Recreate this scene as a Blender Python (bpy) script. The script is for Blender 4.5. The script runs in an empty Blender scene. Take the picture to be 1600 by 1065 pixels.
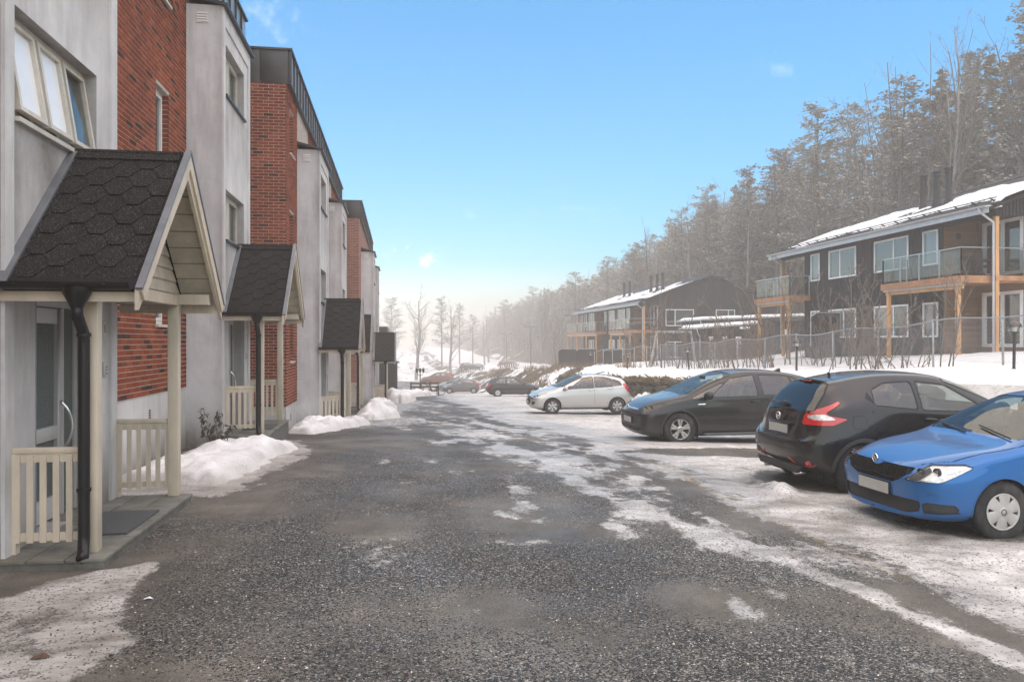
import bpy, bmesh, math, random
import numpy as np
from mathutils import Vector, Matrix
random.seed(7); rng = np.random.default_rng(11)
R = math.radians
scene = bpy.context.scene
COL = scene.collection
# ------------------------------------------------------------------ camera
cam_d = bpy.data.cameras.new('camera'); cam = bpy.data.objects.new('camera', cam_d); COL.objects.link(cam)
cam_d.lens = 27.0; cam_d.sensor_width = 36.0; cam_d.clip_end = 5000; cam_d.clip_start = 0.05
CAMZ = 1.8
cam.location = (0, 0, CAMZ); cam.rotation_euler = (R(90), 0, -R(8.34))
scene.camera = cam
# ------------------------------------------------------------------ sky, sun, exposure
SUN_EL, SUN_AZ = R(70), R(150)      # azimuth clockwise from +Y
world = bpy.data.worlds.new('World'); scene.world = world; world.use_nodes = True
wt = world.node_tree; wn = wt.nodes; wl = wt.links
for n in list(wn): wn.remove(n)
w_out = wn.new('ShaderNodeOutputWorld'); w_bg = wn.new('ShaderNodeBackground')
sky = wn.new('ShaderNodeTexSky'); sky.sky_type = 'NISHITA'; sky.sun_disc = False
sky.sun_elevation = SUN_EL; sky.sun_rotation = SUN_AZ; sky.altitude = 200
sky.air_density = 1.0; sky.dust_density = 1.2; sky.ozone_density = 1.0
w_hsv = wn.new('ShaderNodeHueSaturation'); w_hsv.inputs['Saturation'].default_value = 2.9; w_hsv.inputs['Value'].default_value = 1.15; w_hsv.inputs['Hue'].default_value = 0.488
w_tc = wn.new('ShaderNodeTexCoord')
w_map = wn.new('ShaderNodeMapping'); w_map.inputs['Scale'].default_value = (3.0, 3.0, 7.5); w_map.inputs['Location'].default_value = (2.15, 0.4, 0.95)
w_nz = wn.new('ShaderNodeTexNoise'); w_nz.inputs['Scale'].default_value = 1.25; w_nz.inputs['Detail'].default_value = 8; w_nz.inputs['Roughness'].default_value = 0.56
w_rmp = wn.new('ShaderNodeValToRGB'); w_rmp.color_ramp.elements[0].position = 0.635; w_rmp.color_ramp.elements[1].position = 0.80
w_mix = wn.new('ShaderNodeMixRGB'); w_mix.inputs['Color2'].default_value = (8.6, 8.8, 9.2, 1)
wl.new(w_tc.outputs['Generated'], w_map.inputs['Vector']); wl.new(w_map.outputs[0], w_nz.inputs['Vector'])
wl.new(w_nz.outputs['Fac'], w_rmp.inputs['Fac']); wl.new(sky.outputs[0], w_hsv.inputs['Color'])
wl.new(w_hsv.outputs[0], w_mix.inputs['Color1'])
# a few small puffs low over the valley, ragged by the same noise, besides the sparse wisps
def w_math(op, a, b_, clamp=False):
    m = wn.new('ShaderNodeMath'); m.operation = op; m.use_clamp = clamp
    for i, v in enumerate((a, b_)):
        if isinstance(v, (int, float)): m.inputs[i].default_value = v
        else: wl.new(v, m.inputs[i])
    return m.outputs[0]
w_n2 = wn.new('ShaderNodeTexNoise'); w_n2.inputs['Scale'].default_value = 48; w_n2.inputs['Detail'].default_value = 8; w_n2.inputs['Roughness'].default_value = 0.6; wl.new(w_tc.outputs['Generated'], w_n2.inputs['Vector'])
w_fac = w_math('MULTIPLY', w_rmp.outputs['Color'], 0.8)
for (px, py, rad, amt) in ((668, 398, .034, .85), (636, 466, .026, .8), (592, 392, .022, .7), (425, 25, .05, .16), (1215, 110, .03, .14), (735, 335, .02, .15), (950, 470, .05, .15), (300, 250, .06, .3), (-400, 200, .10, .4), (2400, 300, .12, .4)):
    c_, s_ = math.cos(R(8.34)), math.sin(R(8.34)); d_ = Vector(((px-800)/1200*c_+s_, -(px-800)/1200*s_+c_, -(py-532.5)/1200)).normalized()
    w_s = wn.new('ShaderNodeVectorMath'); w_s.operation = 'SUBTRACT'; wl.new(w_tc.outputs['Generated'], w_s.inputs[0]); w_s.inputs[1].default_value = d_
    w_v = wn.new('ShaderNodeVectorMath'); w_v.operation = 'MULTIPLY'; wl.new(w_s.outputs[0], w_v.inputs[0]); w_v.inputs[1].default_value = (1, 1, 1.7)
    w_d = wn.new('ShaderNodeVectorMath'); w_d.operation = 'LENGTH'; wl.new(w_v.outputs[0], w_d.inputs[0])
    f_ = w_math('SUBTRACT', 1.0, w_math('DIVIDE', w_d.outputs['Value'], rad)); f_ = w_math('ADD', f_, w_math('MULTIPLY', w_math('SUBTRACT', w_n2.outputs['Fac'], .60), 4.6)); f_ = w_math('MULTIPLY', w_math('MULTIPLY', f_, .9, True), amt)
    w_fac = w_math('MAXIMUM', w_fac, f_)
wl.new(w_fac, w_mix.inputs['Fac'])
wl.new(w_mix.outputs[0], w_bg.inputs['Color']); w_bg.inputs['Strength'].default_value = 0.098
wl.new(w_bg.outputs[0], w_out.inputs['Surface'])
sun_d = bpy.data.lights.new('sun', 'SUN'); sun = bpy.data.objects.new('sun', sun_d); COL.objects.link(sun)
sun_d.energy = 2.45; sun_d.angle = R(140); sun_d.color = (1.0, 0.77, 0.44)
sd = Vector((math.sin(SUN_AZ) * math.cos(SUN_EL), math.cos(SUN_AZ) * math.cos(SUN_EL), math.sin(SUN_EL)))
sun.rotation_euler = sd.to_track_quat('Z', 'Y').to_euler()
vs = scene.view_settings; vs.view_transform = 'Standard'; vs.look = 'None'; vs.exposure = 1.26; vs.gamma = 1.0; vs.use_curve_mapping = False
scene.render.engine = 'CYCLES'
cy = scene.cycles; cy.use_denoising = True; cy.denoiser = 'OPENIMAGEDENOISE'
cy.max_bounces = 7; cy.diffuse_bounces = 3; cy.glossy_bounces = 3; cy.transmission_bounces = 5; cy.transparent_max_bounces = 16; cy.volume_bounces = 2
cy.caustics_reflective = False; cy.caustics_refractive = False; cy.sample_clamp_indirect = 6

# ------------------------------------------------------------------ helpers: materials
MATS = {}
def nd(nt, t, **k):
    n = nt.nodes.new('ShaderNode' + t)
    for a, v in k.items(): setattr(n, a, v)
    return n
def new_mat(name):
    m = bpy.data.materials.new(name); m.use_nodes = True
    nt = m.node_tree; b = nt.nodes['Principled BSDF']
    MATS[name] = m
    return m, nt, b
def ramp(nt, stops):
    r = nd(nt, 'ValToRGB'); e = r.color_ramp.elements
    while len(e) > 1: e.remove(e[-1])
    e[0].position = stops[0][0]; e[0].color = (*stops[0][1], 1)
    for p, c in stops[1:]:
        x = e.new(p); x.color = (*c, 1)
    return r
def noise(nt, vec, scale, detail=4, rough=0.55, scl=None):
    if scl is not None:
        mp = nd(nt, 'Mapping'); mp.inputs['Scale'].default_value = scl; nt.links.new(vec, mp.inputs['Vector']); vec = mp.outputs[0]
    n = nd(nt, 'TexNoise'); n.inputs['Scale'].default_value = scale; n.inputs['Detail'].default_value = detail; n.inputs['Roughness'].default_value = rough
    nt.links.new(vec, n.inputs['Vector']); return n
def pos(nt):
    return nd(nt, 'NewGeometry').outputs['Position']
def objc(nt):
    return nd(nt, 'TexCoord').outputs['Object']
def bump(nt, b, h, strength, dist=0.02, prev=None):
    bp = nd(nt, 'Bump'); bp.inputs['Strength'].default_value = strength; bp.inputs['Distance'].default_value = dist
    nt.links.new(h, bp.inputs['Height'])
    if prev is not None: nt.links.new(prev.outputs[0], bp.inputs['Normal'])
    nt.links.new(bp.outputs[0], b.inputs['Normal']); return bp
def mixc(nt, fac, a, b_, mode='MIX'):
    m = nd(nt, 'MixRGB', blend_type=mode)
    for s, v in ((m.inputs[0], fac), (m.inputs[1], a), (m.inputs[2], b_)):
        if isinstance(v, (int, float)): s.default_value = v
        elif isinstance(v, tuple): s.default_value = (*v, 1)
        else: nt.links.new(v, s)
    return m.outputs[0]
def mth(nt, op, a, b_=None, clamp=False):
    m = nd(nt, 'Math', operation=op, use_clamp=clamp)
    for i, v in enumerate((a, b_)):
        if v is None: continue
        if isinstance(v, (int, float)): m.inputs[i].default_value = v
        else: nt.links.new(v, m.inputs[i])
    return m.outputs[0]
def mat(name, col, rough=0.6, var=0.25, scale=3.0, metal=0.0, bmp=0.0, bscale=60, dirt=None, scl=None, spec=0.5, coat=0.0, world=True, rvar=0.0):
    """a plain surface: colour broken up by two noises, optional bump and dirt tint"""
    m, nt, b = new_mat(name)
    v = pos(nt) if world else objc(nt)
    n1 = noise(nt, v, scale, 6, 0.6, scl)
    lo = tuple(c * (1 - var) for c in col); hi = tuple(min(1, c * (1 + var)) for c in col)
    r = ramp(nt, [(0.3, lo), (0.7, hi)]); nt.links.new(n1.outputs['Fac'], r.inputs['Fac'])
    c = r.outputs['Color']
    if dirt:
        n2 = noise(nt, v, scale * 0.45, 7, 0.68, (1, 1, 0.35))
        rr = ramp(nt, [(0.46, (0, 0, 0)), (0.72, (1, 1, 1))]); nt.links.new(n2.outputs['Fac'], rr.inputs['Fac'])
        f = mth(nt, 'MULTIPLY', rr.outputs['Color'], dirt[1])
        c = mixc(nt, f, c, dirt[0])
    nt.links.new(c, b.inputs['Base Color'])
    b.inputs['Roughness'].default_value = rough; b.inputs['Metallic'].default_value = metal
    b.inputs['Specular IOR Level'].default_value = spec; b.inputs['Coat Weight'].default_value = coat; b.inputs['Coat Roughness'].default_value = 0.05
    if rvar:
        n4 = noise(nt, v, scale * 1.7, 5, 0.6)
        q = nd(nt, 'MapRange'); q.inputs[3].default_value = max(0.02, rough - rvar); q.inputs[4].default_value = min(1, rough + rvar)
        nt.links.new(n4.outputs['Fac'], q.inputs[0]); nt.links.new(q.outputs[0], b.inputs['Roughness'])
    if bmp:
        n3 = noise(nt, v, bscale, 3, 0.6); bump(nt, b, n3.outputs['Fac'], bmp, 0.01)
    return m
# ------------------------------------------------------------------ helpers: mesh
OFF = {}
def root_of(o):
    while o.parent is not None: o = o.parent
    return o
class MB:
    def __init__(s): s.v = []; s.f = []; s.a = []; s.cur = 0.5
    def add(s, vs_, fs):
        k = len(s.v); s.v += [tuple(p) for p in vs_]; s.f += [tuple(i + k for i in f) for f in fs]; s.a += [s.cur] * len(vs_); return s
    def box(s, x0, x1, y0, y1, z0, z1):
        return s.add([(x0,y0,z0),(x1,y0,z0),(x1,y1,z0),(x0,y1,z0),(x0,y0,z1),(x1,y0,z1),(x1,y1,z1),(x0,y1,z1)],
                     [(3,2,1,0),(4,5,6,7),(0,1,5,4),(1,2,6,5),(2,3,7,6),(3,0,4,7)])
    def bar(s, p, q, w, h=None, up=(0,0,1), w2=None, h2=None):
        """oriented box from p to q, w across, h along up"""
        h = h or w; p = Vector(p); q = Vector(q); d = (q - p).normalized(); u = Vector(up)
        if abs(d.dot(u)) > 0.98: u = Vector((0,1,0)) if abs(d.y) < 0.9 else Vector((1,0,0))
        a = d.cross(u).normalized(); b = a.cross(d).normalized()
        w2 = w if w2 is None else w2; h2 = h if h2 is None else h2
        vs_ = [p + a*i*w/2 + b*j*h/2 for i, j in ((-1,-1),(1,-1),(1,1),(-1,1))] + [q + a*i*w2/2 + b*j*h2/2 for i, j in ((-1,-1),(1,-1),(1,1),(-1,1))]
        return s.add(vs_, [(0,1,2,3),(7,6,5,4),(0,4,5,1),(1,5,6,2),(2,6,7,3),(3,7,4,0)])
    def tube(s, pts, rad, n=8, caps=True):
        pts = [Vector(p) for p in pts]; rad = rad if hasattr(rad, '__len__') else [rad] * len(pts)
        k = len(s.v); prev = None
        for i, p in enumerate(pts):
            d = (pts[min(i+1, len(pts)-1)] - pts[max(i-1, 0)]).normalized()
            if prev is None:
                u = Vector((0,0,1)) if abs(d.z) < 0.9 else Vector((1,0,0)); a = d.cross(u).normalized()
            else: a = (prev - d * prev.dot(d)).normalized()
            prev = a; b = d.cross(a)
            for j in range(n):
                t = 2*math.pi*j/n; q = p + (a*math.cos(t) + b*math.sin(t)) * rad[i]
                s.v.append(tuple(q)); s.a.append(s.cur)
        for i in range(len(pts)-1):
            for j in range(n):
                s.f.append((k+i*n+j, k+i*n+(j+1)%n, k+(i+1)*n+(j+1)%n, k+(i+1)*n+j))
        if caps:
            s.f.append(tuple(k+j for j in reversed(range(n)))); s.f.append(tuple(k+(len(pts)-1)*n+j for j in range(n)))
        return s
    def lathe(s, prof, n=24, c=(0,0,0), axis='z', a0=0, a1=2*math.pi):
        k = len(s.v); full = abs(a1-a0-2*math.pi) < 1e-6; m = n if full else n+1
        for r, h in prof:
            for j in range(m):
                t = a0 + (a1-a0)*j/n; x, y = r*math.cos(t), r*math.sin(t)
                p = {'z': (x,y,h), 'y': (x,h,y), 'x': (h,x,y)}[axis]
                s.v.append((p[0]+c[0], p[1]+c[1], p[2]+c[2])); s.a.append(s.cur)
        for i in range(len(prof)-1):
            for j in range(n):
                j2 = (j+1) % m
                s.f.append((k+i*m+j, k+i*m+j2, k+(i+1)*m+j2, k+(i+1)*m+j))
        return s
    def prism(s, poly, d, o=(0,0,0), ax=((1,0,0),(0,1,0)), n=None):
        """extrude a 2D outline by d along n"""
        a, b = Vector(ax[0]), Vector(ax[1]); nn = Vector(n) if n else a.cross(b); o = Vector(o); m = len(poly)
        p0 = [o + a*x + b*y for x, y in poly]; p1 = [p + nn*d for p in p0]
        fs = [tuple(reversed(range(m))), tuple(range(m, 2*m))] + [(i, (i+1)%m, m+(i+1)%m, m+i) for i in range(m)]
        return s.add(p0 + p1, fs)
    def sphere(s, c, r, n=12, m=8, sc=(1,1,1)):
        prof = [(math.sin(math.pi*i/m)*r, -math.cos(math.pi*i/m)*r) for i in range(m+1)]
        k = len(s.v); s.lathe(prof, n)
        for i in range(k, len(s.v)):
            p = s.v[i]; s.v[i] = (p[0]*sc[0]+c[0], p[1]*sc[1]+c[1], p[2]*sc[2]+c[2])
        return s
    def mesh(s, name, off=(0,0,0), smooth=False, attr=False):
        me = bpy.data.meshes.new(name)
        v = [(p[0]-off[0], p[1]-off[1], p[2]-off[2]) for p in s.v] if any(off) else s.v
        me.from_pydata(v, [], s.f)
        if smooth: me.shade_smooth()
        if attr:
            at = me.attributes.new('tint', 'FLOAT', 'POINT'); at.data.foreach_set('value', np.array(s.a, dtype=np.float32))
        me.update(); return me
    def build(s, name, m, parent=None, smooth=False, attr=False, bevel=0, kind=None, seg=2, auto=None):
        off = OFF.get(root_of(parent), (0,0,0)) if parent is not None else (0,0,0)
        me = s.mesh(name, off, smooth, attr)
        if bevel:
            bm = bmesh.new(); bm.from_mesh(me); bmesh.ops.remove_doubles(bm, verts=bm.verts, dist=1e-5)
            es = [e for e in bm.edges if len(e.link_faces) == 2 and e.calc_face_angle() > 0.5]
            bmesh.ops.bevel(bm, geom=es, offset=bevel, segments=seg, affect='EDGES', profile=0.5, clamp_overlap=True)
            bm.to_mesh(me); bm.free(); me.shade_smooth(); 
            try: me.set_sharp_from_angle(angle=R(40))
            except Exception: pass
        if auto:
            me.shade_smooth(); me.set_sharp_from_angle(angle=R(auto))
        return link(name, me, m, parent, kind)
def link(name, me, m, parent=None, kind=None):
    o = bpy.data.objects.new(name, me); COL.objects.link(o)
    if m is not None and len(me.materials) == 0: me.materials.append(m if not isinstance(m, str) else MATS[m])
    if parent is not None: o.parent = parent
    if kind: o['kind'] = kind
    return o
def tag(o, label, cat, group=None):
    o['label'] = label; o['category'] = cat
    if group: o['group'] = group
    return o
def thing(name, label, cat, loc=(0,0,0), rz=0, group=None, world=False):
    o = bpy.data.objects.new(name, None); COL.objects.link(o); o.empty_display_size = 0.2
    o.location = loc; o.rotation_euler = (0, 0, rz); tag(o, label, cat, group)
    if world: OFF[o] = tuple(loc)
    return o
def copy_tree(o, parent=None):
    c = o.copy(); COL.objects.link(c)
    c.parent = parent
    for ch in list(o.children): copy_tree(ch, c)
    return c
def smooth_interp(xs, ys, x):
    x = np.asarray(x, float); xs = np.asarray(xs, float); ys = np.asarray(ys, float)
    d = np.gradient(ys, xs); i = np.clip(np.searchsorted(xs, x) - 1, 0, len(xs)-2)
    h = xs[i+1]-xs[i]; t = np.clip((x-xs[i])/h, 0, 1)
    return (2*t**3-3*t**2+1)*ys[i] + (t**3-2*t**2+t)*h*d[i] + (-2*t**3+3*t**2)*ys[i+1] + (t**3-t**2)*h*d[i+1]
def sstep(a, b, x):
    t = np.clip((np.asarray(x, float)-a)/(b-a), 0, 1); return t*t*(3-2*t)
# value noise for heights and masks (numpy)
_tab = rng.random((256, 256))
def vnoise(x, y):
    x = np.asarray(x, float); y = np.asarray(y, float)
    xi = np.floor(x).astype(int); yi = np.floor(y).astype(int); fx = x-xi; fy = y-yi
    fx = fx*fx*(3-2*fx); fy = fy*fy*(3-2*fy)
    g = lambda a, b: _tab[a % 256, b % 256]
    return (g(xi,yi)*(1-fx)+g(xi+1,yi)*fx)*(1-fy) + (g(xi,yi+1)*(1-fx)+g(xi+1,yi+1)*fx)*fy
def fbm(x, y, o=4, l=2.07, p=0.5):
    s = 0; a = 1; t = 0; x = np.asarray(x, float); y = np.asarray(y, float)
    for i in range(o):
        s = s + a*vnoise(x*l**i + 17.3*i, y*l**i + 5.1*i); t += a; a *= p
    return s/t
def grid_mesh(name, xs, ys, hf, m, attrs=None, kind='structure', parent=None):
    X, Y = np.meshgrid(xs, ys, indexing='ij'); Z = hf(X, Y)
    nx, ny = len(xs), len(ys)
    v = np.stack([X, Y, Z], -1).reshape(-1, 3).astype(np.float32)
    i = np.arange(nx*ny).reshape(nx, ny)
    q = np.stack([i[:-1,:-1], i[1:,:-1], i[1:,1:], i[:-1,1:]], -1).reshape(-1, 4)
    return np_mesh(name, v, q, m, attrs, X, Y, kind, parent)
def np_mesh(name, v, q, m, attrs=None, X=None, Y=None, kind=None, parent=None, smooth=True):
    me = bpy.data.meshes.new(name); k = q.shape[1]
    me.vertices.add(len(v)); me.vertices.foreach_set('co', np.ascontiguousarray(v, dtype=np.float32).ravel())
    me.loops.add(q.size); me.loops.foreach_set('vertex_index', q.ravel().astype(np.int32))
    me.polygons.add(len(q)); me.polygons.foreach_set('loop_start', np.arange(0, q.size, k, dtype=np.int32)); me.polygons.foreach_set('loop_total', np.full(len(q), k, dtype=np.int32))
    me.update(calc_edges=True)
    if smooth: me.shade_smooth()
    for nme, fn in (attrs or {}).items():
        at = me.attributes.new(nme, 'FLOAT', 'POINT'); val = fn(X, Y) if callable(fn) else fn
        at.data.foreach_set('value', np.asarray(val, dtype=np.float32).ravel())
    return link(name, me, m, parent, kind)
# ------------------------------------------------------------------ terrain heights
def road_h(X, Y):
    g = smooth_interp([-30,-5,0,8,13,17,22,30,42,52,86,126,200,400,900], [.1,.04,0,-.02,-.07,-.25,-.55,-.90,-1.42,-1.92,-3.9,-5.2,-6.0,-7,-9], Y)
    c = -0.028*np.clip(np.asarray(X,float), -1, 8) * (1 - 0.6*sstep(20, 40, Y))
    return g + c
def lamp_h(Y):
    return smooth_interp([-30,0,16.6,27,37.5,48.6,58.5,90,130,200,400,900], [2.4,1.75,1.14,.70,.34,0,-.35,-1.7,-3.6,-5,-6,-8], Y)
def terrain_h(X, Y):
    X = np.asarray(X, float); Y = np.asarray(Y, float)
    r = road_h(X, Y) - 0.06; t = lamp_h(Y)
    n = fbm(X*0.35, Y*0.35, 4) - 0.5; n2 = fbm(X*1.3+9, Y*1.3, 3) - 0.5
    bank = smooth_interp([9.5, 10.05, 10.2, 11.5, 13.0, 14.6, 17.0, 20, 24, 30, 33], [0, .0, -.44, -.16, -.04, 0, .1, .5, .7, 1.2, 1.9], np.clip(X, 9.5, 33)) + t
    up = np.where(X < 10.1, r, bank + n*0.22*sstep(10.2, 12, X)*(1-0.5*sstep(17,20,X)) + n2*0.10*sstep(10.1, 11, X))
    # beyond the last parked cars the wall gives way to a loose slope nearer the road
    loose = sstep(40, 52, Y)
    edge = 9.8 - 1.0*sstep(60, 100, Y)
    sl = r + (t - r) * sstep(edge - 0.6, 14.0, X) + n*1.0*sstep(9.3, 10.6, X)*(1-sstep(17, 22, X)) + n2*0.35*sstep(9.3, 10.6, X)*(1-sstep(17, 22, X))
    sl = np.where(X > 14.6, bank + n*0.25, sl)
    h = up*(1-loose) + sl*loose
    hill = np.clip(X-32, 0, 70)*0.53 * (1 - 0.25*sstep(90, 260, Y))
    h = h + hill*(1 + 0.18*n) + n2*0.9*sstep(33, 40, X)
    h = h + 3*sstep(220, 420, Y) * sstep(-60, 60, X)
    h = h - 0.25*sstep(-3.2, -4.2, X)*0
    return h
def snow_cover(X, Y):
    n = fbm(X*0.55+3, Y*0.55, 5); n2 = fbm(X*0.12+30, Y*0.12, 3)
    s = np.ones_like(X)
    s = np.where(X > 30.5, 0.30 + 1.3*(n-0.5) - 0.16*sstep(31, 40, X) + 0.5*(n2-0.5), s)
    s = np.where((Y > 46) & (X > 8) & (X < 17), 0.52 + 2.0*(n-0.5) + 0.5*sstep(13.5, 16, X) - 0.12*sstep(60, 75, Y), s)
    s = np.where(X < 9.9, 0.62 + 1.2*(n-0.5), s)
    return s
def attr_mask(nt, name):
    a = nd(nt, 'Attribute'); a.attribute_name = name; return a.outputs['Fac']
def terrain_mat():
    m, nt, b = new_mat('terrain'); P = pos(nt)
    s = attr_mask(nt, 'snow'); n = noise(nt, P, 5.0, 6, 0.65); f = mth(nt, 'ADD', s, mth(nt, 'MULTIPLY', mth(nt, 'SUBTRACT', n.outputs['Fac'], 0.5), 0.5))
    rf = ramp(nt, [(0.44, (0,0,0)), (0.54, (1,1,1))]); nt.links.new(f, rf.inputs['Fac'])
    nl = noise(nt, P, 9.0, 8, 0.7); rl = ramp(nt, [(0.3, (.035,.026,.018)), (0.55, (.10,.072,.048)), (0.75, (.19,.14,.095))]); nt.links.new(nl.outputs['Fac'], rl.inputs['Fac'])
    ns = noise(nt, P, 1.6, 8, 0.62); rs = ramp(nt, [(0.28, (.60,.585,.57)), (0.5, (.82,.815,.81)), (0.75, (.88,.88,.88))]); nt.links.new(ns.outputs['Fac'], rs.inputs['Fac'])
    sp = noise(nt, P, 26, 2, 0.5); rp = ramp(nt, [(0.69, (1,1,1)), (0.75, (.35,.28,.22))]); nt.links.new(sp.outputs['Fac'], rp.inputs['Fac'])
    sn = mixc(nt, 0.75, rs.outputs['Color'], rp.outputs['Color'], 'MULTIPLY')
    nt.links.new(mixc(nt, rf.outputs['Color'], rl.outputs['Color'], sn), b.inputs['Base Color']); b.inputs['Roughness'].default_value = 0.8
    b.inputs['Specular IOR Level'].default_value = 0.25
    b1 = noise(nt, P, 3.2, 6, 0.6); bp = bump(nt, b, b1.outputs['Fac'], 0.6, 0.12); b2 = noise(nt, P, 30, 4, 0.6); bump(nt, b, b2.outputs['Fac'], 0.35, 0.02, bp)
    return m
TM = terrain_mat()
ex = lambda a, b_, n, p=1.0: a + (b_-a)*np.linspace(0, 1, n)**p
xs = np.unique(np.concatenate([ex(-400,-60,14), ex(-60,-6,24), ex(-6,9.4,24), ex(9.4,17,52), ex(17,34,50), ex(34,110,60), ex(110,500,16)]))
ys = np.unique(np.concatenate([ex(-60,2,20), ex(2,70,230), ex(70,150,120), ex(150,300,40), ex(300,900,20)]))
grid_mesh('ground', xs, ys, terrain_h, TM, {'snow': snow_cover})

# ------------------------------------------------------------------ the lane and car park: asphalt, gravel and old ice
def poly_sd(px, py, P):
    d = np.full(px.shape, 1e9); ins = np.zeros(px.shape, bool); n = len(P)
    for i in range(n):
        (ax, ay), (bx, by) = P[i], P[(i+1) % n]
        ex_, ey = bx-ax, by-ay; t = np.clip(((px-ax)*ex_+(py-ay)*ey)/(ex_*ex_+ey*ey+1e-12), 0, 1)
        d = np.minimum(d, np.hypot(px-ax-t*ex_, py-ay-t*ey))
        c = ((ay > py) != (by > py)) & (px < (bx-ax)*(py-ay)/(by-ay+1e-12)+ax); ins ^= c
    return np.where(ins, -d, d)
def blob(X, Y, cx, cy, rx, ry, a=0):
    c, s = math.cos(a), math.sin(a); u = (X-cx)*c+(Y-cy)*s; v = -(X-cx)*s+(Y-cy)*c
    return np.clip(1 - np.sqrt((u/rx)**2+(v/ry)**2), -1, 1)
ICE_LEFT = [(-1.85,6.33),(-2.0,6.6),(-2.3,6.42),(-2.55,6.13),(-2.75,5.75),(-3.3,5.2),(-3.3,3.2),(-1.9,3.6),(-1.62,4.4),(-1.5,4.85),(-1.75,5.1),(-1.8,5.7)]
HALO = [(-3.6,9.4),(-2.6,9.25),(-1.95,9.15),(-1.7,9.7),(-1.75,10.6),(-1.45,12.3),(-1.3,13.2),(-1.7,14.6),(-2.0,15.6),(-3.6,15)]
TRACKS = [([(3.75,3.6),(3.5,5.2),(3.25,6.6),(3.2,8.2),(3.35,10.5)],.22,1.0), ([(3.15,6.9),(2.5,8.6),(2.2,12),(1.95,16.5),(1.5,24)],.30,.85), ([(1.45,7.9),(1.6,11),(1.2,15),(.9,21),(.9,34)],.28,.72), ([(.75,4.6),(.62,6.4)],.10,.6), ([(2.6,4.2),(2.35,6.2)],.14,.62), ([(4.0,10.5),(3.2,13.5),(2.7,18),(2.2,26)],.45,.9), ([(.2,19),(-.2,23),(.0,30)],.4,.7)]
def ice_f(X, Y):
    n = fbm(X*1.1, Y*0.8, 5); nf = fbm(X*4.2+7, Y*2.6, 4); ang = fbm((X+Y*0.22)*2.2+40, Y*0.28, 4)
    xb = smooth_interp([0,4,6.4,9,12,18,32,60,120], [3.9,3.55,3.35,3.3,3.6,3.2,2.3,1.6,2.5], Y)
    d = X - xb
    right = 0.60*sstep(-0.5, 0.7, d + (n-0.5)*2.2) + 0.34*sstep(0.2, 1.6, d) + (n-0.5)*0.7 + (ang-0.5)*0.85 + (nf-.5)*.45
    right = right - 0.35*sstep(26, 60, Y)*(1-sstep(1.5, 3, d))
    # tarmac worn bare behind the black car and ahead of the grey one, and under the parked cars
    for cx, cy, rx, ry, k in ((6.6,13.4,2.9,.95,1.4),(6.9,10.1,2.3,1.25,1.5),(8.0,7.4,3.3,1.1,1.3),(8.0,16.2,3.4,.9,.7),(7.3,29.0,2.6,.8,.35),(8.7,54,2.5,.9,.5)):
        right = right - k*np.clip(blob(X, Y, cx, cy, rx, ry)*2.2 + (nf-0.5)*0.5, 0, 1)
    mid = np.zeros_like(X)
    for cx, cy, rx, ry, a, k in ((2.3,7.6,.35,1.1,.5,.55),(2.9,7.0,.3,.55,.4,.7),(1.25,8.2,.45,.42,0,.42),(1.05,7.0,.4,.16,0,.5),(2.75,9.3,.5,1.6,.3,.5),(1.9,12.6,.7,2.6,-.1,.5),(2.9,12.2,.9,2.4,.15,.62),(1.0,15.2,.8,1.2,0,.52),(-.2,21.8,.9,1.6,0,.45),(2.4,18,1.6,3,0,.55),(1.2,24,1.5,5,0,.45),(0.6,5.6,.16,.8,.2,.30),(1.8,5.0,.3,.6,.5,.30),(2.6,5.3,.25,.9,.6,.45),(1.0,34,1.6,9,0,.42),(.15,12.0,.7,1.1,0,.30),(-.1,6.9,.5,.6,0,.22)):
        mid = np.maximum(mid, 1.5*k*np.clip(blob(X, Y, cx, cy, rx*1.25, ry*1.25, -a)*1.8, 0, 1)*(0.72+1.3*(ang-0.5)+1.5*(nf-0.5)))
    for P_, w_, k_ in TRACKS:
        dd = np.full(X.shape, 1e9)
        for (ax, ay), (bx, by) in zip(P_[:-1], P_[1:]):
            e0, e1 = bx-ax, by-ay; t_ = np.clip(((X-ax)*e0+(Y-ay)*e1)/(e0*e0+e1*e1), 0, 1); dd = np.minimum(dd, np.hypot(X-ax-t_*e0, Y-ay-t_*e1))
        mid = np.maximum(mid, k_*sstep(w_*1.5, w_*.2, dd + (ang-.5)*w_*1.2)*(0.62+1.6*(ang-0.5)+1.3*(nf-0.5)))
    dl = poly_sd(X, Y, ICE_LEFT); left = 0.80*sstep(0.10, -0.12, dl + (nf-0.5)*0.26) - 0.28*sstep(-0.05,-0.5,dl)*sstep(0.46,0.6,fbm(X*1.6+3,Y*1.9,3))
    dh = poly_sd(X, Y, HALO); halo = 0.78*sstep(0.12, -0.25, dh + (nf-0.5)*0.5)
    l2 = 0.7*sstep(0.9, -0.2, np.hypot((X+0.95)/1.3, (Y-23.6)/3.2) - 1 + (nf-0.5)*0.8) + 0.7*sstep(0.6,-0.2, np.hypot((X+.4)/1.1, (Y-34)/4.5)-1+(nf-0.5)*0.8)
    far = (0.42 + 0.8*(n-0.5) + 0.5*(ang-0.5))*sstep(34, 60, Y)
    return np.maximum.reduce([right, mid, left, halo, l2*0.8, far])
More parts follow.
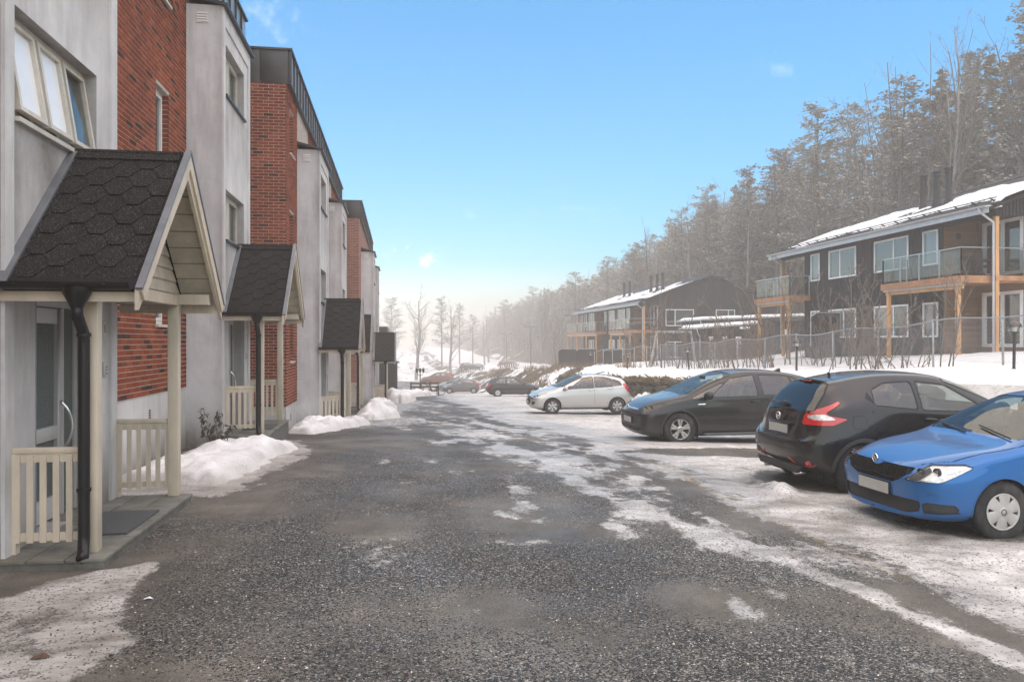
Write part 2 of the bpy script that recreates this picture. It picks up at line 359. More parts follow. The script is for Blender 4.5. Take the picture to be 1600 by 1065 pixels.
def ice_white(X, Y):
    """how clean and thick the ice is (0 grey film, 1 packed snow)"""
    n = fbm(X*0.9+11, Y*0.7+4, 4)
    r = 0.30 - .30*sstep(0,-1.5,X) + 1.5*(n-0.5) + 1.0*(fbm(X*2.3+70, Y*3.1, 4)-.5) + 0.45*sstep(4.2, 6.5, X) + 0.25*sstep(16, 30, Y)*sstep(2,4,X)
    rid = np.maximum.reduce([blob(X,Y,5.0,9.6,.18,1.0,-.35)*2, blob(X,Y,4.6,8.2,.9,.25)*1.3, blob(X,Y,6.3,6.2,1.6,.25)*1.6, blob(X,Y,2.9,6.1,.22,1.8,.5)*1.2])
    return np.clip(np.maximum(r, rid), 0, 1)
def gravel_f(X, Y):
    n = fbm(X*0.8+50, Y*0.8, 4)
    band = sstep(-2.0, -0.5, X + 0.35*np.clip(8-Y,-4,4)*0.3) * (1 - 0.75*sstep(2.6, 3.8, X - 0.05*Y))
    bare = np.maximum.reduce([blob(X,Y,1.05,4.9,.95,1.3), blob(X,Y,2.1,5.4,.6,.9), blob(X,Y,-.3,7.6,.7,1.2)])*1.5
    return np.clip(0.05 + 0.66*band + 2.6*(n-0.5) - 0.75*np.clip(bare,0,1) , 0, 1)
def road_z(X, Y):
    i = sstep(0.42, 0.75, ice_f(X, Y)); w = ice_white(X, Y)
    rid = np.maximum.reduce([np.clip(blob(X,Y,5.0,9.55,.22,1.15,-.40),0,1)*0.13, np.clip(blob(X,Y,6.4,6.25,1.9,.3),0,1)*0.07, np.clip(blob(X,Y,2.72,7.62,.16,.13),0,1)*.05, np.clip(blob(X,Y,4.0,10.2,.5,.4),0,1)*.04])
    lump = (fbm(X*3.1, Y*3.1, 3)-0.5)*0.05
    return road_h(X, Y) + i*(0.012 + lump*w*sstep(3.6,5,X)) + rid*i*(0.6+0.8*fbm(X*5,Y*5,2)) + (fbm(X*0.5,Y*0.5,3)-0.5)*0.03
def road_mat():
    m, nt, b = new_mat('road'); P = pos(nt); L = nt.links
    ice = attr_mask(nt, 'ice'); wh = attr_mask(nt, 'white'); gr = attr_mask(nt, 'gravel')
    # worn asphalt
    na = noise(nt, P, 1.3, 7, 0.65); ra = ramp(nt, [(0.3, (.070,.063,.052)), (0.5, (.122,.110,.093)), (0.72, (.196,.178,.152))]); L.new(na.outputs['Fac'], ra.inputs['Fac'])
    vf = nd(nt, 'TexVoronoi'); vf.inputs['Scale'].default_value = 210; L.new(P, vf.inputs['Vector'])
    rf = ramp(nt, [(0.0, (.30,.30,.30)), (0.45, (.9,.9,.9)), (0.8, (1.25,1.22,1.18)), (1.0, (2.2,2.1,2.0))]); L.new(vf.outputs['Color'], rf.inputs['Fac'])
    asph = mixc(nt, 0.85, ra.outputs['Color'], rf.outputs['Color'], 'MULTIPLY')
    # loose chippings, dark and pale
    v1 = nd(nt, 'TexVoronoi'); v1.inputs['Scale'].default_value = 88; L.new(P, v1.inputs['Vector'])
    sepv = nd(nt, 'SeparateColor'); L.new(v1.outputs['Color'], sepv.inputs[0])
    r1 = ramp(nt, [(0.0, (.005,.005,.005)), (0.40, (.014,.013,.012)), (0.58, (.055,.050,.043)), (0.78, (.125,.114,.099)), (0.93, (.22,.205,.185)), (1.0, (.40,.385,.36))]); L.new(sepv.outputs['Red'], r1.inputs['Fac'])
    gf = mth(nt, 'SUBTRACT', mth(nt, 'MULTIPLY', gr, 1.25), sepv.outputs['Green']); gm = mth(nt, 'MULTIPLY', mth(nt, 'ADD', gf, 0.05), 12, clamp=True)
    base = mixc(nt, gm, asph, r1.outputs['Color'])
    # ice: grey film to packed white
    ni = noise(nt, P, 2.0, 8, 0.70, (.8,1.5,1)); ri = ramp(nt, [(0.32, (.15,.135,.118)), (0.5, (.37,.35,.32)), (0.66, (.57,.55,.53))]); L.new(ni.outputs['Fac'], ri.inputs['Fac'])
    nw = noise(nt, P, 5.0, 7, 0.66); rw = ramp(nt, [(0.3, (.44,.42,.395)), (0.55, (.66,.645,.625)), (0.75, (.80,.795,.785))]); L.new(nw.outputs['Fac'], rw.inputs['Fac'])
    icec = mixc(nt, mth(nt, 'ADD', mth(nt, 'MULTIPLY', wh, 0.9), mth(nt, 'SUBTRACT', mth(nt, 'MULTIPLY', nw.outputs['Fac'], 0.8), 0.4), clamp=True), ri.outputs['Color'], rw.outputs['Color'])
    # grit frozen into it
    v2 = nd(nt, 'TexVoronoi'); v2.inputs['Scale'].default_value = 70; L.new(P, v2.inputs['Vector']); s2 = nd(nt, 'SeparateColor'); L.new(v2.outputs['Color'], s2.inputs[0])
    ng = noise(nt, P, 1.1, 5, 0.6); gt = mth(nt, 'GREATER_THAN', mth(nt, 'ADD', s2.outputs['Red'], mth(nt, 'MULTIPLY', ng.outputs['Fac'], 0.55)), 1.18)
    icec = mixc(nt, mth(nt, 'MULTIPLY', gt, 0.8), icec, (.045,.040,.036))
    # boundary broken up at two scales
    nb = noise(nt, P, 9, 8, 0.72, (1.0, 0.75, 1)); nb2 = noise(nt, P, 60, 3, 0.6)
    f = mth(nt, 'ADD', ice, mth(nt, 'MULTIPLY', mth(nt, 'SUBTRACT', nb.outputs['Fac'], 0.5), 1.15)); f = mth(nt, 'ADD', f, mth(nt, 'MULTIPLY', mth(nt, 'SUBTRACT', nb2.outputs['Fac'], 0.5), 0.60))
    rm = ramp(nt, [(0.40, (0,0,0)), (0.60, (1,1,1))]); L.new(f, rm.inputs['Fac'])
    col = mixc(nt, rm.outputs['Color'], base, icec)
    # worn yellow bay line showing through
    sx = nd(nt, 'SeparateXYZ'); L.new(P, sx.inputs[0])
    dist = mth(nt, 'ABSOLUTE', mth(nt, 'SUBTRACT', sx.outputs['X'], 4.02)); ln = mth(nt, 'LESS_THAN', dist, 0.045)
    ln = mth(nt, 'MULTIPLY', ln, mth(nt, 'LESS_THAN', mth(nt, 'ABSOLUTE', mth(nt, 'SUBTRACT', sx.outputs['Y'], 8.9)), 3.3))
    d2 = mth(nt, 'MULTIPLY', mth(nt, 'LESS_THAN', mth(nt, 'ABSOLUTE', mth(nt, 'SUBTRACT', sx.outputs['Y'], 11.5)), 0.05), mth(nt, 'LESS_THAN', mth(nt, 'ABSOLUTE', mth(nt, 'SUBTRACT', sx.outputs['X'], 4.45)), 0.45))
    ln = mth(nt, 'MAXIMUM', ln, d2)
    nl = noise(nt, P, 4.5, 6, 0.7); ln = mth(nt, 'MULTIPLY', ln, mth(nt, 'MULTIPLY', mth(nt, 'SUBTRACT', nl.outputs['Fac'], 0.36), 2.6, clamp=True))
    col = mixc(nt, mth(nt, 'MULTIPLY', ln, 0.45), col, (.38,.26,.08))
    wet = noise(nt, P, 0.42, 6, 0.62, (1.6,.6,1)); rwt = ramp(nt, [(0.36, (.72,.71,.70)), (0.60, (1.12,1.12,1.12))]); L.new(wet.outputs['Fac'], rwt.inputs['Fac'])
    col = mixc(nt, mth(nt, 'SUBTRACT', 1.0, mth(nt, 'MULTIPLY', rm.outputs['Color'], .75)), col, mixc(nt, 1.0, col, rwt.outputs['Color'], 'MULTIPLY'))
    L.new(col, b.inputs['Base Color'])
    # damp asphalt, glossier ice
    nr = noise(nt, P, 0.9, 5, 0.6); q = nd(nt, 'MapRange'); q.inputs[1].default_value = .3; q.inputs[2].default_value = .7; q.inputs[3].default_value = 0.42; q.inputs[4].default_value = 0.75; L.new(nr.outputs['Fac'], q.inputs[0])
    L.new(mixc(nt, rm.outputs['Color'], q.outputs[0], mixc(nt, wh, (.30,.30,.30), (.7,.7,.7))), b.inputs['Roughness'])
    b.inputs['Specular IOR Level'].default_value = 0.4
    hb = mixc(nt, gm, mth(nt, 'MULTIPLY', vf.outputs['Distance'], 0.3), mth(nt, 'SUBTRACT', 1.0, v1.outputs['Distance']))
    hb = mixc(nt, rm.outputs['Color'], hb, mth(nt, 'ADD', 0.9, mth(nt, 'MULTIPLY', nb.outputs['Fac'], 0.9)))
    bump(nt, b, hb, 0.7, 0.008)
    return m
RM = road_mat()
xs = np.unique(np.concatenate([ex(-12,-4.2,10), ex(-4.2,10.15,205)]))
ys = np.unique(np.concatenate([ex(-20,2.5,12), ex(2.5,22,330), ex(22,60,160), ex(60,140,60)]))
road = grid_mesh('road', xs, ys, road_z, RM, {'ice': ice_f, 'white': ice_white, 'gravel': gravel_f})
# ------------------------------------------------------------------ shared materials
def brick_mat():
    m, nt, b = new_mat('brick'); P = pos(nt); t = attr_mask(nt, 'tint')
    r = ramp(nt, [(0.0, (.055,.028,.022)), (0.10, (.10,.042,.030)), (0.22, (.20,.052,.028)), (0.55, (.285,.070,.034)), (0.85, (.35,.090,.044)), (1.0, (.40,.125,.066))]); nt.links.new(t, r.inputs['Fac'])
    n = noise(nt, P, 38, 5, 0.65); rn = ramp(nt, [(0.3, (.55,.55,.55)), (0.6, (1,1,1)), (0.8, (1.25,1.2,1.15))]); nt.links.new(n.outputs['Fac'], rn.inputs['Fac'])
    n2 = noise(nt, P, 0.7, 5, 0.6); r2 = ramp(nt, [(0.35, (.72,.70,.70)), (0.65, (1,1,1))]); nt.links.new(n2.outputs['Fac'], r2.inputs['Fac'])
    nt.links.new(mixc(nt, 1.0, mixc(nt, 0.9, r.outputs['Color'], rn.outputs['Color'], 'MULTIPLY'), r2.outputs['Color'], 'MULTIPLY'), b.inputs['Base Color'])
    b.inputs['Roughness'].default_value = 0.9; b.inputs['Specular IOR Level'].default_value = .12; bump(nt, b, n.outputs['Fac'], 0.5, 0.006)
brick_mat()
mat('mortar', (.43,.385,.335), .95, .22, 6, spec=.1, bmp=.4, bscale=120)
def plaster_mat(name, col, streak):
    m, nt, b = new_mat(name); P = pos(nt)
    n = noise(nt, P, 1.1, 8, 0.62); r = ramp(nt, [(0.3, tuple(c*.78 for c in col)), (0.7, tuple(c*1.08 for c in col))]); nt.links.new(n.outputs['Fac'], r.inputs['Fac'])
    n2 = noise(nt, P, 2.1, 8, 0.66, (1.6, 1.6, .28)); rr = ramp(nt, [(0.47, (0,0,0)), (0.74, (1,1,1))]); nt.links.new(n2.outputs['Fac'], rr.inputs['Fac'])
    c = mixc(nt, mth(nt, 'MULTIPLY', rr.outputs['Color'], streak), r.outputs['Color'], (.115,.108,.095))
    n5 = noise(nt, P, 7, 6, .7, (1, 1, .6)); r5 = ramp(nt, [(0.55, (0,0,0)), (0.8, (1,1,1))]); nt.links.new(n5.outputs['Fac'], r5.inputs['Fac'])
    a = attr_mask(nt, 'tint')     # algae and splash dirt where water runs (sills, foot, corners)
    c = mixc(nt, mth(nt, 'MULTIPLY', a, mth(nt, 'ADD', .35, mth(nt, 'MULTIPLY', n5.outputs['Fac'], .9)), clamp=True), c, (.105,.085,.062))
    nt.links.new(c, b.inputs['Base Color']); b.inputs['Roughness'].default_value = .93; b.inputs['Specular IOR Level'].default_value = .2
    n3 = noise(nt, P, 85, 4, 0.7); bp = bump(nt, b, n3.outputs['Fac'], .55, .008); n4 = noise(nt, P, 9, 4, .6); bump(nt, b, n4.outputs['Fac'], .25, .02, bp)
plaster_mat('plaster', (.62,.615,.615), .36)
plaster_mat('plinth_render', (.58,.57,.56), .4)
mat('reveal_paint', (.23,.26,.31), .75, .15, 4, bmp=.3, bscale=90)
mat('metal_dark', (.045,.044,.045), .42, .25, 2.0, metal=.55, rvar=.12)
mat('metal_seam', (.035,.035,.037), .5, .2, 4, metal=.4)
mat('metal_skylit', (.36,.37,.385), .36, .18, 1.5, metal=.75, rvar=.1)  # pale copy of the parapet metal, sky reflection put into its colour
mat('flashing_grey', (.17,.18,.195), .45, .2, 5, metal=.35, rvar=.1)
mat('frame_cream', (.56,.52,.45), .5, .12, 5, dirt=((.22,.19,.15), .5))
mat('frame_white', (.74,.73,.70), .45, .08, 4)
mat('cream_paint', (.60,.52,.41), .6, .10, 6, dirt=((.25,.23,.18), .45), bmp=.15, bscale=40, scl=(1,1,.4))
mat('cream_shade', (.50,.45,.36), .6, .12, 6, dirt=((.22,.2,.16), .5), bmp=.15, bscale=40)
mat('gutter_black', (.008,.008,.009), .35, .2, 6, spec=.35); mat('eaves_black', (.010,.010,.011), .7, .2, 6, spec=.2)
def shingle_mat():
    m, nt, b = new_mat('shingle'); P = pos(nt)
    oi = nd(nt, 'ObjectInfo'); v = nd(nt, 'TexVoronoi'); v.inputs['Scale'].default_value = 190; nt.links.new(P, v.inputs['Vector']); s = nd(nt, 'SeparateColor'); nt.links.new(v.outputs['Color'], s.inputs[0])
    r = ramp(nt, [(0, (.004,.004,.0045)), (.6, (.012,.0115,.011)), (.86, (.030,.027,.025)), (.97, (.085,.075,.068)), (1, (.16,.145,.135))]); nt.links.new(s.outputs['Red'], r.inputs['Fac'])
    n = noise(nt, P, 5, 4, .6); q = nd(nt, 'MapRange'); q.inputs[3].default_value = .72; q.inputs[4].default_value = 1.28; nt.links.new(mth(nt, 'ADD', mth(nt, 'MULTIPLY', n.outputs['Fac'], .6), mth(nt, 'MULTIPLY', oi.outputs['Random'], .4)), q.inputs[0])
    nt.links.new(mixc(nt, 1, r.outputs['Color'], q.outputs[0], 'MULTIPLY'), b.inputs['Base Color']); b.inputs['Roughness'].default_value = .9; b.inputs['Specular IOR Level'].default_value = .2
    bump(nt, b, s.outputs['Red'], .6, .004)
shingle_mat()
mat('stone_slab', (.17,.165,.145), .7, .35, 5, dirt=((.10,.095,.055), .6), bmp=.5, bscale=35, rvar=.15)
mat('slab_edge', (.13,.125,.11), .85, .35, 5, bmp=.5, bscale=30)
mat('door_alu', (.50,.50,.50), .42, .08, 4, metal=.25)
mat('steel', (.55,.55,.54), .22, .1, 9, metal=1.0)
mat('galv', (.36,.37,.38), .5, .2, 9, metal=.7, rvar=.12)
mat('rubber_mat', (.075,.078,.08), .8, .2, 40, bmp=.6, bscale=160)
mat('black_plastic', (.018,.018,.019), .5, .2, 12)
mat('dark_void', (.012,.012,.013), .9, .1, 3)
def glass_mat(name, tint, refl=.12, rough=.02, transp=0.75, wav=0):
    m, nt, b = new_mat(name); nt.nodes.remove(b); out = nt.nodes['Material Output']
    t = nd(nt, 'BsdfTransparent'); t.inputs[0].default_value = (*tint, 1); g = nd(nt, 'BsdfGlossy'); g.inputs['Roughness'].default_value = rough; g.inputs[0].default_value = (.92,.90,.86,1)
    fr = nd(nt, 'LayerWeight'); fr.inputs[0].default_value = .5; f = mth(nt, 'ADD', mth(nt, 'MULTIPLY', mth(nt, 'POWER', fr.outputs['Facing'], 4.0), .42), refl, clamp=True)
    mx = nd(nt, 'MixShader'); nt.links.new(f, mx.inputs[0]); nt.links.new(t.outputs[0], mx.inputs[1]); nt.links.new(g.outputs[0], mx.inputs[2])
    nt.links.new(mx.outputs[0], out.inputs['Surface'])
    if wav:
        n = noise(nt, pos(nt), 3, 2, .5); bp = nd(nt, 'Bump'); bp.inputs['Strength'].default_value = wav; bp.inputs['Distance'].default_value = .02; nt.links.new(n.outputs['Fac'], bp.inputs['Height']); nt.links.new(bp.outputs[0], g.inputs['Normal']); nt.links.new(bp.outputs[0], fr.inputs['Normal'])
    return m
glass_mat('window_glass', (.74,.77,.78), .10, .015, wav=.05)
glass_mat('balcony_glass', (.80,.83,.84), .07, .01)
def frosted():
    m, nt, b = new_mat('frosted_glass'); P = pos(nt)
    w = nd(nt, 'TexVoronoi'); w.inputs['Scale'].default_value = 75; nt.links.new(P, w.inputs['Vector'])
    b.inputs['Base Color'].default_value = (.085,.105,.10,1); b.inputs['Roughness'].default_value = .22; b.inputs['Specular IOR Level'].default_value = .7
    bump(nt, b, w.outputs['Distance'], .9, .01)
frosted()
mat('pane_white', (.80,.82,.83), .16, .05, 2, spec=.6)
mat('curtain', (.78,.79,.80), .85, .10, 2.5, scl=(6,6,.4))
mat('blind_grey', (.30,.31,.31), .8, .15, 2, scl=(8,8,.3))
mat('room_dark', (.055,.058,.06), .9, .4, 1.2)
# ------------------------------------------------------------------ facade helpers (axis-aligned faces)
def fp(face, a, z, n):
    """point on a facade: face = (axis, plane, sign); a runs along the wall, n outwards"""
    ax, pl, sg = face
    return (pl + sg*n, a, z) if ax == 'x' else (a, pl + sg*n, z)
def fbox(mb, face, a0, a1, z0, z1, n0, n1):
    p = fp(face, a0, z0, n0); q = fp(face, a1, z1, n1)
    return mb.box(min(p[0],q[0]), max(p[0],q[0]), min(p[1],q[1]), max(p[1],q[1]), min(p[2],q[2]), max(p[2],q[2]))
def skin(face, ar, zr, openings, depth, tintf=None, step=(0.4, 0.4)):
    """wall face with rectangular openings and their reveals, one mesh"""
    mb = MB()
    def brk(lo, hi, st, extra):
        b = set(np.round(np.linspace(lo, hi, max(2, int((hi-lo)/st)+1)), 4)) | {round(e, 4) for e in extra if lo <= e <= hi}
        return sorted(b)
    A = brk(ar[0], ar[1], step[0], [o[0] for o in openings] + [o[1] for o in openings]); Z = brk(zr[0], zr[1], step[1], [o[2] for o in openings] + [o[3] for o in openings])
    idx = {}
    def vid(a, z):
        if (a, z) not in idx:
            idx[(a, z)] = len(mb.v); mb.v.append(fp(face, a, z, 0)); mb.a.append(float(tintf(a, z)) if tintf else 0.0)
        return idx[(a, z)]
    flip = (face[0] == 'x') == (face[2] > 0)
    for i in range(len(A)-1):
        for j in range(len(Z)-1):
            ca, cz = (A[i]+A[i+1])/2, (Z[j]+Z[j+1])/2
            if any(o[0] < ca < o[1] and o[2] < cz < o[3] for o in openings): continue
            q = (vid(A[i],Z[j]), vid(A[i+1],Z[j]), vid(A[i+1],Z[j+1]), vid(A[i],Z[j+1]))
            mb.f.append(q if flip else q[::-1])
    for a0, a1, z0, z1 in openings:
        for (p, q) in (((a0,z0),(a0,z1)), ((a0,z1),(a1,z1)), ((a1,z1),(a1,z0)), ((a1,z0),(a0,z0))):
            vs_ = [fp(face,*p,0), fp(face,*q,0), fp(face,*q,-depth), fp(face,*p,-depth)]
            mb.add(vs_, [(0,1,2,3) if not flip else (3,2,1,0)])
    return mb
def window(root, face, a0, a1, z0, z1, rec=0.10, cols=(1.0,), ft=0.055, fm='frame_white', back='room_dark', backs=None, sill=None, tilt=0, name='window', sash=True, bd=0.3, panes=None):
    """fixed frame, one sash and pane per light, something behind the glass"""
    mb = MB(); f = lambda *q: fbox(mb, face, *q)
    n0, n1 = -rec-0.07, -rec
    f(a0, a0+ft, z0, z1, n0, n1); f(a1-ft, a1, z0, z1, n0, n1); f(a0+ft, a1-ft, z1-ft, z1, n0, n1); f(a0+ft, a1-ft, z0, z0+ft, n0, n1)
    tot = sum(cols); xs_ = [a0+ft + (a1-a0-2*ft)*sum(cols[:i])/tot for i in range(len(cols)+1)]
    for x in xs_[1:-1]: f(x-ft*.45, x+ft*.45, z0+ft, z1-ft, n0, n1-.002)
    w = mb.build(name, fm, root)
    for i in range(len(cols)):
        b0 = xs_[i] + (ft*.45 if i else 0) + .004; b1 = xs_[i+1] - (ft*.45 if i < len(cols)-1 else 0) - .004; c0, c1 = z0+ft+.004, z1-ft-.004; t = .042
        s = MB(); g = MB()
        if sash:
            for q in ((b0,b0+t,c0,c1),(b1-t,b1,c0,c1),(b0+t,b1-t,c1-t,c1),(b0+t,b1-t,c0,c0+t)): fbox(s, face, *q, -rec-.05, -rec+.012)
        else: t = 0
        fbox(g, face, b0+t, b1-t, c0+t, c1-t, -rec-.03, -rec-.022)
        if tilt:
            for m_ in (s, g):
                for k, p in enumerate(m_.v):
                    dz = c1 - p[2]; sg = face[2]
                    off = sg*dz*math.sin(R(tilt)) + sg*.02
                    m_.v[k] = (p[0]+off, p[1], c1 - dz*math.cos(R(tilt))) if face[0] == 'x' else (p[0], p[1]+off, c1 - dz*math.cos(R(tilt)))
        if sash: s.build('sash', fm, w)
        g.build('pane', panes[i] if panes else 'window_glass', w)
        bk = backs[i] if backs else back
        c = MB(); fbox(c, face, b0-.03, b1+.03, c0-.03, c1+.03, -rec-bd, -rec-bd+.02); c.build('curtain' if bk in ('curtain','blind_grey') else 'interior', bk, w)
    if sill:
        s = MB(); fbox(s, face, a0-.02, a1+.02, z0-.045, z0-.006, -rec-.02, .05); s.build('sill', sill, w)
    return w
# ------------------------------------------------------------------ brick walls
BL, BH, BP = 0.228, 0.062, 0.005      # brick length, height, how far it stands proud of the joint
def brick_at(mb, face, a0, a1, z0, tint):
    mb.cur = tint; e = .002*random.random()
    fbox(mb, face, a0, a1, z0, z0+BH, -.01, BP-.001+e)
def lay_bricks(root_wall, face, ar, zr, openings, blocked, budget, rank, corner=0.0):
    """running bond; the nearest whole bricks become objects of their own, the rest one mesh"""
    rows = []; k = 0; z = zr[0] + .006
    while z + BH < zr[1]:
        segs = [(ar[0]-corner, ar[1])]
        for o in openings:
            if z < o[3] and z+BH > o[2]:
                segs = [q for s in segs for q in ((s[0], min(s[1], o[0])), (max(s[0], o[1]), s[1])) if q[1]-q[0] > .03]
        for o in blocked:
            segs = [q for s in segs for q in ((s[0], min(s[1], o[0])), (max(s[0], o[1]), s[1])) if q[1]-q[0] > .03]
        a = ar[0] - (.12 if k % 2 else 0)
        while a < ar[1]:
            for s in segs:
                b0, b1 = max(a+.006, s[0]), min(a+.234, s[1])
                if b1-b0 > .025: rows.append((b0, b1, z))
            a += .24
        z += .075; k += 1
    full = [r for r in rows if r[1]-r[0] > .227]; full.sort(key=rank)
    singles = set(full[:budget]); rest = MB()
    o0 = OFF.get(root_of(root_wall), (0,0,0)); var = []
    for i in range(9):
        m = MB(); m.cur = 0; fbox(m, (face[0], 0, face[2]), 0, BL, 0, BH, -.01, BP); me = m.mesh('brick'); t = (.08,.3,.45,.55,.62,.7,.8,.9,.5)[i]
        at = me.attributes.new('tint', 'FLOAT', 'POINT'); at.data.foreach_set('value', np.full(8, t, np.float32)); me.materials.append(MATS['brick']); var.append(me)
    for r in rows:
        t = random.random(); t = t*.14 if random.random() < .07 else .25+.7*t
        if r in singles:
            i = 0 if t < .13 else 1+int(min(.999, (t-.25)/.7)*8)
            b = bpy.data.objects.new('brick', var[i]); COL.objects.link(b); b.parent = root_wall
            p = fp(face, r[0], r[2], random.uniform(-.002, .001)); b.location = (p[0]-o0[0], p[1]-o0[1], p[2]-o0[2])
        else: brick_at(rest, face, r[0], r[1], r[2], t)
    if rest.v: rest.build('brick_courses', 'brick', root_wall, attr=True, kind='stuff')
def brick_tex():
    m, nt, b = new_mat('brick_far'); P = pos(nt); s = nd(nt, 'SeparateXYZ'); nt.links.new(P, s.inputs[0]); c = nd(nt, 'CombineXYZ')
    nt.links.new(mth(nt, 'ADD', s.outputs['X'], s.outputs['Y']), c.inputs[0]); nt.links.new(s.outputs['Z'], c.inputs[1])
    t = nd(nt, 'TexBrick'); t.inputs['Scale'].default_value = 1; t.inputs['Brick Width'].default_value = .24; t.inputs['Row Height'].default_value = .075; t.inputs['Mortar Size'].default_value = .006
    t.inputs['Color1'].default_value = (.16,.055,.035,1); t.inputs['Color2'].default_value = (.30,.095,.055,1); t.inputs['Mortar'].default_value = (.40,.35,.30,1); nt.links.new(c.outputs[0], t.inputs['Vector'])
    nt.links.new(t.outputs['Color'], b.inputs['Base Color']); b.inputs['Roughness'].default_value = .9; bump(nt, b, t.outputs['Fac'], -.4, .01)
brick_tex()
# ------------------------------------------------------------------ the row of stepped apartment houses
def stair_tower(root, xb, xt, c, zg, zt, z_w, near, blinds):
    """rendered stair tower with two strip windows, door opening, sheet-metal roof"""
    y0, y1 = c-1.21, c+1.21; F = ('x', xt, 1); dz = zg
    door = (c-.62, c+.73, dz+.10, dz+2.22); wy = (y0+.22, y1-.50)
    ops = [(wy[0], wy[1], z-.04, z+.86) for z in z_w] + [door]
    def tf(a, z):
        t = 1.0*max(0, 1-(z-dz)/.7)**1.5 + .55*max(0, 1-min(a-y0, y1-a)/.35) * (.4+.6*vnoise(z*.9, 3))
        for o in ops[:-1]:
            if z < o[2]: t += 1.35*max(0, 1-(o[2]-z)/1.5)*(.3+.7*vnoise(a*3, z*.4)) * (1 if near else .6)
        return min(1, t*(.55+.6*float(fbm(a*2.1, z*1.3, 3))))
    wall = skin(F, (y0, y1), (dz-.5, zt), ops, .22, tf, (.12, .16)).build('tower_front', 'plaster', root, attr=True)
    for yy, sg in ((y0, -1), (y1, 1)):
        ts = lambda a, z: min(1, (1.15*max(0, 1-(z-dz)/.75)**1.4 + .8*max(0, 1-(xt-a)/.16)*(.2+.9*vnoise(z*.8, yy)) + .25*max(0, 1-(zt-z)/.5)) * (.5+.7*float(fbm(a*5, z*1.1, 3))))
        skin(('y', yy, sg), (xb-.05, xt), (dz-.5, zt), [], .1, ts, (.08, .16)).build('tower_side', 'plaster', root, attr=True)
    # corner pilaster strips and head band stand a little proud
    for a0, a1 in ((y0+.002, y0+.15), (y1-.17, y1-.002)):
        m = MB(); fbox(m, F, a0, a1, dz-.3, zt-.02, .0, .03); m.build('pilaster', 'plaster', root)
    m = MB(); fbox(m, F, y0+.15, y1-.17, zt-.30, zt-.02, 0, .028); m.build('head_band', 'plaster', root)
    m = MB(); m.prism([(xb-.1, zt+.22), (xt+.11, zt+.02), (xt+.11, zt-.03), (xb-.1, zt+.15)], y1-y0+.14, (0, y0-.07, 0), ((1,0,0),(0,0,1)), (0,1,0)); m.build('tower_roof', 'metal_dark', root)
    m = MB(); 
    for i in range(4): fbox(m, ('y', y0, -1), xt-.42, xt-.24, zt-.30+i*.045, zt-.275+i*.045, 0, .02)
    fbox(m, ('y', y0, -1), xt-.44, xt-.22, zt-.32, zt-.31, 0, .015); m.build('vent_grille', 'frame_white', root)
    for k, z in enumerate(z_w):
        w = window(root, F, wy[0], wy[1], z-.04, z+.86, .13, (1,1,1) if near else (1,1), .055, 'frame_cream', backs=blinds[k], sill='frame_cream' if near else 'metal_dark', tilt=9 if (near and k == 0) else 0, bd=.12, panes=('pane_white','pane_white','window_glass') if near else ('pane_white','window_glass'))
    # entrance: aluminium door with patterned glass, side light, pull handle, hinges
    FD = ('x', xt-.22, 1); d0, d1, h0, h1 = door
    fr = MB(); ls = d1-.33
    for q in ((d0,d0+.06,h0,h1),(d1-.05,d1,h0,h1),(d0+.06,d1-.05,h1-.10,h1),(ls-.03,ls+.03,h0,h1-.10)): fbox(fr, FD, *q, -.06, .02)
    dr = fr.build('door_frame', 'door_alu', root)
    lf = MB(); a0, a1 = d0+.07, ls-.04; z1 = h1-.115
    for q in ((a0,a0+.11,h0+.02,z1),(a1-.11,a1,h0+.02,z1),(a0+.11,a1-.11,z1-.14,z1),(a0+.11,a1-.11,h0+.02,h0+.22),(a0+.11,a1-.11,h0+.76,h0+.89)): fbox(lf, FD, *q, -.05, .035)
    leaf = lf.build('door', 'door_alu', root, bevel=.004)
    for q in ((a0+.11,a1-.11,h0+.22,h0+.76),(a0+.11,a1-.11,h0+.89,z1-.14)): 
        m = MB(); fbox(m, FD, *q, -.02, .0); m.build('glass_panel', 'frosted_glass', leaf)
    m = MB(); fbox(m, FD, ls+.03, d1-.05, h0, h1-.10, -.02, 0); m.build('side_light', 'frosted_glass', dr)
    m = MB(); pts = [Vector(fp(FD, a1-.05, h0+.62, .035)) + Vector((0,0,0))]
    for t in np.linspace(0, 1, 11): pts.append(Vector(fp(FD, a1-.05+.03*math.sin(math.pi*t), h0+.64+.46*t, .05+.085*math.sin(math.pi*t)**.7)))
    pts.append(Vector(fp(FD, a1-.05, h0+1.12, .035))); m.tube(pts, .014, 8); m.build('pull_handle', 'steel', leaf, smooth=True)
    for hz in (.35, 1.05, 1.55):
        for e in (0, .10):
            m = MB(); m.lathe([(0,-.03),(.017,-.03),(.017,.03),(0,.03)], 10, fp(FD, a0-.005, h0+hz+e, .045)); m.build('hinge', 'steel', leaf)
    m = MB(); fbox(m, F, d0-.012, d0-.001, h0, h1, -.22, .004); fbox(m, F, d1+.001, d1+.012, h0, h1, -.22, .004); m.build('door_reveal', 'reveal_paint', root)
    m = MB(); fbox(m, F, d1+.13, d1+.21, dz+1.42, dz+1.58, 0, .025); kp = m.build('keypad', 'door_alu', root, bevel=.006)
    for i in range(3):
        for j in range(3):
            m = MB(); fbox(m, F, d1+.142+i*.021, d1+.156+i*.021, dz+1.45+j*.035, dz+1.472+j*.035, .025, .031); m.build('button', 'steel', kp)
    m = MB(); fbox(m, F, d1+.14, d1+.20, dz+1.86, dz+2.0, 0, .012); nb = m.build('number_plate', 'frame_white', root, bevel=.004)
    m = MB(); fbox(m, F, d1+.163, d1+.177, dz+1.885, dz+1.975, .012, .015); m.build('numeral', 'black_plastic', nb)
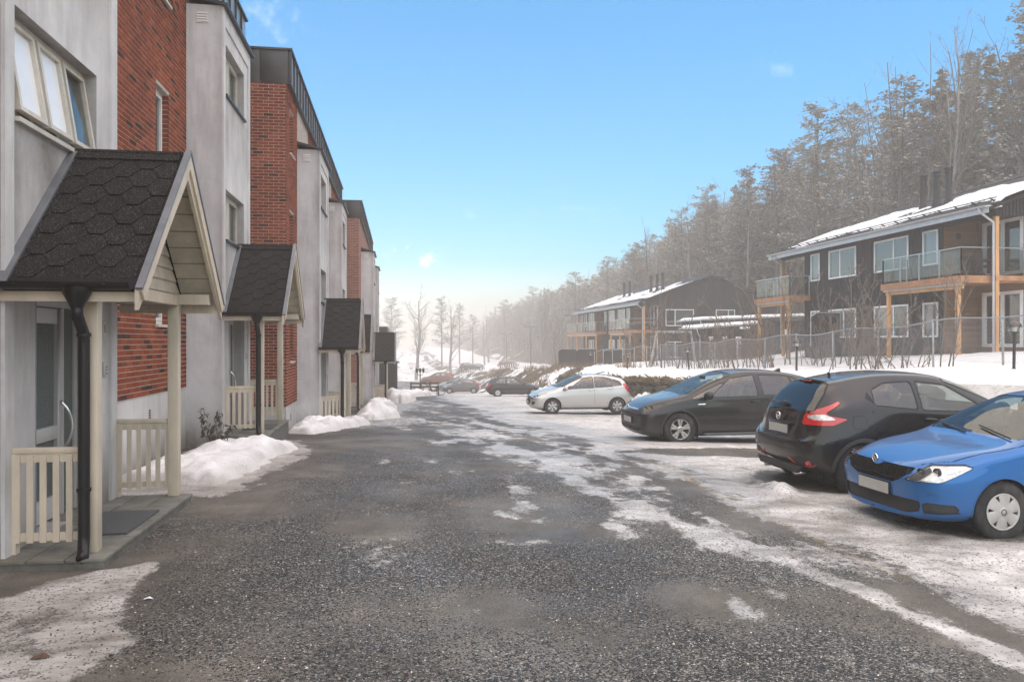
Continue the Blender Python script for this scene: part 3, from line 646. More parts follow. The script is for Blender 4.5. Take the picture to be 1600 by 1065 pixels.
def parapet(root, xb, y0, y1, zb, zt, end_x, w=.6, pm='metal_skylit'):
    n = int(round((y1-y0)/w)); dy = (y1-y0)/n; F = ('x', xb, 1)
    m = MB(); fbox(m, F, y0+.03, y1, zb, zt-.02, -1.6, .015); m.build('parapet_core', 'metal_dark', root)
    ma = MB(); fbox(ma, ('x',0,1), .012, dy-.012, zb+.03, zt-.04, .016, .032); mea = ma.mesh('parapet_panel'); mea.materials.append(MATS[pm])
    mbm = MB(); fbox(mbm, ('x',0,1), -.014, .014, zb-.02, zt-.03, .016, .075); meb = mbm.mesh('parapet_seam'); meb.materials.append(MATS['metal_seam'])
    o0 = OFF[root]
    for i in range(n):
        for me in (mea, meb):
            o = bpy.data.objects.new(me.name, me); COL.objects.link(o); o.parent = root; o.location = (xb-o0[0], y0+i*dy-o0[1]+(.014 if me is meb and i == 0 else 0), -o0[2])
    m = MB(); m.box(xb-1.6, xb+.09, y0-.04, y1, zt-.03, zt+.02); m.build('coping', 'metal_dark', root)
    m = MB(); m.box(xb-.02, xb+.06, y0, y1, zb-.04, zb+.02); m.build('drip_edge', 'metal_dark', root)
    L = xb - end_x; k = max(1, int(round(L/.75)))
    for i in range(k):
        m = MB(); m.box(end_x+i*L/k+.008, end_x+(i+1)*L/k-.008, y0-.012, y0+.03, zb-.05, zt-.03); m.build('parapet_panel', 'metal_dark', root, bevel=.006)
def apartment(label, xb, xt, y0, y1, zg, zbrick, zpb, zpt, ztow, towers, z_w, wins, detail, end_w, blinds, seam_w=.6, pm='metal_skylit'):
    root = thing('apartment_building', label, 'building', (xb, y0, zg), world=True, group='stepped brick and plaster apartment houses')
    F = ('x', xb, 1); ops = [(a, a+.68, z0, z1) for a in wins for (z0, z1) in wins_z(zbrick)]
    bm = 'mortar' if detail else 'brick_far'
    m = MB(); m.box(-13, xb-.16, y0+.16, y1, zg-.6, zpb); m.build('inner_wall', 'dark_void', root)
    blocked = [(c-1.21, c+1.21) for c in towers]
    front = skin(F, (y0, y1), (zbrick, zpb), ops, .15).build('brick_wall', bm, root)
    if detail:
        lay_bricks(front, F, (y0, y1), (zbrick, zpb), ops, blocked, detail[0], detail[1], corner=.0)
        rv = MB()
        for o in ops:      # bricks returning into the window reveals
            z = o[2]+.006; 
            while z + BH < o[3]:
                rv.cur = .25+.6*random.random(); fbox(rv, F, o[1]-.008, o[1]+.01, z, z+BH, -.14, -.004); fbox(rv, F, o[0]-.01, o[0]+.008, z, z+BH, -.14, -.004); z += .075
        rv.build('reveal_bricks', 'brick', front, attr=True, kind='stuff')
    for o in ops: window(root, F, o[0], o[1], o[2], o[3], .10, (1,), .06, 'frame_white', 'blind_grey', sill='frame_cream', bd=.14)
    FE = ('y', y0, -1); end = skin(FE, (xb-end_w, xb), (zbrick, zpb), [], .1).build('end_wall', bm, root)
    if detail and detail[2]: lay_bricks(end, FE, (xb-end_w, xb+.0), (zbrick, zpb), [], [], detail[2], detail[3])
    for f_, ar in ((F, (y0, y1)), (FE, (xb-end_w, xb))):
        m = skin((f_[0], f_[1]-f_[2]*.012, f_[2]), ar, (zg-.6, zbrick), [], .1, lambda a, z: .8*max(0, 1-(z-zg)/.45)*(.4+.6*vnoise(a*2, z)), (.25, .15)); m.build('plinth', 'plinth_render', root, attr=True)
    for a in np.arange(y0+.8, y1, 1.55):
        if any(b0-.2 < a < b1+.2 for b0, b1 in blocked): continue
        m = MB()
        for i in range(6): fbox(m, F, a, a+.07, zbrick-.42+i*.035, zbrick-.405+i*.035, -.012, .0)
        m.build('foundation_vent', 'metal_dark', root)
    parapet(root, xb+.05, y0, y1, zpb, zpt, xb-end_w, seam_w, pm)
    for i, c in enumerate(towers):
        stair_tower(root, xb, xt, c, zg, ztow, z_w, detail and i == 0 and detail[4], blinds)
    return root
def wins_z(zb):
    b = zb + 1.06
    return [(b, b+1.13), (b+2.56, b+3.69), (b+5.13, b+6.2)]
near_rank = lambda xb: (lambda r: (0 if r[0] > 9.4 and r[0] < 13.6 else 50) + (0 if (1.0 < r[2] < 2.2 or r[2] > 3.5) else 3) + abs(r[0]-9.4) + abs(r[2]-1.8)*.8)
apartment('nearest brick and plaster apartment house on the left with tilted stair windows', -3.68, -3.08, 2.0, 18.88, 0.0, 1.0, 8.55, 9.36, 7.68, (7.72, 15.28), (3.66, 6.25), (12.38, 4.6),
          (290, near_rank(-3.68), 0, None, True), .6, (('curtain','curtain','blind_grey'), ('curtain','curtain','blind_grey')))
apartment('second brick and plaster apartment house, brick end wall under dark metal parapet beside second porch', -2.67, -2.10, 18.9, 35.9, -.72, .235, 7.97, 8.75, 6.85, (22.05, 29.9), (2.9, 5.45), (19.45, 26.8),
          (40, lambda r: abs(r[0]-18.9)+abs(r[2]-1.5)*.3, 250, lambda r: -r[0]*2+abs(r[2]-1.8)*.25, False), 1.25, (('curtain','blind_grey'), ('curtain','blind_grey')))
apartment('third brick and plaster apartment house, half hidden behind the third and fourth porches', -1.83, -1.26, 35.95, 51.5, -1.40, -.42, 7.48, 8.24, 6.1, (38.9, 46.6), (2.2, 4.7), (42.6,),
          None, 1.15, (('curtain','blind_grey'), ('curtain','blind_grey')), .62, 'metal_dark')
# ------------------------------------------------------------------ entrance porches: local x out from the wall, y along the lane
def clip_poly(P, f):
    out = []; n = len(P)
    for i in range(n):
        a, b_ = P[i], P[(i+1) % n]; da, db = f(a), f(b_)
        if da >= 0: out.append(a)
        if da*db < 0: t = da/(da-db); out.append((a[0]+(b_[0]-a[0])*t, a[1]+(b_[1]-a[1])*t))
    return out
def make_porch(label, seed=0):
    rs = random.Random(seed)
    t = thing('porch', label, 'porch', group='gabled entrance porches')
    HW, ZF, ZA, XT, PX, PY = 1.37, 2.22, 3.58, 1.05, .62, 1.14
    for sy in (-1, 1):
        m = MB(); m.box(PX-.055, PX+.055, sy*PY-.055, sy*PY+.055, .1, 2.2); m.build('post', 'cream_paint', t, bevel=.006)
        m = MB(); m.box(.02, PX-.055, sy*PY-.03, sy*PY+.03, .90, .945); tr = m.build('top_rail', 'cream_paint', t, bevel=.006)
        m = MB(); m.box(.03, PX-.056, sy*PY-.02, sy*PY+.02, .83, .90); m.build('upper_rail', 'cream_paint', t)
        m = MB(); m.box(.03, PX-.056, sy*PY-.02, sy*PY+.02, .20, .26); m.build('lower_rail', 'cream_paint', t)
        n = 6
        for i in range(n):
            x = .075 + (PX-.13)*i/(n-1) - .01; e = rs.uniform(-.004, .004)
            m = MB(); m.box(x-.024, x+.024, sy*PY-.036, sy*PY-.02, .19, .885); o = m.build('baluster', 'cream_paint', t); o.rotation_euler.y = e*.5
        m = MB(); m.box(.0, .06, sy*PY-.035, sy*PY+.035, .1, .9); m.build('rail_post', 'cream_paint', t)
        # beams and fascia
        m = MB(); m.box(0, XT-.06, sy*(PY)-.05, sy*PY+.05, 2.2, 2.31); m.build('eaves_beam', 'cream_paint', t)
        m = MB(); m.box(0, XT-.02, sy*(HW-.05)-.012, sy*(HW-.05)+.012, ZF-.11, ZF-.02); m.build('fascia', 'cream_paint', t)
        # roof deck
        a = math.atan2(ZA-ZF, HW); nrm = Vector((0, sy*math.sin(a), math.cos(a))); dn = Vector((0, sy*math.cos(a), -math.sin(a)))
        L = math.hypot(HW, ZA-ZF); O = Vector((0, 0, ZA))
        m = MB(); m.prism([(0,0),(XT-.02,0),(XT-.02,L),(0,L)], -.045, O, ((1,0,0), tuple(dn)), tuple(nrm)); m.build('roof_deck', 'eaves_black', t)
        m = MB(); m.prism([(0.01,0),(XT-.03,0),(XT-.03,L),(0.01,L)], .003, O, ((1,0,0), tuple(dn)), tuple(nrm)); rf = m.build('roof_underlay', 'shingle', t)
        # hexagonal shingles, each its own piece, lower edge lifted
        ah, bh, hh, pit = .130, .0575, .143, .375; row = 0; v = .12
        while v < L + .1:
            u = (-.1 if row % 2 else .0875) - .09
            while u < XT + .25:
                e = .955
                hexa = [(u-ah*e*1.0, v), (u-bh*.93, v-hh*e), (u+bh*.93, v-hh*e), (u+ah*e, v), (u+bh*.93, v+hh*e), (u-bh*.93, v+hh*e)]
                P = hexa
                for g in (lambda p: p[0]-.06, lambda p: XT-.05-p[0], lambda p: p[1]-.10, lambda p: L-.10-p[1]):
                    P = clip_poly(P, g) if len(P) > 2 else P
                if len(P) > 2:
                    v0 = min(p[1] for p in P); lo = rs.uniform(.007, .013)
                    mb = MB(); top = []; 
                    for p in P:
                        k = (p[1]-(v-hh))/(2*hh); top.append(O + Vector((p[0],0,0)) + dn*p[1] + nrm*(.004+lo*k))
                    bot = [q - nrm*.010 for q in top]; nn = len(P)
                    mb.add(top+bot, [tuple(range(nn)) if sy > 0 else tuple(reversed(range(nn)))] + [(i, (i+1)%nn, nn+(i+1)%nn, nn+i) for i in range(nn)])
                    mb.build('shingle', 'shingle', rf)
                u += pit
            v += hh; row += 1
        # starter strip at the eaves, wall flashing, gutter
        m = MB(); m.prism([(.01,L-.10),(XT-.03,L-.10),(XT-.03,L+.03),(.01,L+.03)], .012, O, ((1,0,0), tuple(dn)), tuple(nrm)); m.build('eaves_strip', 'eaves_black', t)
        m = MB(); m.prism([(.0,-.02),(.075,-.02),(.075,L+.06),(.0,L+.06)], .028, O, ((1,0,0), tuple(dn)), tuple(nrm)); m.build('wall_flashing', 'flashing_grey', t)
        m = MB(); gy = sy*(HW+.035); gz = ZF+.035
        prof = [(.058*math.cos(q), .058*math.sin(q)) for q in np.linspace(math.pi, 2*math.pi, 9)]; inn = [(p[0]*.9, p[1]*.9) for p in reversed(prof)]
        m.prism([(gy+p[0], gz+p[1]) for p in prof+inn], XT-.05, (0,0,0), ((0,1,0),(0,0,1)), (1,0,0)); m.build('gutter', 'gutter_black', t)
        for x in (.18, .82):
            m = MB(); m.box(x-.012, x+.012, gy-.065, gy+.065, gz-.02, gz+.006); m.build('gutter_bracket', 'gutter_black', t)
        # bargeboards: two stepped boards with metal capping on the tip end
        for (x0, x1, d0, d1, mm, nm) in ((XT-.02, XT+.012, -.015, .16, 'cream_paint', 'bargeboard'), (XT+.012, XT+.034, -.02, .085, 'cream_paint', 'barge_trim'), (XT-.012, XT+.045, -.045, -.022, 'flashing_grey', 'verge_capping')):
            y_ = lambda s_, d: (0 + dn.y*s_ - nrm.y*d, ZA + dn.z*s_ - nrm.z*d)
            top = ZA - d0/math.cos(a); bot = ZA - d1/math.cos(a)
            P = [(0, top), y_(L+.05, d0), y_(L+.05, d1) if nm != 'bargeboard' else (y_(L+.05, d0)[0], y_(L+.05, d1)[1]-.03), (0, bot)]
            m = MB(); m.prism(P, x1-x0, (x0,0,0), ((0,1,0),(0,0,1)), (1,0,0)); m.build(nm, mm, t)
        # soffit boards under the projecting gable
        for i in range(9):
            s0, s1 = L*i/9+.01, L*(i+1)/9-.004
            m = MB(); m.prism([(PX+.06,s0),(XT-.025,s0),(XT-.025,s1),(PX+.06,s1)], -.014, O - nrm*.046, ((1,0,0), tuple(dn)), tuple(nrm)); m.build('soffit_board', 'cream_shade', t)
    # gable infill of lapped boards
    zt = ZA - .10; slope = HW/(ZA-ZF)
    z = ZF - .02; i = 0
    while z < zt-.06:
        z1 = min(z+.125, zt); w0, w1 = (zt-z)*slope, (zt-z1+.001)*slope
        w0 = min(w0, PY+.05)
        m = MB(); P0 = [(-w0, z), (w0, z), (w1, z1), (-w1, z1)]; x0 = PX+.02
        vv = [(x0-.01, y, zz) for y, zz in P0] + [(x0+.034 if k < 2 else x0+.016, y, zz-(.012 if k < 2 else 0)) for k, (y, zz) in enumerate(P0)]
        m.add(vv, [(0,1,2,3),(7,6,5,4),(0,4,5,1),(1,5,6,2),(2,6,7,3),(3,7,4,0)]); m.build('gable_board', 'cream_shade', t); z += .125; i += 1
    m = MB(); m.box(PX-.04, PX+.06, -PY-.05, PY+.05, 2.19, 2.30); m.build('front_beam', 'cream_paint', t)
    m = MB(); m.box(.0, PX+.02, -PY, PY, 2.24, 2.27); m.build('ceiling', 'reveal_paint', t)
    m = MB(); m.tube([(0,0,ZA+.012), (XT-.04,0,ZA+.012)], .03, 8); 
    for sy in (-1,1): 
        a = math.atan2(ZA-ZF, HW); dn = Vector((0, sy*math.cos(a), -math.sin(a))); nrm = Vector((0, sy*math.sin(a), math.cos(a)))
        m.prism([(.06,0),(XT-.05,0),(XT-.05,.115),(.06,.115)], .012, Vector((0,0,ZA))+nrm*.012, ((1,0,0), tuple(dn)), tuple(nrm))
    m.build('ridge_cap', 'shingle', t)
    # downpipe with funnel, swan neck and shoe, on the near side
    gy = -(HW+.035); px = PX-.02
    m = MB(); m.lathe([(.105,.0),(.10,-.05),(.05,-.15),(.046,-.16)], 16, (px, gy+.01, ZF-.0)); fn = [(px, gy+.01, ZF-.14), (px, gy+.02, ZF-.22), (px, -PY-.125, ZF-.36), (px, -PY-.12, ZF-.46)]
    m.tube(fn + [(px, -PY-.12, .26), (px, -PY-.125, .19), (px+.02, -PY-.19, .12), (px+.03, -PY-.235, .10)], .044, 14); dp = m.build('downpipe', 'gutter_black', t, smooth=True)
    for z in (.62, 1.85):
        m = MB(); m.lathe([(.045,-.014),(.054,-.014),(.054,.014),(.045,.014)], 14, (px, -PY-.12, z)); m.build('pipe_clip', 'gutter_black', dp)
    m = MB(); m.box(.06, .22, -.55, -.20, 2.19, 2.235); m.build('ceiling_lamp', 'black_plastic', t, bevel=.01)
    return t
def make_step(label, x1=.80, ya=-1.38, yb=1.22, h=.10, seed=1):
    rs = random.Random(seed)
    t = thing('doorstep', label, 'doorstep', group='stone doorsteps')
    m = MB(); m.box(-.24, x1-.02, ya+.02, yb-.02, -.35, h-.028); m.build('base', 'slab_edge', t)
    # slate flags with open joints
    xs_ = [-.24, .22, .50, x1]; 
    for i in range(3):
        y = ya
        while y < yb-.02:
            L = rs.uniform(.38, .7); y2 = min(yb, y+L); y2 = yb if yb-y2 < .2 else y2
            if not (i > 0 and -.75 < (y+y2)/2 < .62 and False):
                j = .006; k = lambda: rs.uniform(-.03, .03)
                P = [(xs_[i]+j, y+j), (xs_[i+1]-j, y+j+k()*.4), (xs_[i+1]-j, y2-j+k()*.3), (xs_[i]+j, y2-j)]
                m = MB(); m.prism(P, .03+rs.uniform(-.004,.004), (0,0,h-.03)); m.build('flagstone', 'stone_slab', t, bevel=.004)
            y = y2
    m = MB(); m.box(.20, x1-.09, -.62, .30, h+.002, h+.018); m.build('grate_mat', 'rubber_mat', t)
    return t
PORCH = [('nearest cream porch with dark hexagon shingle roof, beside the tilted windows', -3.08, 7.79, 0.0), ('second cream porch from the camera, by the brick end wall', -3.08, 15.42, .05),
         ('third cream porch from the camera, dark roof before the second plaster tower', -2.10, 22.1, -.62), ('fourth porch, mostly hidden behind the third porch roof', -2.10, 29.9, -.80),
         ('farthest porch on the left with a wall of dark shingles', -1.26, 38.9, -1.38)]
SLB = ['flagstone doorstep under the nearest porch, downpipe shoe above it', 'flagstone doorstep under the second porch behind the big snow pile', 'flagstone doorstep under the third porch', 'flagstone doorstep under the fourth porch', 'flagstone doorstep under the farthest porch']
p0 = make_porch(PORCH[0][0]); s0 = make_step(SLB[0])
for i, (lab, x, y, z) in enumerate(PORCH):
    p = p0 if i == 0 else copy_tree(p0); p.location = (x, y, z); p['label'] = lab
    s = s0 if i == 0 else copy_tree(s0); s.location = (x, y, z); s['label'] = SLB[i]
# ------------------------------------------------------------------ dark timber houses on the right
def board_mat(name, col, axis, pitch, var=.3, rough=.7):
    """stained boards: each board its own shade (by board number), grain along it"""
    m, nt, b = new_mat(name); P = pos(nt); s = nd(nt, 'SeparateXYZ'); nt.links.new(P, s.inputs[0])
    h = mth(nt, 'ADD', s.outputs['X'], s.outputs['Y']) if axis == 'h' else s.outputs['Z']
    w = nd(nt, 'TexWhiteNoise', noise_dimensions='1D'); nt.links.new(mth(nt, 'FLOOR', mth(nt, 'DIVIDE', h, pitch)), w.inputs['W'])
    n = noise(nt, P, 6, 6, .65, (1,1,.15) if axis == 'h' else (.15,.15,1)); v = mth(nt, 'ADD', mth(nt, 'MULTIPLY', w.outputs['Value'], .5), mth(nt, 'MULTIPLY', n.outputs['Fac'], .5))
    r = ramp(nt, [(.2, tuple(c*(1-var) for c in col)), (.8, tuple(c*(1+var) for c in col))]); nt.links.new(v, r.inputs['Fac'])
    nt.links.new(r.outputs['Color'], b.inputs['Base Color']); b.inputs['Roughness'].default_value = rough; b.inputs['Specular IOR Level'].default_value = .3
    bump(nt, b, n.outputs['Fac'], .25, .01)
board_mat('black_boards', (.018,.018,.019), 'h', .14, .35)
board_mat('brown_boards', (.20,.115,.060), 'z', .12, .28)
mat('orange_timber', (.56,.30,.125), .65, .22, 3, scl=(1,1,.3), bmp=.15, bscale=30)
mat('deck_timber', (.38,.19,.09), .7, .3, 3, bmp=.2, bscale=30)
mat('house_white', (.86,.86,.84), .5, .06, 3)
mat('gutter_light', (.50,.51,.52), .4, .1, 4, metal=.3)
mat('roof_tile', (.028,.028,.030), .5, .3, 4, rvar=.15)
mat('flue', (.016,.016,.018), .5, .25, 4, metal=.3, rvar=.1)
mat('rail_steel', (.50,.51,.52), .3, .1, 6, metal=.8)
mat('grey_wood', (.33,.31,.28), .85, .3, 4, scl=(1,1,.3), bmp=.3, bscale=25)
def snow_mat():
    m, nt, b = new_mat('snow'); P = pos(nt)
    n = noise(nt, P, 2.2, 8, .6); r = ramp(nt, [(.3, (.70,.69,.68)), (.55, (.85,.85,.85)), (.8, (.88,.88,.885))]); nt.links.new(n.outputs['Fac'], r.inputs['Fac'])
    sp = noise(nt, P, 42, 3, .55); n2 = noise(nt, P, 1.8, 3, .5); rp = ramp(nt, [(.82, (1,1,1)), (.90, (.30,.25,.20))]); nt.links.new(mth(nt, 'ADD', sp.outputs['Fac'], mth(nt, 'MULTIPLY', n2.outputs['Fac'], .32)), rp.inputs['Fac'])
    a = attr_mask(nt, 'tint'); c = mixc(nt, .8, r.outputs['Color'], rp.outputs['Color'], 'MULTIPLY'); c = mixc(nt, mth(nt, 'MULTIPLY', a, mth(nt, 'ADD', .4, n.outputs['Fac']), clamp=True), c, (.30,.27,.24))
    nt.links.new(c, b.inputs['Base Color']); b.inputs['Roughness'].default_value = .75; b.inputs['Specular IOR Level'].default_value = .3
    b.inputs['Subsurface Weight'].default_value = 0
    h1 = noise(nt, P, 7, 6, .6); bp = bump(nt, b, h1.outputs['Fac'], .55, .06); h2 = noise(nt, P, 60, 3, .6); bump(nt, b, h2.outputs['Fac'], .3, .01, bp)
snow_mat()
def vboards(face, ar, ztop, zbot, openings, pitch=.14, w=.105, d=.022):
    mb = MB(); a = ar[0]
    while a < ar[1]-.02:
        a1 = min(a+w, ar[1]); segs = [(zbot, min(ztop(a), ztop(a1)))]
        for o in openings:
            if a < o[1]+.05 and a1 > o[0]-.05:
                segs = [q for s in segs for q in ((s[0], min(s[1], o[2]-.05)), (max(s[0], o[3]+.05), s[1])) if q[1]-q[0] > .03]
        for z0, z1 in segs: fbox(mb, face, a, a1, z0, z1, 0.001, d)
        a += pitch
    return mb
def hboards(face, ar, zr, openings, pitch=.12):
    mb = MB(); z = zr[0]
    while z < zr[1]-.02:
        z1 = min(z+pitch-.01, zr[1]); segs = [ar]
        for o in openings:
            if z < o[3]+.06 and z1 > o[2]-.06:
                segs = [q for s in segs for q in ((s[0], min(s[1], o[0]-.06)), (max(s[0], o[1]+.06), s[1])) if q[1]-q[0] > .03]
        for a0, a1 in segs: fbox(mb, face, a0, a1, z, z1, .001, .02)
        z += pitch
    return mb
def house_window(root, face, a0, a1, z0, z1, cols, back):
    w = window(root, face, a0, a1, z0, z1, -.035, cols, .07, 'house_white', back=back if isinstance(back, str) else 'room_dark', backs=back if not isinstance(back, str) else None, bd=.16, sash=False)
    return w
def balcony(root, xo, ya, yb, zd, near_side_to, far_side_to, posts, step=1.25, low=True):
    """timber deck on posts, glass and steel railing on the lane side and both ends"""
    b = MB(); b.box(xo, near_side_to, ya, yb, zd-.10, zd-.03); d = b.build('balcony_deck', 'deck_timber', root)
    for (x0,x1,y0_,y1_) in ((xo-.03,xo,ya-.03,yb+.03),(xo,near_side_to,ya-.03,ya),(xo,far_side_to,yb,yb+.03)):
        m = MB(); m.box(x0,x1,y0_,y1_,zd-.26,zd); m.build('deck_fascia', 'deck_timber', root)
    runs = [((xo+.04,ya+.04),(xo+.04,yb-.04)), ((xo+.04,ya+.04),(near_side_to-.02,ya+.04)), ((xo+.04,yb-.04),(far_side_to-.02,yb-.04))]
    for p, q in runs:
        L = math.hypot(q[0]-p[0], q[1]-p[1]); n = max(1, round(L/step)); ux, uy = (q[0]-p[0])/L, (q[1]-p[1])/L
        for i in range(n+1):
            x, y = p[0]+ux*L*i/n, p[1]+uy*L*i/n
            m = MB(); m.box(x-.022,x+.022,y-.022,y+.022,zd,zd+1.0); m.build('railing_post', 'rail_steel', root)
            if i < n:
                g0, g1 = L*i/n+.05, L*(i+1)/n-.05; m = MB(); m.bar((p[0]+ux*g0,p[1]+uy*g0,zd+.52),(p[0]+ux*g1,p[1]+uy*g1,zd+.52),.012,.86); m.build('railing_glass', 'balcony_glass', root)
        m = MB(); m.bar((p[0]-ux*.02,p[1]-uy*.02,zd+1.02),(q[0]+ux*.02,q[1]+uy*.02,zd+1.02),.045,.04); m.build('handrail', 'rail_steel', root)
    zg = OFF[root][2]
    for x, y in posts:
        m = MB(); m.box(x-.07,x+.07,y-.07,y+.07,zg-.6,zd-.26); m.build('deck_post', 'orange_timber', root, bevel=.01)
    m = MB(); m.box(xo+.10,xo+.22,ya+.1,yb-.1,zd-.46,zd-.262); m.build('deck_beam', 'orange_timber', root)
    m = MB(); m.box(xo+.02,xo+.09,ya+.06,yb-.06,zd-.33,zd-.264); m.build('deck_gutter', 'gutter_light', root)
def timber_house(label, y0, y1, zg, wins, logs, bals, flues, gable_wins, seed):
    X0, XR, XE = 21.2, 27.45, 33.7; zE = zg+5.2; pitch = .364
    root = thing('timber_house', label, 'house', (X0, y0, zg), world=True, group='dark timber houses')
    F = ('x', X0, -1); zroof = lambda x: zE + .12 + (XR-abs(x-XR)-X0)*pitch
    # ---- dark facade between the loggias
    ints = []; cur = y0
    for l in sorted(logs): 
        if l[0] > cur+.05: ints.append((cur, l[0]))
        cur = l[1]
    if cur < y1-.05: ints.append((cur, y1))
    ops = [w[:4] for w in wins]
    for a, b_ in ints:
        sk = skin(F, (a, b_), (zg-.8, zE+.1), [o for o in ops if a <= o[0] and o[1] <= b_], .12).build('facade', 'black_boards', root)
        vboards(F, (a+.01, b_), lambda q: zE+.08, zg-.6, ops).build('cladding_boards', 'black_boards', sk, kind='stuff')
    for w in wins: house_window(root, F, *w[:4], w[4], w[5])
    # ---- loggias: timber-lined recess, two storeys, sliding doors
    XI = 22.65
    for (a, b_, open_near, open_far) in logs:
        FI = ('x', XI, -1); dops = [(a+.35, min(b_-.3, a+2.35), zg+.12+k*2.72, zg+2.22+k*2.72) for k in (0,1)]
        sk = skin(FI, (a, b_), (zg-.8, zE+.1), dops, .1).build('loggia_wall', 'brown_boards', root)
        hboards(FI, (a, b_), (zg-.3, zE+.05), dops).build('lining_boards', 'brown_boards', sk, kind='stuff')
        for o in dops: window(root, FI, *o, -.03, (1,1,.06), .08, 'house_white', 'room_dark', bd=.3, name='sliding_door', sash=True)
        for yy, sg, op in ((a, 1, open_near), (b_, -1, open_far)):
            if op: continue
            FS = ('y', yy, sg); sk = skin(FS, (X0, XI), (zg-.8, zE+.1), [], .1).build('loggia_wall', 'brown_boards', root)
            hboards(FS, (X0+.03, XI-.02), (zg-.3, zE+.05), []).build('lining_boards', 'brown_boards', sk, kind='stuff')
            if sg < 0:
                for k in (0, 1):
                    m = MB(); m.sphere(fp(FS, X0+.62, zg+1.75+k*2.72, .03), .13, 12, 8, (1,.35,1)); wl_ = m.build('wall_lamp', 'black_plastic', root, smooth=True)
                    m = MB(); m.lathe([(0,.05),(.09,.04),(.105,.01)], 14, fp(FS, X0+.62, zg+1.73+k*2.72, .035), 'y', math.pi, 2*math.pi); m.build('lamp_glass', 'house_white', wl_)
        m = MB(); m.box(X0+.02, XI, a, b_, zg+2.52, zg+2.70); m.build('loggia_floor', 'deck_timber', root)
        m = MB(); m.box(X0-.02, XI, a, b_, zE-.10, zE-.04); m.build('loggia_ceiling', 'black_boards', root)
        m = MB(); m.box(X0, X0+.14, a, b_, zE-.36, zE+.1); m.build('loggia_beam', 'black_boards', root)
        for yy, op in ((a+.08, open_near), (b_-.08, open_far)):
            if op: m = MB(); m.box(X0+.02,X0+.17,yy-.075,yy+.075,zg-.5,zE-.36); m.build('corner_post', 'orange_timber', root, bevel=.01)
    # ---- gable walls, back wall
    gx0 = XI if any(l[2] for l in logs) else X0
    FG = ('y', y0, -1); gops = [g[:4] for g in gable_wins]
    sk = skin(FG, (gx0, XE), (zg-.8, zE), gops, .12).build('gable_wall', 'black_boards', root)
    vboards(FG, (gx0, XE), lambda x: zroof(x)-.14, zg-.6, gops).build('cladding_boards', 'black_boards', sk, kind='stuff')
    m = MB(); m.prism([(X0,zE-.02),(XE,zE-.02),(XR,zroof(XR)-.16)], .1, (0,y0,0), ((1,0,0),(0,0,1)), (0,1,0)); m.build('gable', 'black_boards', root)
    if gx0 > X0: vboards(FG, (X0, gx0), lambda x: zroof(x)-.14, zE-.36, []).build('cladding_boards', 'black_boards', sk, kind='stuff')
    for g in gable_wins: house_window(root, FG, *g[:4], g[4], g[5])
    m = MB(); m.box(gx0+.3, XE-.05, y0+.4, y1-.1, zg-.8, zE-.05); m.build('inner_wall', 'dark_void', root) if False else None
    m = MB(); m.box(XE-.1, XE, y0, y1, zg-.8, zE); m.box(gx0, XE-.1, y1-.1, y1, zg-.8, zE); m.prism([(X0,zE),(XE,zE),(XR,zroof(XR)-.16)], .1, (0,y1-.1,0), ((1,0,0),(0,0,1)), (0,1,0)); m.build('rear_wall', 'black_boards', root)
    m = MB(); m.box(24.2, 24.3, y0+.5, y1-.2, zg-.5, zE-.1); m.build('inner_wall', 'room_dark', root)
    # ---- roof: tiled slopes with real rolls and courses
    ov = .55; yy = np.arange(y0-.35, y1+.36, .075)
    for sgn, nm in ((-1, 'roof'), (1, 'rear_roof')):
        xa = X0-ov if sgn < 0 else XE+ov; n = 24; S = np.linspace(0, 1, n*2+1)
        us = np.repeat(np.linspace(0, 1, n+1), 2)[1:-1]; V = []; cx = xa + (XR-xa)*us
        lift = np.tile([.022, 0.0], n)
        roll = .018*np.maximum(0, np.cos(yy*2*math.pi/.3))
        Xg, Yg = np.meshgrid(cx, yy, indexing='ij'); Zg = zE + .14 + (XR - np.abs(Xg-XR) - X0)*pitch + lift[:,None] + roll[None,:]
        v = np.stack([Xg-root.location.x, Yg-root.location.y, Zg-root.location.z], -1).reshape(-1,3); k = np.arange(Xg.size).reshape(Xg.shape); q = np.stack([k[:-1,:-1],k[1:,:-1],k[1:,1:],k[:-1,1:]],-1).reshape(-1,4)
        if sgn > 0: q = q[:, ::-1]
        roof = np_mesh('roof', v, q, MATS['roof_tile'], parent=root, smooth=False)
        m = MB(); P = [(xa, zE+.10-ov*pitch),(XR, zroof(XR)-.02),(XR, zroof(XR)-.14),(xa, zE-.02-ov*pitch)]; m.prism(P, y1-y0+.66, (0,y0-.33,0), ((1,0,0),(0,0,1)), (0,1,0)); m.build('roof_board', 'black_boards', roof)
        if sgn < 0:
            # old snow lying on the tiles
            us2 = np.linspace(.06, .93, 44); ys2 = np.arange(y0-.3, y1+.3, .14); Xs, Ys = np.meshgrid(xa+(XR-xa)*us2, ys2, indexing='ij')
            U = (Xs-xa)/(XR-xa); nz = fbm(Xs*.8+seed, Ys*.45, 4)-.5
            mask = sstep(.10, .20, U + nz*.30) * (1-sstep(.72, .80, U + nz*.45 + .07*np.sin(Ys*.9+seed)))
            for fy in flues: mask = mask*(1-.9*sstep(1.3, .4, np.abs(Ys-fy))*sstep(.33,.45,U)*sstep(.85, .6, U)*sstep(.42,.6,fbm(Xs*2,Ys*2,2)+.1))
            Zs = zE+.14+(XR-np.abs(Xs-XR)-X0)*pitch - .05 + mask*(.13+.05*nz)
            v = np.stack([Xs-root.location.x, Ys-root.location.y, Zs-root.location.z], -1).reshape(-1,3); k = np.arange(Xs.size).reshape(Xs.shape); q = np.stack([k[:-1,:-1],k[1:,:-1],k[1:,1:],k[:-1,1:]],-1).reshape(-1,4)
            np_mesh('roof_snow', v, q, MATS['snow'], parent=roof)
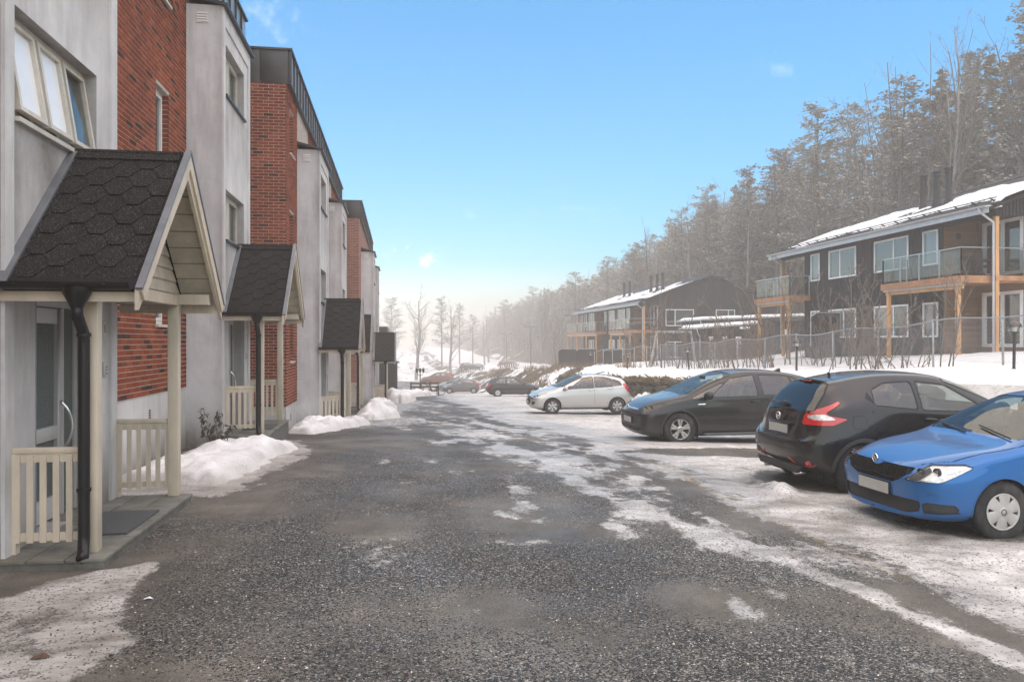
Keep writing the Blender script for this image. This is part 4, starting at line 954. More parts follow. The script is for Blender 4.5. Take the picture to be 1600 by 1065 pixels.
            ze = zE + .14 - ov*pitch
            m = MB(); m.bar((xa+.42,y0-.2,ze+.42*pitch+.19),(xa+.42,y1+.2,ze+.42*pitch+.19),.03,.03); m.bar((xa+.40,y0-.2,ze+.40*pitch+.11),(xa+.40,y1+.2,ze+.40*pitch+.11),.025,.025); sgd = m.build('snow_guard', 'roof_tile', roof)
            for y in np.arange(y0+.1, y1, .9): m = MB(); m.bar((xa+.62,y,ze+.62*pitch+.02),(xa+.40,y,ze+.40*pitch+.22),.03,.05); m.build('guard_bracket', 'roof_tile', roof)
            m = MB(); m.box(xa-.02, xa+.01, y0-.33, y1+.33, zE-.30, zE-.04); m.build('fascia', 'gutter_light', root)
            m = MB(); gy, gz = xa-.09, zE-.04; prof = [(.07*math.cos(t), .07*math.sin(t)) for t in np.linspace(math.pi, 2*math.pi, 8)]; m.prism([(gy+p[0],gz+p[1]) for p in prof]+[(gy+.063,gz),(gy,gz-.05),(gy-.063,gz)], y1-y0+.66, (0,y0-.33,0), ((1,0,0),(0,0,1)), (0,1,0)); m.build('gutter', 'gutter_light', root)
            m = MB(); m.box(xa+.01, X0, y0-.33, y1+.33, zE-.075, zE-.045); m.build('soffit', 'house_white', root)
            for y in (y0+.02, y1-.15):
                m = MB(); m.tube([(gy,y,gz-.06),(gy,y,gz-.16),(X0-.06,y,gz-.55),(X0-.06,y,gz-.75),(X0-.06,y,zg-.1)], .042, 10); m.build('downpipe', 'gutter_light', root, smooth=True)
    m = MB(); m.tube([(XR,y0-.36,zroof(XR)+.05),(XR,y1+.36,zroof(XR)+.05)], .085, 10); m.build('ridge_tiles', 'roof_tile', root)
    for fy in flues:
        fx = 24.5; zb = zroof(fx)
        m = MB(); m.lathe([(.20,-.3),(.20,.06),(.14,.16),(.135,1.35),(.16,1.36),(.16,1.42),(.135,1.43),(.135,1.5),(.175,1.51),(.175,1.58),(.11,1.6),(.0,1.6)], 18, (fx,fy,zb+.05)); m.build('flue', 'flue', root, auto=35)
    for b_ in bals: balcony(root, *b_)
    return root
# near house: windows as (a0, a1, z0, z1, lights, what is behind)
zA = 1.45
wA = [(36.45,37.3,4.88,6.28,(1,),'curtain'), (33.3,35.6,4.86,6.26,(1.35,1),'blind_grey'), (29.55,31.9,4.85,6.25,(1,1.45),'blind_grey'), (27.75,28.65,4.85,6.25,(1,),'curtain'),
      (36.45,37.3,1.5,3.35,(1,),'blind_grey'), (33.3,35.6,1.95,3.35,(1,1.3),'curtain'), (29.55,31.9,1.95,3.35,(1,1.45),('blind_grey','curtain')), (27.75,28.65,1.95,3.35,(1,),'curtain')]
timber_house('near black timber house with snowy roof, three flues and two glass balconies', 24.8, 40.5, zA, wA, [(24.8,27.45,True,False),(37.9,40.5,False,True)],
    [(20.0, 25.0, 29.6, 4.16, 22.6, 21.15, [(20.12,25.3),(20.12,29.3)]), (20.0, 37.3, 41.2, 4.16, 21.15, 21.15, [(20.12,37.6),(20.12,40.9)])], (33.1, 32.2, 31.4), [], 3.0)
zB = .05
wB = [(69.0,70.0,3.45,4.85,(1,),'curtain'), (70.6,73.0,3.0,4.85,(1,1),'curtain'), (74.2,76.2,3.0,4.85,(1,),'curtain'), (77.2,77.9,3.45,4.85,(1,),'curtain'), (82.3,84.6,3.0,4.85,(1,1),'curtain'), (85.6,86.6,3.45,4.85,(1,),'curtain'),
      (70.6,73.0,.5,1.9,(1,1),'blind_grey'), (74.2,76.2,.5,1.9,(1,),'blind_grey'), (82.3,84.6,.5,1.9,(1,1),'blind_grey')]
timber_house('far black timber house in the haze, gable towards the camera, five flues', 65.1, 90.0, zB, wB, [(65.1,67.9,True,False),(78.2,81.2,False,False),(87.2,90,False,True)],
    [(20.0, 65.3, 72.0, 2.76, 22.6, 21.15, [(20.12,65.6),(20.12,68.6),(20.12,71.7)]), (20.0, 77.0, 91.0, 2.76, 21.15, 21.15, [(20.12,77.3),(20.12,81.5),(20.12,86),(20.12,90.7)])], (81.9, 79.9, 72.8, 71.0, 69.4),
    [(23.25,25.85,3.12,4.6,(1,2.1),('room_dark','blind_grey')), (27.9,29.7,3.12,4.6,(2,1),'blind_grey'), (23.25,25.85,.3,1.75,(1,2.1),('blind_grey','room_dark'))], 11.0)
# ------------------------------------------------------------------ sheds, screens, swing frame
def shed(label, x0, x1, y0, y1, zg, zr, wins):
    root = thing('garden_shed', label, 'shed', (x0, y0, zg), world=True)
    m = MB(); m.box(x0, x1, y0, y1, zg-.5, zr); w = m.build('wall', 'black_boards', root)
    vboards(('y', y0, -1), (x0, x1), lambda q: zr, zg-.3, []).build('cladding_boards', 'black_boards', w, kind='stuff')
    vboards(('x', x0, -1), (y0, y1), lambda q: zr, zg-.3, []).build('cladding_boards', 'black_boards', w, kind='stuff')
    m = MB(); m.prism([(x0-.3,zr),(x1+.3,zr+.35),(x1+.3,zr+.45),(x0-.3,zr+.12)], y1-y0+.6, (0,y0-.3,0), ((1,0,0),(0,0,1)), (0,1,0)); m.build('roof', 'gutter_light', root)
    xs_ = np.linspace(x0-.29, x1+.29, 24); ys_ = np.linspace(y0-.29, y1+.29, 14); Xs, Ys = np.meshgrid(xs_, ys_, indexing='ij')
    ed = np.minimum.reduce([Xs-xs_[0], xs_[-1]-Xs, Ys-ys_[0], ys_[-1]-Ys]); Zs = zr+.10+(Xs-x0+.3)*.33/(x1-x0+.6) + .17*sstep(-.02,.22,ed)*(.8+.5*fbm(Xs,Ys,3))
    v = np.stack([Xs-x0, Ys-y0, Zs-zg], -1).reshape(-1,3); k = np.arange(Xs.size).reshape(Xs.shape); q = np.stack([k[:-1,:-1],k[1:,:-1],k[1:,1:],k[:-1,1:]],-1).reshape(-1,4)
    np_mesh('roof_snow', v, q, MATS['snow'], parent=root)
    for a0, a1, z0, z1 in wins:
        m = MB(); fbox(m, ('y', y0, -1), a0, a1, z0, z1, .02, .045); f_ = m.build('door', 'house_white', root); m = MB(); fbox(m, ('y', y0, -1), a0+.05, a1-.05, z0+.3*(z1-z0), z1-.06, .045, .05); m.build('pane', 'curtain', f_)
    m = MB(); m.tube([(x0-.33,y0-.2,zr+.03),(x0-.2,y0-.1,zr-.35),(x0-.05,y0-.06,zr-.5),(x0-.05,y0-.06,zg-.2)], .035, 8); m.build('downpipe', 'gutter_light', root, smooth=True)
    return root
shed('low black shed with thick snow on its roof, right of the swing frame', 20.4, 24.4, 50.2, 53.2, .5, 2.62, [(21.0,21.35,.55,2.1),(21.95,22.3,.55,2.1),(22.95,23.35,.55,2.1)])
shed('taller black shed behind the low one, beside the near house', 22.8, 31.0, 55.5, 60.0, .6, 3.35, [(25.7,26.5,1.2,2.9),(29.0,29.5,2.2,2.7)])
def screen(label, x0, x1, y, z0, z1, rz=0):
    root = thing('privacy_screen', label, 'screen', (x0, y, z0), world=True, group='dark privacy screens')
    c = .28; P = [(x0,z0-.3),(x1,z0-.3),(x1,z1),(x0+c,z1),(x0,z1-c*.6)]
    m = MB(); m.prism(P, .05, (0,y,0), ((1,0,0),(0,0,1)), (0,1,0)); m.build('panel', 'black_boards', root)
    vboards(('y', y, -1), (x0+.02, x1), lambda q: z1-max(0,(x0+c-q))*.6, z0-.2, []).build('boards', 'black_boards', root, kind='stuff')
    m = MB(); m.bar((x0+c-.02,y+.025,z1+.02),(x1,y+.025,z1+.02),.08,.04); m.bar((x0,y+.025,z1-c*.6+.01),(x0+c,y+.025,z1+.02),.08,.04); m.build('cap', 'gutter_light', root)
screen('dark privacy screen against the near house between its two balconies', 19.7, 21.15, 34.6, 1.25, 3.15)
screen('dark privacy screen, leftmost of the three below the far house', 16.3, 18.2, 78.0, -1.2, .95)
screen('dark privacy screen, middle one of the three below the far house', 17.0, 19.0, 73.0, -1.0, 1.0)
screen('dark privacy screen, rightmost of the three below the far house', 18.6, 20.4, 68.5, -.7, 1.05)
def swing():
    y = 49.2; z = 2.42; root = thing('swing_frame', 'weathered grey timber swing frame in front of the far house', 'swing frame', (18.2, y, .2), world=True)
    m = MB(); m.bar((16.9,y,z),(19.4,y,z),.12,.14); m.build('crossbeam', 'grey_wood', root)
    for a, b_ in (((16.95,y-.05,z),(16.2,y-.9,.1)),((17.0,y+.05,z),(16.75,y+.9,.1)),((19.3,y-.05,z),(19.35,y-.9,.1)),((19.35,y+.05,z),(20.0,y+.9,.1))): m = MB(); m.bar(a,b_,.11,.11); m.build('leg', 'grey_wood', root)
    for x in (17.5, 18.1, 18.4, 18.9): m = MB(); m.box(x-.02,x+.02,y-.02,y+.02,z-.17,z-.07); m.build('hook', 'galv', root)
swing()
# ------------------------------------------------------------------ chain-link fence, bollard lamps, street lamps
def th(x, y): return float(terrain_h(np.array([float(x)]), np.array([float(y)]))[0])
def fence():
    X = 16.0; Y0, Y1 = 13.0, 62.0; root = thing('chain_link_fence', 'galvanised chain-link fence along the snowbank in front of the timber houses', 'fence', (X, Y0, 1.2), world=True)
    ys_ = list(np.arange(Y0, Y1+.1, 2.72)); top = lambda y: float(lamp_h(y)) + 1.42 + .06*math.sin(y*1.3)
    for i, y in enumerate(ys_):
        m = MB(); dx = random.uniform(-.04,.04); m.tube([(X,y,th(X,y)-.3),(X+dx,y+random.uniform(-.03,.03),top(y)+.05)], .03, 8); m.build('post', 'galv', root, smooth=True)
    pts = []
    for y in np.arange(Y0, Y1, .68): pts.append((X-.035, y, top(y) - (.10*math.exp(-((y-54)/1.6)**2)) ))
    m = MB(); m.tube(pts, .021, 6); m.build('top_rail', 'galv', root, smooth=True)
    w = MB(); H = 1.25; p = .075; r = .0027; y = Y0
    def wire(a, b_):
        d = Vector(b_)-Vector(a); n1 = Vector((1,0,0))*r; n2 = d.normalized().cross(Vector((1,0,0)))*r
        A, B = Vector(a), Vector(b_); w.add([A+n1, A-n1*.5+n2, A-n1*.5-n2, B+n1, B-n1*.5+n2, B-n1*.5-n2], [(0,1,4,3),(1,2,5,4),(2,0,3,5)])
    while y < 46:
        zt = top(y); 
        wire((X-.03, y, zt), (X-.03, y+H*.62, top(y+H*.62)-H)); wire((X-.026, y, zt-H), (X-.026, y+H*.62, top(y+H*.62))); y += p
    w.build('wire_mesh', 'galv', root, kind='stuff')
fence()
glass_mat('lamp_clear', (.86,.88,.88), .10, .03)
def bollard(label):
    t = thing('bollard_lamp', label, 'lamp', group='bollard lamps on the snowbank')
    m = MB(); m.lathe([(.06,-.3),(.06,.02),(.034,.06),(.034,.82),(.05,.84),(.05,.88),(.10,.90),(.11,.925),(.0,.925)], 14); m.build('post', 'black_plastic', t, auto=40)
    m = MB(); m.sphere((0,0,1.03), .15, 18, 12); m.build('globe', 'lamp_clear', t, smooth=True)
    m = MB(); m.lathe([(.152,0),(.152,.02),(.135,.07),(.10,.115),(.05,.145),(0,.152)], 18, (0,0,1.04)); m.build('hood', 'lamp_hood', t, smooth=True)
    m = MB(); m.lathe([(.05,.93),(.052,1.02),(.045,1.09),(0,1.10)], 12); m.build('bulb', 'house_white', t, smooth=True)
    return t
mat('lamp_hood', (.10,.085,.075), .25, .2, 6, metal=.6)
BLAB = ['bollard lamp nearest the camera, behind the blue car at the right edge', 'bollard lamp standing behind the black hatchback with red trim', 'slightly leaning bollard lamp behind the dark grey car', 'bollard lamp behind the tail of the silver car', 'farthest bollard lamp, left one above the silver car']
b0 = None
for i, y in enumerate((16.5, 26.7, 37.4, 48.1, 57.9)):
    o = bollard(BLAB[0]) if i == 0 else copy_tree(b0); b0 = b0 or o; o['label'] = BLAB[i]
    o.location = (14.6, y, th(14.6, y)-.02); o.rotation_euler = (0, R(-5) if i == 2 else R(1), 0)
def street_lamp(label, x, y, zt):
    zb = th(x, y); t = thing('street_lamp', label, 'street lamp', (x, y, zb), group='far street lamps', world=True)
    m = MB(); m.tube([(x,y,zb-.2),(x,y,zt)], [.075,.045], 8); m.build('pole', 'flue', t, smooth=True)
    for s in (-1, 1):
        m = MB(); m.tube([(x,y,zt-.1),(x+s*.5,y,zt+.06)], .03, 6); m.build('arm', 'flue', t); m = MB(); m.bar((x+s*.45,y,zt+.06),(x+s*1.25,y,zt+.10),.25,.10); m.build('lamp_head', 'flue', t, bevel=.03)
for lab, x, y, zt in (('tall double-armed street lamp left of the far timber house', 24, 105, 5.3), ('double-armed street lamp behind the thin bare sapling', 22.5, 131, 4.2), ('farthest double-armed street lamp in the fog at the foot of the wood', 22.3, 160, 3.2)): street_lamp(lab, x, y, zt)
# ------------------------------------------------------------------ rough stone wall holding the snowbank behind the cars
def stone_mat():
    m, nt, b = new_mat('wall_stone'); P = pos(nt); oi = nd(nt, 'ObjectInfo')
    n = noise(nt, P, 7, 8, .7); r = ramp(nt, [(.3, (.045,.042,.036)), (.55, (.12,.112,.10)), (.75, (.22,.205,.185))]); nt.links.new(n.outputs['Fac'], r.inputs['Fac'])
    n2 = noise(nt, P, 3.5, 5, .6); r2 = ramp(nt, [(.5, (0,0,0)), (.62, (1,1,1))]); nt.links.new(n2.outputs['Fac'], r2.inputs['Fac'])
    nt.links.new(mixc(nt, mth(nt, 'MULTIPLY', r2.outputs['Color'], .6), r.outputs['Color'], (.10,.095,.04)), b.inputs['Base Color']); b.inputs['Roughness'].default_value = .9; bump(nt, b, n.outputs['Fac'], .8, .05)
stone_mat()
def rock_mesh(seed, n=2):
    rr = random.Random(seed); bm = bmesh.new(); bmesh.ops.create_icosphere(bm, subdivisions=n, radius=1)
    for v in bm.verts:
        v.co *= 1 + rr.uniform(-.16, .16); v.co.x = max(-.78, min(.78, v.co.x)); v.co.z = max(-.74, min(.74, v.co.z)); v.co.y = max(-.8, min(.8, v.co.y))
    me = bpy.data.meshes.new('stone'); bm.to_mesh(me); bm.free(); me.materials.append(MATS['wall_stone']); return me
def stone_wall():
    root = thing('stone_wall', 'rough stone retaining wall under the snowbank behind the parked cars', 'wall', (9.9, 14, -.4)); ms = [rock_mesh(i) for i in range(6)]; n = 0
    z_off = -.95
    while z_off < -.45:
        y = 13 + random.random()*.4
        while y < 47:
            L = random.uniform(.35, .75); z = float(lamp_h(y)) + z_off; rz = float(road_h(9.8, y))
            h = .26
            if n < 290:
                o = bpy.data.objects.new('stone', random.choice(ms)); COL.objects.link(o); o.parent = root; n += 1
                o.location = (9.98+random.uniform(-.08,.08)+(z_off+.95)*.12-9.9, y+L/2-14, z+random.uniform(-.04,.04)+.4); o.scale = (.32, L*.64, h*.72); o.rotation_euler = (random.uniform(-.12,.12), random.uniform(-.15,.15), random.uniform(-.2,.2))
            y += L*.97
        z_off += .23
    # dry grass hanging over the top course
    g = MB()
    for i in range(2600):
        y = random.uniform(14, 46); x = 10.0+random.gauss(0,.12); z = float(lamp_h(y))-.42+random.gauss(0,.05)
        if vnoise(y*1.1, 7) < .5: continue
        l = random.uniform(.12,.34); dx, dy = random.uniform(-.3,.05), random.uniform(-.12,.12); w_ = .006
        g.add([(x,y-w_,z),(x,y+w_,z),(x+dx*.5,y+dy*.5,z+l*.55),(x+dx,y+dy,z+l*random.uniform(-.2,.75))], [(0,1,2),(1,3,2)])
    g.build('dry_grass', 'straw', root, kind='stuff').location = (-9.9,-14,.4)
mat('straw', (.20,.15,.085), .85, .4, 3)
stone_wall()
# ------------------------------------------------------------------ cars: lofted shells cut into panels, glass, lamps
def pchip(xs, ys, x):
    xs = np.asarray(xs, float); ys = np.asarray(ys, float); x = np.asarray(x, float)
    h = np.diff(xs); d = np.diff(ys, axis=0)/(h if ys.ndim == 1 else h[:,None]); m = np.zeros_like(ys)
    if len(xs) > 2:
        a, b_ = d[:-1], d[1:]; s = a*b_; hm = np.where(s > 0, 2*s/np.where(a+b_ == 0, 1, a+b_), 0)
        m[1:-1] = hm
    m[0] = d[0]; m[-1] = d[-1]
    i = np.clip(np.searchsorted(xs, x, side='right')-1, 0, len(xs)-2); t = (x-xs[i])/h[i]; hh = h[i]
    if ys.ndim > 1: t = t[:,None]; hh = hh[:,None]
    return (2*t**3-3*t**2+1)*ys[i]+(t**3-2*t**2+t)*hh*m[i]+(-2*t**3+3*t**2)*ys[i+1]+(t**3-t**2)*hh*m[i+1]
def crom(P, n):
    """dense centripetal-style Catmull-Rom through the rows of P (chord-length parameter)"""
    P = np.asarray(P, float); c = np.sqrt(np.maximum(np.linalg.norm(np.diff(P, axis=0), axis=1), 1e-5)); t = np.concatenate([[0], np.cumsum(c)])
    m = np.zeros_like(P); d = np.diff(P, axis=0)/c[:,None]
    m[1:-1] = (d[:-1]*c[1:,None]+d[1:]*c[:-1,None])/(c[:-1]+c[1:])[:,None]; m[0] = d[0]; m[-1] = d[-1]
    q = np.concatenate([np.linspace(t[i], t[i+1], n[i], endpoint=False) for i in range(len(c))]+[[t[-1]]])
    i = np.clip(np.searchsorted(t, q, side='right')-1, 0, len(c)-1); u = ((q-t[i])/c[i])[:,None]; h = c[i][:,None]
    return (2*u**3-3*u**2+1)*P[i]+(u**3-2*u**2+u)*h*m[i]+(-2*u**3+3*u**2)*P[i+1]+(u**3-u**2)*h*m[i+1]
def line_sd(px, py, P, w):
    d = np.full(px.shape, 1e9)
    for i in range(len(P)-1):
        (ax, ay), (bx, by) = P[i], P[i+1]; ex_, ey = bx-ax, by-ay; t = np.clip(((px-ax)*ex_+(py-ay)*ey)/(ex_*ex_+ey*ey+1e-12), 0, 1)
        d = np.minimum(d, np.hypot(px-ax-t*ex_, py-ay-t*ey))
    return d-w
def rpoly(P, r):
    """rounded polygon distance"""
    return lambda a, b_: poly_sd(a, b_, P) - r
class Shell:
    """triangle soup with per-vertex attributes: x y z nx ny nz sf sr"""
    def __init__(s, A, T): s.A, s.T = A, T
    def split(s, d):
        """cut along d = 0; returns (inside d<0, outside)"""
        T = s.T; D = d[T]; ins = D < 0; k = ins.sum(1)
        full_in, full_out, mix = T[k == 3], T[k == 0], T[(k == 1)|(k == 2)]
        newA = []; base = len(s.A); cache = {}; ti = []; to = []
        def cut(a, b_):
            key = (a, b_) if a < b_ else (b_, a)
            if key not in cache:
                da, db = d[key[0]], d[key[1]]; t = da/(da-db); cache[key] = base+len(newA); newA.append(s.A[key[0]]*(1-t)+s.A[key[1]]*t)
            return cache[key]
        for tri in mix:
            neg = [i for i in range(3) if d[tri[i]] < 0]
            if len(neg) == 1:
                i = neg[0]; a, b_, c = tri[i], tri[(i+1)%3], tri[(i+2)%3]; p, q = cut(a,b_), cut(a,c)
                ti.append((a,p,q)); to.append((p,b_,c)); to.append((p,c,q))
            else:
                i = [j for j in range(3) if j not in neg][0]; a, b_, c = tri[i], tri[(i+1)%3], tri[(i+2)%3]; p, q = cut(a,b_), cut(a,c)
                to.append((a,p,q)); ti.append((p,b_,c)); ti.append((p,c,q))
        A = np.vstack([s.A, np.array(newA)]) if newA else s.A
        mk = lambda f, e: np.vstack([f, np.array(e, int).reshape(-1,3)]).astype(int)
        return Shell(A, mk(full_in, ti)), Shell(A, mk(full_out, to))
    def compact(s):
        u, inv = np.unique(s.T, return_inverse=True); return Shell(s.A[u], inv.reshape(-1,3))
    def empty(s): return len(s.T) == 0
def shell_mesh(name, sh, side=0, off=0.0, flip=False):
    """side 0: both halves welded, +1/-1 one half only"""
    sh = sh.compact(); V = sh.A[:, :3] + sh.A[:, 3:6]*off; T = sh.T
    if flip: T = T[:, ::-1]
    M = V*np.array([1,-1,1]); TM_ = T[:, ::-1]
    v, t = (V, T) if side > 0 else (M, TM_) if side < 0 else (np.vstack([V, M]), np.vstack([T, TM_+len(V)]))
    me = bpy.data.meshes.new(name); me.vertices.add(len(v)); me.vertices.foreach_set('co', v.astype(np.float32).ravel())
    me.loops.add(t.size); me.loops.foreach_set('vertex_index', t.ravel().astype(np.int32)); me.polygons.add(len(t)); me.polygons.foreach_set('loop_start', np.arange(0,t.size,3,dtype=np.int32)); me.polygons.foreach_set('loop_total', np.full(len(t),3,dtype=np.int32)); me.update(calc_edges=True)
    bm = bmesh.new(); bm.from_mesh(me); bmesh.ops.remove_doubles(bm, verts=bm.verts, dist=2e-4); bmesh.ops.dissolve_degenerate(bm, dist=1e-5, edges=bm.edges); bm.to_mesh(me); bm.free()
    me.shade_smooth(); me.set_sharp_from_angle(angle=R(50)); return me
def smooth_grid(G, it, keep_ends=True):
    for _ in range(it):
        S = G.copy(); S[1:-1,1:-1] = .5*G[1:-1,1:-1] + .125*(G[:-2,1:-1]+G[2:,1:-1]+G[1:-1,:-2]+G[1:-1,2:])
        S[1:-1,-1,0::2] = .5*G[1:-1,-1,0::2]+.25*(G[:-2,-1,0::2]+G[2:,-1,0::2]); G = S
    return G
def car_shell(c):
    L = c['L']; st = c['st']; f = lambda key, x: pchip([p[0] for p in c[key]], [p[1] for p in c[key]], x)
    rows = []
    kf = pchip(c.get('kfx', [0,.012,.05,.13,.30,.6,9]), c.get('kf', [0,.50,.74,.88,.97,1,1]), np.array(st)); kr = pchip(c.get('krx', [0,.012,.05,.13,.32,.6,9]), c.get('kr', [0,.55,.78,.90,.975,1,1]), L-np.array(st))
    for i, x in enumerate(st):
        k = kf[i]*kr[i]; x_ = np.array([x]); zb = f('zb', x_)[0]; top = f('top', x_)[0]; bel = f('belt', x_)[0]; edg = f('edge', x_)[0]; W = c['W']/2; Wb = f('Wb', x_)[0]; We = f('We', x_)[0]; zm = c['zm'] + c.get('zmk', 0)*x
        if 'fl' in c: W = W + f('fl', x_)[0]
        sh = (bel-zm); pts = [(0,zb),(.80*W,zb),(W-.035,zb+.09),(W-.012,zb+.20),(W,zm),(Wb+(W-Wb)*.42,bel-sh*.30),(Wb,bel),((Wb+We)/2+.022*(edg-bel)/.4,(bel+edg)/2),(We,edg),(We-.075,edg+(top-edg)*.62),(We*.5,top-(top-edg)*.10),(0,top)]
        row = []
        for (y, z) in pts:
            df = pchip([p[0] for p in c['nose']], [p[1] for p in c['nose']], np.array([z]))[0]*max(0, 1-x/.55)**1.3; dr = pchip([p[0] for p in c['tail']], [p[1] for p in c['tail']], np.array([z]))[0]*max(0, 1-(L-x)/.45)**1.3
            row.append((x+df-dr, y*k, z))
        rows.append(row)
    Rw = np.array(rows)                        # stations x 12 x 3
    nv = c.get('nv', [2,3,3,5,8,6,7,7,5,6,7]); D1 = np.array([crom(Rw[i], nv) for i in range(len(st))])
    nu = c.get('nu', None) or [max(3, int(round((st[i+1]-st[i])/.035))) for i in range(len(st)-1)]
    D2 = np.stack([crom(D1[:,j], nu) for j in range(D1.shape[1])], 1); D2[:,:,1] = np.maximum(D2[:,:,1], 0)
    D2 = smooth_grid(D2, c.get('sm', 2)); D2[:,-1,1] = 0; D2[:,0,1] = 0; D2[0,:,1] = 0; D2[-1,:,1] = 0
    nU, nV = D2.shape[:2]
    du = np.gradient(D2, axis=0); dv = np.gradient(D2, axis=1); N = np.cross(du, dv); N = N/np.maximum(np.linalg.norm(N, axis=2, keepdims=True), 1e-9); N = -N if N[nU//2, nV//2, 1] < 0 else N
    seg = np.hypot(np.diff(D2[:,:,0], axis=0), np.diff(D2[:,:,1], axis=0)); sf = np.vstack([np.zeros(nV), np.cumsum(seg, 0)]); sr = sf[-1]-sf
    A = np.concatenate([D2, N, sf[:,:,None], sr[:,:,None]], 2).reshape(-1, 8)
    k = np.arange(nU*nV).reshape(nU, nV); q = np.stack([k[:-1,:-1],k[1:,:-1],k[1:,1:],k[:-1,1:]], -1).reshape(-1,4); T = np.vstack([q[:,[0,1,2]], q[:,[0,2,3]]])
    n_ = np.cross(A[T[:,1],:3]-A[T[:,0],:3], A[T[:,2],:3]-A[T[:,0],:3]); good = np.linalg.norm(n_, axis=1) > 1e-9; T = T[good]; n_ = n_[good]
    if (n_*A[T[:,0],3:6]).sum() < 0: T = T[:, ::-1]
    return Shell(A, T)
def paint(name, col, metal=.35, rough=.35, grime=.35, gcol=(.16,.145,.13), gz=.75, flake=.15):
    m, nt, b = new_mat(name); O = objc(nt); s = nd(nt, 'SeparateXYZ'); nt.links.new(O, s.inputs[0])
    n = noise(nt, O, 2.5, 7, .65); g = mth(nt, 'MULTIPLY', mth(nt, 'SUBTRACT', gz, s.outputs['Z']), 1.6, clamp=True); g = mth(nt, 'MULTIPLY', g, mth(nt, 'ADD', .15, mth(nt, 'MULTIPLY', n.outputs['Fac'], 1.5)), clamp=True); n2 = noise(nt, O, 60, 3, .6)
    g = mth(nt, 'MULTIPLY', g, mth(nt, 'ADD', .45, n2.outputs['Fac']), clamp=True); g = mth(nt, 'MULTIPLY', g, grime)
    gg = mth(nt, 'ADD', g, mth(nt, 'MULTIPLY', mth(nt, 'MULTIPLY', mth(nt, 'SUBTRACT', n.outputs['Fac'], .4), .5, clamp=True), grime), clamp=True)
    fl = nd(nt, 'TexVoronoi'); fl.inputs['Scale'].default_value = 900; nt.links.new(O, fl.inputs['Vector']); sc = nd(nt, 'SeparateColor'); nt.links.new(fl.outputs['Color'], sc.inputs[0]); q = nd(nt, 'MapRange'); q.inputs[3].default_value = 1-flake; q.inputs[4].default_value = 1+flake; nt.links.new(sc.outputs['Red'], q.inputs[0])
    c = mixc(nt, 1, col, q.outputs[0], 'MULTIPLY'); nt.links.new(mixc(nt, gg, c, gcol), b.inputs['Base Color'])
    b.inputs['Metallic'].default_value = metal; nt.links.new(mth(nt, 'ADD', rough, mth(nt, 'MULTIPLY', gg, .5), clamp=True), b.inputs['Roughness'])
    nt.links.new(mth(nt, 'SUBTRACT', 1.0, mth(nt, 'MULTIPLY', gg, 1.2), clamp=True), b.inputs['Coat Weight']); b.inputs['Coat Roughness'].default_value = .05; b.inputs['Coat IOR'].default_value = 1.36; b.inputs['Specular IOR Level'].default_value = .25
    return m
mat('trim_black', (.012,.012,.013), .38, .2, 10, world=False); mat('seal_black', (.006,.006,.006), .6, .1, 10)
mat('plastic_grey', (.035,.035,.037), .7, .25, 25, world=False, bmp=.2, bscale=300)
mat('tyre', (.020,.020,.021), .85, .3, 14, dirt=((.11,.10,.09), .6), world=False)
mat('alloy', (.60,.59,.57), .33, .12, 6, metal=.85, dirt=((.20,.18,.155), .55), world=False); mat('hubcap', (.52,.51,.49), .42, .12, 6, metal=.35, dirt=((.22,.19,.165), .5), world=False)
mat('chrome', (.75,.75,.76), .12, .05, 6, metal=1.0); mat('seat_grey', (.085,.085,.09), .9, .3, 8, world=False); mat('trim_dark', (.030,.030,.032), .8, .2, 8, world=False)
mat('plate_face', (.50,.485,.46), .4, .12, 3, world=False); mat('lamp_silver', (.60,.60,.60), .28, .30, 26, metal=.6, world=False); mat('wheel_well', (.010,.010,.010), .95, .2, 9)
glass_mat('car_glass', (.62,.70,.67), .10, .01); glass_mat('car_glass_dark', (.10,.11,.11), .10, .01); glass_mat('lens_clear', (.96,.96,.96), .05, .01)
def lens(name, col):
    m, nt, b = new_mat(name); b.inputs['Base Color'].default_value = (*col, 1); b.inputs['Roughness'].default_value = .12; b.inputs['Coat Weight'].default_value = 1; v = nd(nt, 'TexVoronoi'); v.inputs['Scale'].default_value = 45; nt.links.new(objc(nt), v.inputs['Vector']); bump(nt, b, v.outputs['Distance'], .25, .01)
lens('lens_red', (.50,.012,.012)); lens('lens_amber', (.55,.19,.02))
